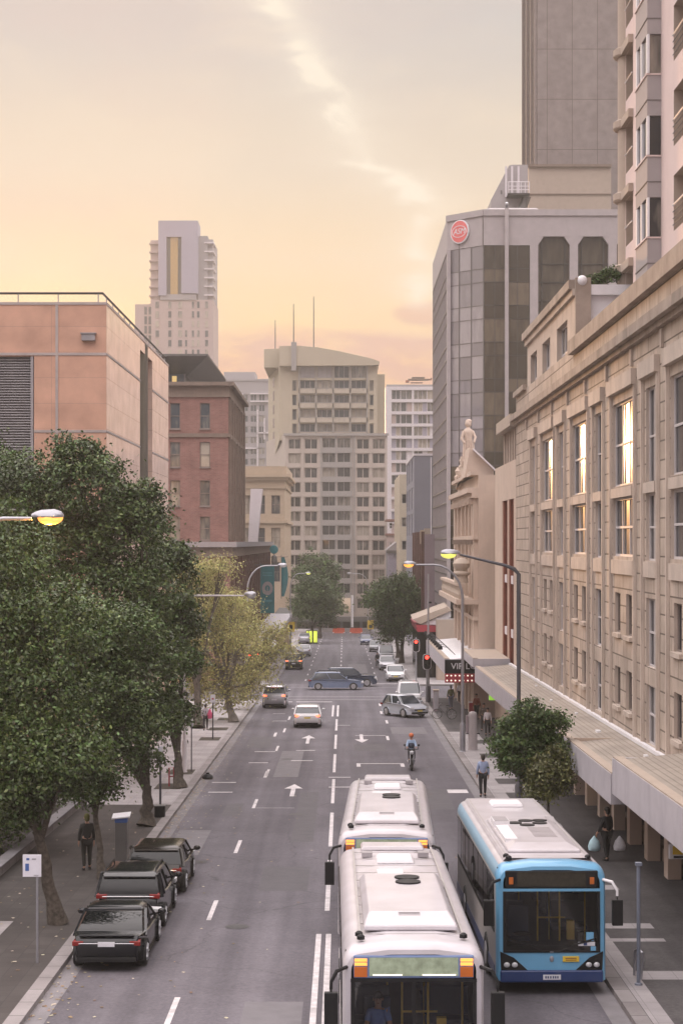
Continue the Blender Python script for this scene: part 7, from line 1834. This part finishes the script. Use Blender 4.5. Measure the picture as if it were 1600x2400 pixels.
mb = MB(); mb.bar((p[0] - .2, p[1], p[2]), (p[0] - .2, p[1], p[2] + .5), .04, .04, M['black']); mb.bar((p[0] + .2, p[1], p[2]), (p[0] + .2, p[1], p[2] + .5), .04, .04, M['black']); mb.build('leg', R)

# ------------------------------------------------------------------ bicycle and motorcycle
def bicycle(label, px, py, hd):
    p = fp_(px, py); R = thing('bicycle', label, 'bicycle', p, None, hd, slope=False)
    def wheel(y):
        mb = MB(); mb.rings([[(0 + r2 * math.cos(a), y + (.33 + r2 * math.sin(a)) * math.cos(t), .34 + (.33 + r2 * math.sin(a)) * math.sin(t)) for t in np.linspace(0, 2 * math.pi, 25)[:-1]] for a in np.linspace(0, 2 * math.pi, 6) for r2 in (.02,)], M['rubber'], cap=False); w = mb.build('wheel', R)
        mb = MB()
        for k in range(8): t = k * math.pi / 4; mb.tube([(0, y, .34), (0, y + .32 * math.cos(t), .34 + .32 * math.sin(t))], .006, M['steel'], 4)
        mb.build('spoke', w, off=(0, 0, 0))
    wheel(-.5); wheel(.52)
    mb = MB(); 
    for a, b in (((0, -.5, .34), (0, -.1, .32)), ((0, -.1, .32), (0, -.22, .85)), ((0, -.22, .8), (0, .38, .85)), ((0, -.1, .32), (0, .38, .78)), ((0, .38, .9), (0, .52, .34)), ((0, -.5, .34), (0, -.22, .8))): mb.tube([a, b], .022, M['darkpole'], 6)
    mb.build('frame', R); mb = MB(); mb.box(-.07, .07, -.36, -.1, .9, .95, M['black']); mb.build('saddle', R, bevel=.02); mb = MB(); mb.tube([(-.28, .3, 1.02), (0, .36, 1.0), (.28, .3, 1.02)], .015, M['steel'], 6); mb.tube([(0, .36, 1.0), (0, .38, .88)], .015, M['steel'], 6); mb.build('handlebar', R)
bicycle('bicycle parked at the right kerb corner beside the mauve cabinet', 1041, 1690, 75)

# ------------------------------------------------------------------ people
CLOTH = {}
def cloth(c):
    if c not in CLOTH: CLOTH[c] = mat('cloth_%d' % len(CLOTH), c, .85, var=.12, vs=12)
    return CLOTH[c]
def skin_mesh(name, parent, verts, edges, radii, ma, sub=1, root=0):
    me = bpy.data.meshes.new(name); me.from_pydata(verts, edges, []); me.materials.append(ma)
    o = bpy.data.objects.new(name, me); COL.objects.link(o)
    if parent is not None: o.parent = parent
    o['_off'] = (0, 0, 0)
    s = o.modifiers.new('skin', 'SKIN'); s.use_smooth_shade = True
    if not me.skin_vertices: me.attributes.new('skin', 'FLOAT', 'POINT')
    sv = me.skin_vertices[0].data
    for i, r in enumerate(radii): sv[i].radius = (r, r) if not hasattr(r, '__len__') else r; sv[i].use_root = (i == root)
    u_ = o.modifiers.new('sub', 'SUBSURF'); u_.levels = sub; u_.render_levels = sub
    return o

class Sk:
    def __init__(s): s.v, s.e, s.r, s.k = [], [], [], {}
    def add(s, key, p, r, par=None):
        s.k[key] = len(s.v); s.v.append(tuple(p)); s.r.append(r)
        if par is not None: s.e.append((s.k[par], s.k[key]))

def person(label, loc, heading, top, bot, hgt=1.74, stride=.25, hairc=None, sleeves='long', arms=((.0, .0), (.0, .0)), sit=False, skirt=False, skin='skin_a', hat=None, name='person', arm_f=None, legs=True, sy=1.0):
    """facing +y in its own space before the heading turn; stands on loc"""
    R = thing(name, label, 'person', loc, None, heading, slope=False)
    k = hgt / 1.75
    S = Sk(); W_ = 1.0
    hip = .94 if not sit else .94
    S.add('pel', (0, 0, hip), .135); S.add('spi', (0, .0, 1.12), .125, 'pel'); S.add('che', (0, .0, 1.32), .145, 'spi'); S.add('nk0', (0, -.01, 1.46), .075, 'che'); S.add('nk', (0, .0, 1.53), .055, 'nk0')
    S.add('hd0', (0, .02, 1.59), .07, 'nk'); S.add('hd1', (0, .02, 1.66), .088, 'hd0'); S.add('hd2', (0, .01, 1.73), .068, 'hd1')
    J = {}
    for s, nm in ((-1, 'l'), (1, 'r')):
        sw = stride * s
        af, ab = arms[0 if s < 0 else 1]          # forward swing of upper arm, elbow bend
        sh = Vector((s * .165, -.0, 1.41)); el = sh + Vector((s * .06, math.sin(af - sw * .8) * .28, -math.cos(af - sw * .8) * .28)); wr = el + Vector((s * .01, math.sin(af - sw * .8 + .25 + ab) * .25, -math.cos(af - sw * .8 + .25 + ab) * .25))
        S.add(nm + 'sh', sh, .066, 'che'); S.add(nm + 'el', el, .042, nm + 'sh'); S.add(nm + 'wr', wr, .028, nm + 'el')
        d = (wr - el).normalized(); pm = wr + d * .07; S.add(nm + 'pm', pm, (.036, .02), nm + 'wr')
        sd = Vector((0, 1, 0)) - d * d.y; sd.normalize()
        for i, (o_, l_) in enumerate(((-.028, .062), (-.010, .078), (.009, .074), (.026, .060))):
            b_ = pm + sd * o_ + d * .03; S.add(nm + 'f%da' % i, b_ + d * l_ * .5, .0085, nm + 'pm'); S.add(nm + 'f%db' % i, b_ + d * l_ + Vector((-s * .014, 0, 0)), .007, nm + 'f%da' % i)
        t_ = wr + d * .03 + sd * .045; S.add(nm + 'ta', t_, .011, nm + 'wr'); S.add(nm + 'tb', t_ + d * .04 + sd * .012, .009, nm + 'ta')
        J[nm] = (sh, el, wr)
        hp = Vector((s * .095, 0, .90))
        if sit: kn = hp + Vector((s * .03, .43, .03)); an = kn + Vector((0, .08, -.42)); to = an + Vector((0, .15, -.04))
        else:
            kn = Vector((s * .10, .40 * math.sin(sw) * 1.0 + .02, .50)); an = Vector((s * .10, .80 * math.sin(sw * .95) - (.05 if sw < 0 else 0), .085)); to = an + Vector((s * .02, .15, -.045))
        S.add(nm + 'hp', hp, .098, 'pel'); S.add(nm + 'kn', kn, .058, nm + 'hp'); S.add(nm + 'an', an, .038, nm + 'kn'); S.add(nm + 'to', to, .034, nm + 'an')
        J[nm] += (hp, kn, an, to)
    sc = lambda p: (p[0] * k, p[1] * k, p[2] * k)
    rr = lambda r: r * k if not hasattr(r, '__len__') else (r[0] * k, r[1] * k)
    body = skin_mesh('body', R, [sc(p) for p in S.v], S.e, [rr(r) for r in S.r], M[skin])
    T = Sk(); T.add('pel', (0, 0, hip - .02), .155); T.add('spi', (0, 0, 1.12), .150, 'pel'); T.add('che', (0, -.0, 1.32), .168, 'spi'); T.add('nk', (0, -.01, 1.465), .09, 'che')
    for nm in 'lr':
        sh, el, wr = J[nm][:3]; T.add(nm + 'sh', sh, .083, 'che'); e2 = el if sleeves == 'long' else sh.lerp(el, .75); T.add(nm + 'el', e2, .062, nm + 'sh')
        if sleeves == 'long': T.add(nm + 'wr', el.lerp(wr, .9), .043, nm + 'el')
    skin_mesh('shirt', R, [sc(p) for p in T.v], T.e, [rr(r) for r in T.r], cloth(top))
    P = Sk(); P.add('pel', (0, 0, hip), .148)
    for nm in 'lr':
        hp, kn, an, to = J[nm][3:7]; P.add(nm + 'hp', hp, .112, 'pel'); P.add(nm + 'kn', kn, .075, nm + 'hp'); P.add(nm + 'an', kn.lerp(an, .93), .056, nm + 'kn')
    skin_mesh('trousers', R, [sc(p) for p in P.v], P.e, [rr(r) for r in P.r], cloth(bot))
    for nm in 'lr':
        an, to = J[nm][5:7]; mb = MB(); c = an.lerp(to, .45)
        mb.ball((c.x * k, c.y * k, (c.z - .018) * k), (.05 * k, .135 * k, .05 * k), M['black'], 10, 6); mb.build('shoe', R, smooth=True)
    mb = MB(); hm = cloth(hairc) if hairc else M['hair']
    mb.ball((0, -.012 * k, 1.70 * k), (.093 * k, .108 * k, .095 * k), hm, 14, 8)
    if not hat: mb.ball((0, -.05 * k, 1.63 * k), (.085 * k, .07 * k, .10 * k), hm, 12, 7)
    mb.build('hair', R, smooth=True)
    mb = MB()
    for s in (-1, 1): mb.ball((s * .032 * k, .098 * k, 1.655 * k), (.012 * k, .008 * k, .008 * k), M['hair'], 8, 5); mb.ball((s * .088 * k, .01 * k, 1.645 * k), (.012 * k, .022 * k, .032 * k), M[skin], 8, 5)
    mb.ball((0, .108 * k, 1.63 * k), (.014 * k, .018 * k, .022 * k), M[skin], 8, 5); mb.ball((0, .098 * k, 1.592 * k), (.026 * k, .008 * k, .007 * k), M['tail'], 8, 5)
    mb.build('face', R, smooth=True)
    if hat:
        mb = MB(); mb.ball((0, -.005, 1.70 * k), (.125 * k, .14 * k, .125 * k), cloth(hat), 14, 8); mb.build('helmet', R, smooth=True)
    return R
def at(px, py): return fp_(px, py)
person('man in light blue shirt and black trousers walking away at the right kerb', at(1131, 1874), 4, (.30, .36, .52), (.015, .015, .018), 1.80, .10)
person('man in olive top and grey jeans standing under the lit awning', at(1056, 1667), 10, (.10, .10, .035), (.10, .10, .14), 1.74, .16)
person('walker in dark coat at the doorway below the lit sign', at(1070, 1634), 175, (.03, .03, .035), (.03, .03, .04), 1.7, .2)
person('walker in white top and dark trousers beside the curved lamp on the right', at(1077, 1652), 182, (.62, .60, .64), (.05, .04, .045), 1.62, .25)
person('person in rust red top behind the red and white board', at(1116, 1691), 200, (.28, .08, .05), (.05, .04, .04), 1.72, .15)
person('woman in white top and black trousers walking by the stone pillar', at(1142, 1728), 170, (.62, .58, .60), (.02, .02, .022), 1.64, .22)
person('person in dark brown clothes walking next to the woman in white', at(1133, 1718), 165, (.07, .05, .04), (.04, .035, .035), 1.72, .2)
bm = person('man in black holding pale shopping bags under the near awning', at(1421, 2026), 35, (.016, .016, .018), (.018, .018, .02), 1.75, .1, arms=((.1, .15), (.1, .15)))
for dxp, lb, c in ((-.42, 'pale blue plastic shopping bag hanging at the left of the man in black', (.42, .60, .66)), (.42, 'white plastic shopping bag hanging at the right of the man in black', (.62, .62, .66))):
    q = bm.location; x, y, z = q.x + dxp, q.y, q.z + .32
    mb = MB(); mb.lathe((x, y, z), [(.10, 0), (.19, .03), (.21, .16), (.15, .34), (.05, .46), (.02, .50)], cloth(c), 12, sc=(1, .7)); tag(mb.build('shopping_bag', smooth=60), lb, 'bag')
person('man in white shirt and black trousers waiting at the left street corner', at(569, 1645), 80, (.60, .60, .66), (.02, .02, .022), 1.68, .05, arms=((.35, .6), (.35, .6)))
person('woman in grey top with a pink bag walking away on the left pavement', at(482, 1716), 2, (.40, .38, .42), (.03, .025, .03), 1.62, .22)
q = fp_(482, 1716); mb = MB(); mb.lathe((q[0] + .27, q[1] - .05, q[2] + .72), [(.08, 0), (.15, .04), (.16, .3), (.08, .5), (.02, .62)], cloth((.55, .09, .19)), 10, sc=(1, .8)); tag(mb.build('shoulder_bag', smooth=60), 'bright pink shoulder bag on the woman walking away at the left', 'bag')
person('person in dark clothes beyond the left crossing beside the signal post', at(625, 1603), 0, (.05, .035, .04), (.12, .09, .09), 1.6, .2)
person('person in dark clothes and olive cap standing between the left trunks', at(204, 2048), 20, (.03, .03, .028), (.028, .026, .022), 1.78, .05, hairc=(.12, .12, .03))
person('walker in dark jacket in the road beside the parked right hand vans', (GP(884, 1565).x, GP(884, 1565).y, GP(884, 1565).z), 170, (.03, .03, .035), (.03, .03, .035), 1.7, .2)
# the driver of the nearest bus
bl = bus1.location
person('bus driver in a blue shirt behind the wheel of the nearest white bus', (bl.x - .60, bl.y + 1.28, bl.z + .12), 180, (.14, .23, .55), (.02, .02, .03), 1.72, 0.0, sit=True, sleeves='short', arms=((.55, .75), (.55, .75)))

# motorcycle and rider
p = GP(965, 1807)
R = thing('motorcycle', 'small dark motorcycle coming towards the viewer in the right lane', 'motorcycle', (p.x, p.y + .7, p.z), None, 180)
for y in (.66, -.64):
    mb = MB(); mb.lathe((0, y, .3), [(.18, -.05), (.28, -.055), (.305, -.02), (.305, .02), (.28, .055), (.18, .05)], M['rubber'], 20, 'X'); w = mb.build('wheel', R, smooth=40)
    mb = MB(); mb.lathe((0, y, .3), [(.001, -.03), (.17, -.03), (.17, .03), (.001, .03)], M['rim'], 14, 'X'); mb.build('rim', w, off=(0, 0, 0))
mb = MB(); mb.rings([[(-.09, -.75, .62), (.09, -.75, .62), (.09, -.75, .74), (-.09, -.75, .74)], [(-.14, -.35, .5), (.14, -.35, .5), (.14, -.35, .78), (-.14, -.35, .78)], [(-.15, .1, .45), (.15, .1, .45), (.13, .1, .86), (-.13, .1, .86)], [(-.1, .45, .7), (.1, .45, .7), (.1, .45, .92), (-.1, .45, .92)]], paint('bike_dark', (.02, .02, .025))); mb.build('body', R, smooth=40)
mb = MB(); mb.box(-.13, .13, -.7, .0, .78, .85, M['black']); mb.build('seat', R, bevel=.03)
mb = MB(); mb.tube([(-.09, .45, .95), (-.09, .66, .3)], .025, M['steel'], 7); mb.tube([(.09, .45, .95), (.09, .66, .3)], .025, M['steel'], 7); mb.build('fork', R)
mb = MB(); mb.tube([(-.36, .3, 1.04), (-.1, .42, 1.0), (.1, .42, 1.0), (.36, .3, 1.04)], .016, M['black'], 7); mb.build('handlebar', R)
mb = MB(); mb.ball((0, .53, .88), (.10, .06, .10), M['headlamp'], 12, 7); mb.build('headlight', R, smooth=True)
mb = MB(); mb.box(-.14, .14, -.25, .3, .3, .5, M['canopy']); mb.tube([(.14, .2, .35), (.17, -.6, .36)], .04, M['steel'], 8); mb.build('engine', R)
for s in (-1, 1):
    mb = MB(); mb.tube([(s * .3, .32, 1.04), (s * .34, .34, 1.2)], .01, M['black'], 5); mb.ball((s * .35, .34, 1.24), (.07, .03, .045), M['black'], 8, 5); mb.build('mirror', R)
person('motorcycle rider with orange helmet, light blue sleeves and dark vest', (p.x, p.y + .95, p.z + .0), 180, (.30, .40, .55), (.02, .02, .022), 1.72, 0.0, sit=True, arms=((.75, .35), (.75, .35)), hat=(.62, .17, .07))
q = bpy.data.objects['motorcycle']
rd = [o for o in COL.objects if o.get('label', '').startswith('motorcycle rider')][0]
T = Sk(); T.add('a', (0, .02, 1.0), .17); T.add('b', (0, .02, 1.18), .172, 'a'); T.add('c', (0, .02, 1.34), .18, 'b')
skin_mesh('vest', rd, T.v, T.e, T.r, cloth((.05, .06, .09)))

# ------------------------------------------------------------------ tidy + haze
for o in COL.objects:
    for kx in ('_off', '_local'):
        if kx in o: del o[kx]
mb = MB(); mb.box(-260, 260, -30, 900, gz(900) - 2, 150, M['white'])
hz = mb.build('haze'); hz['kind'] = 'stuff'
hm = bpy.data.materials.new('haze'); hm.use_nodes = True
ns = hm.node_tree.nodes; ns.remove(ns['Principled BSDF'])
pv = ns.new('ShaderNodeVolumePrincipled'); pv.inputs['Color'].default_value = (0.98, 0.90, 0.79, 1); pv.inputs['Density'].default_value = 0.0005; pv.inputs['Anisotropy'].default_value = 0.3
hm.node_tree.links.new(pv.outputs[0], ns['Material Output'].inputs['Volume'])
hz.data.materials.clear(); hz.data.materials.append(hm)
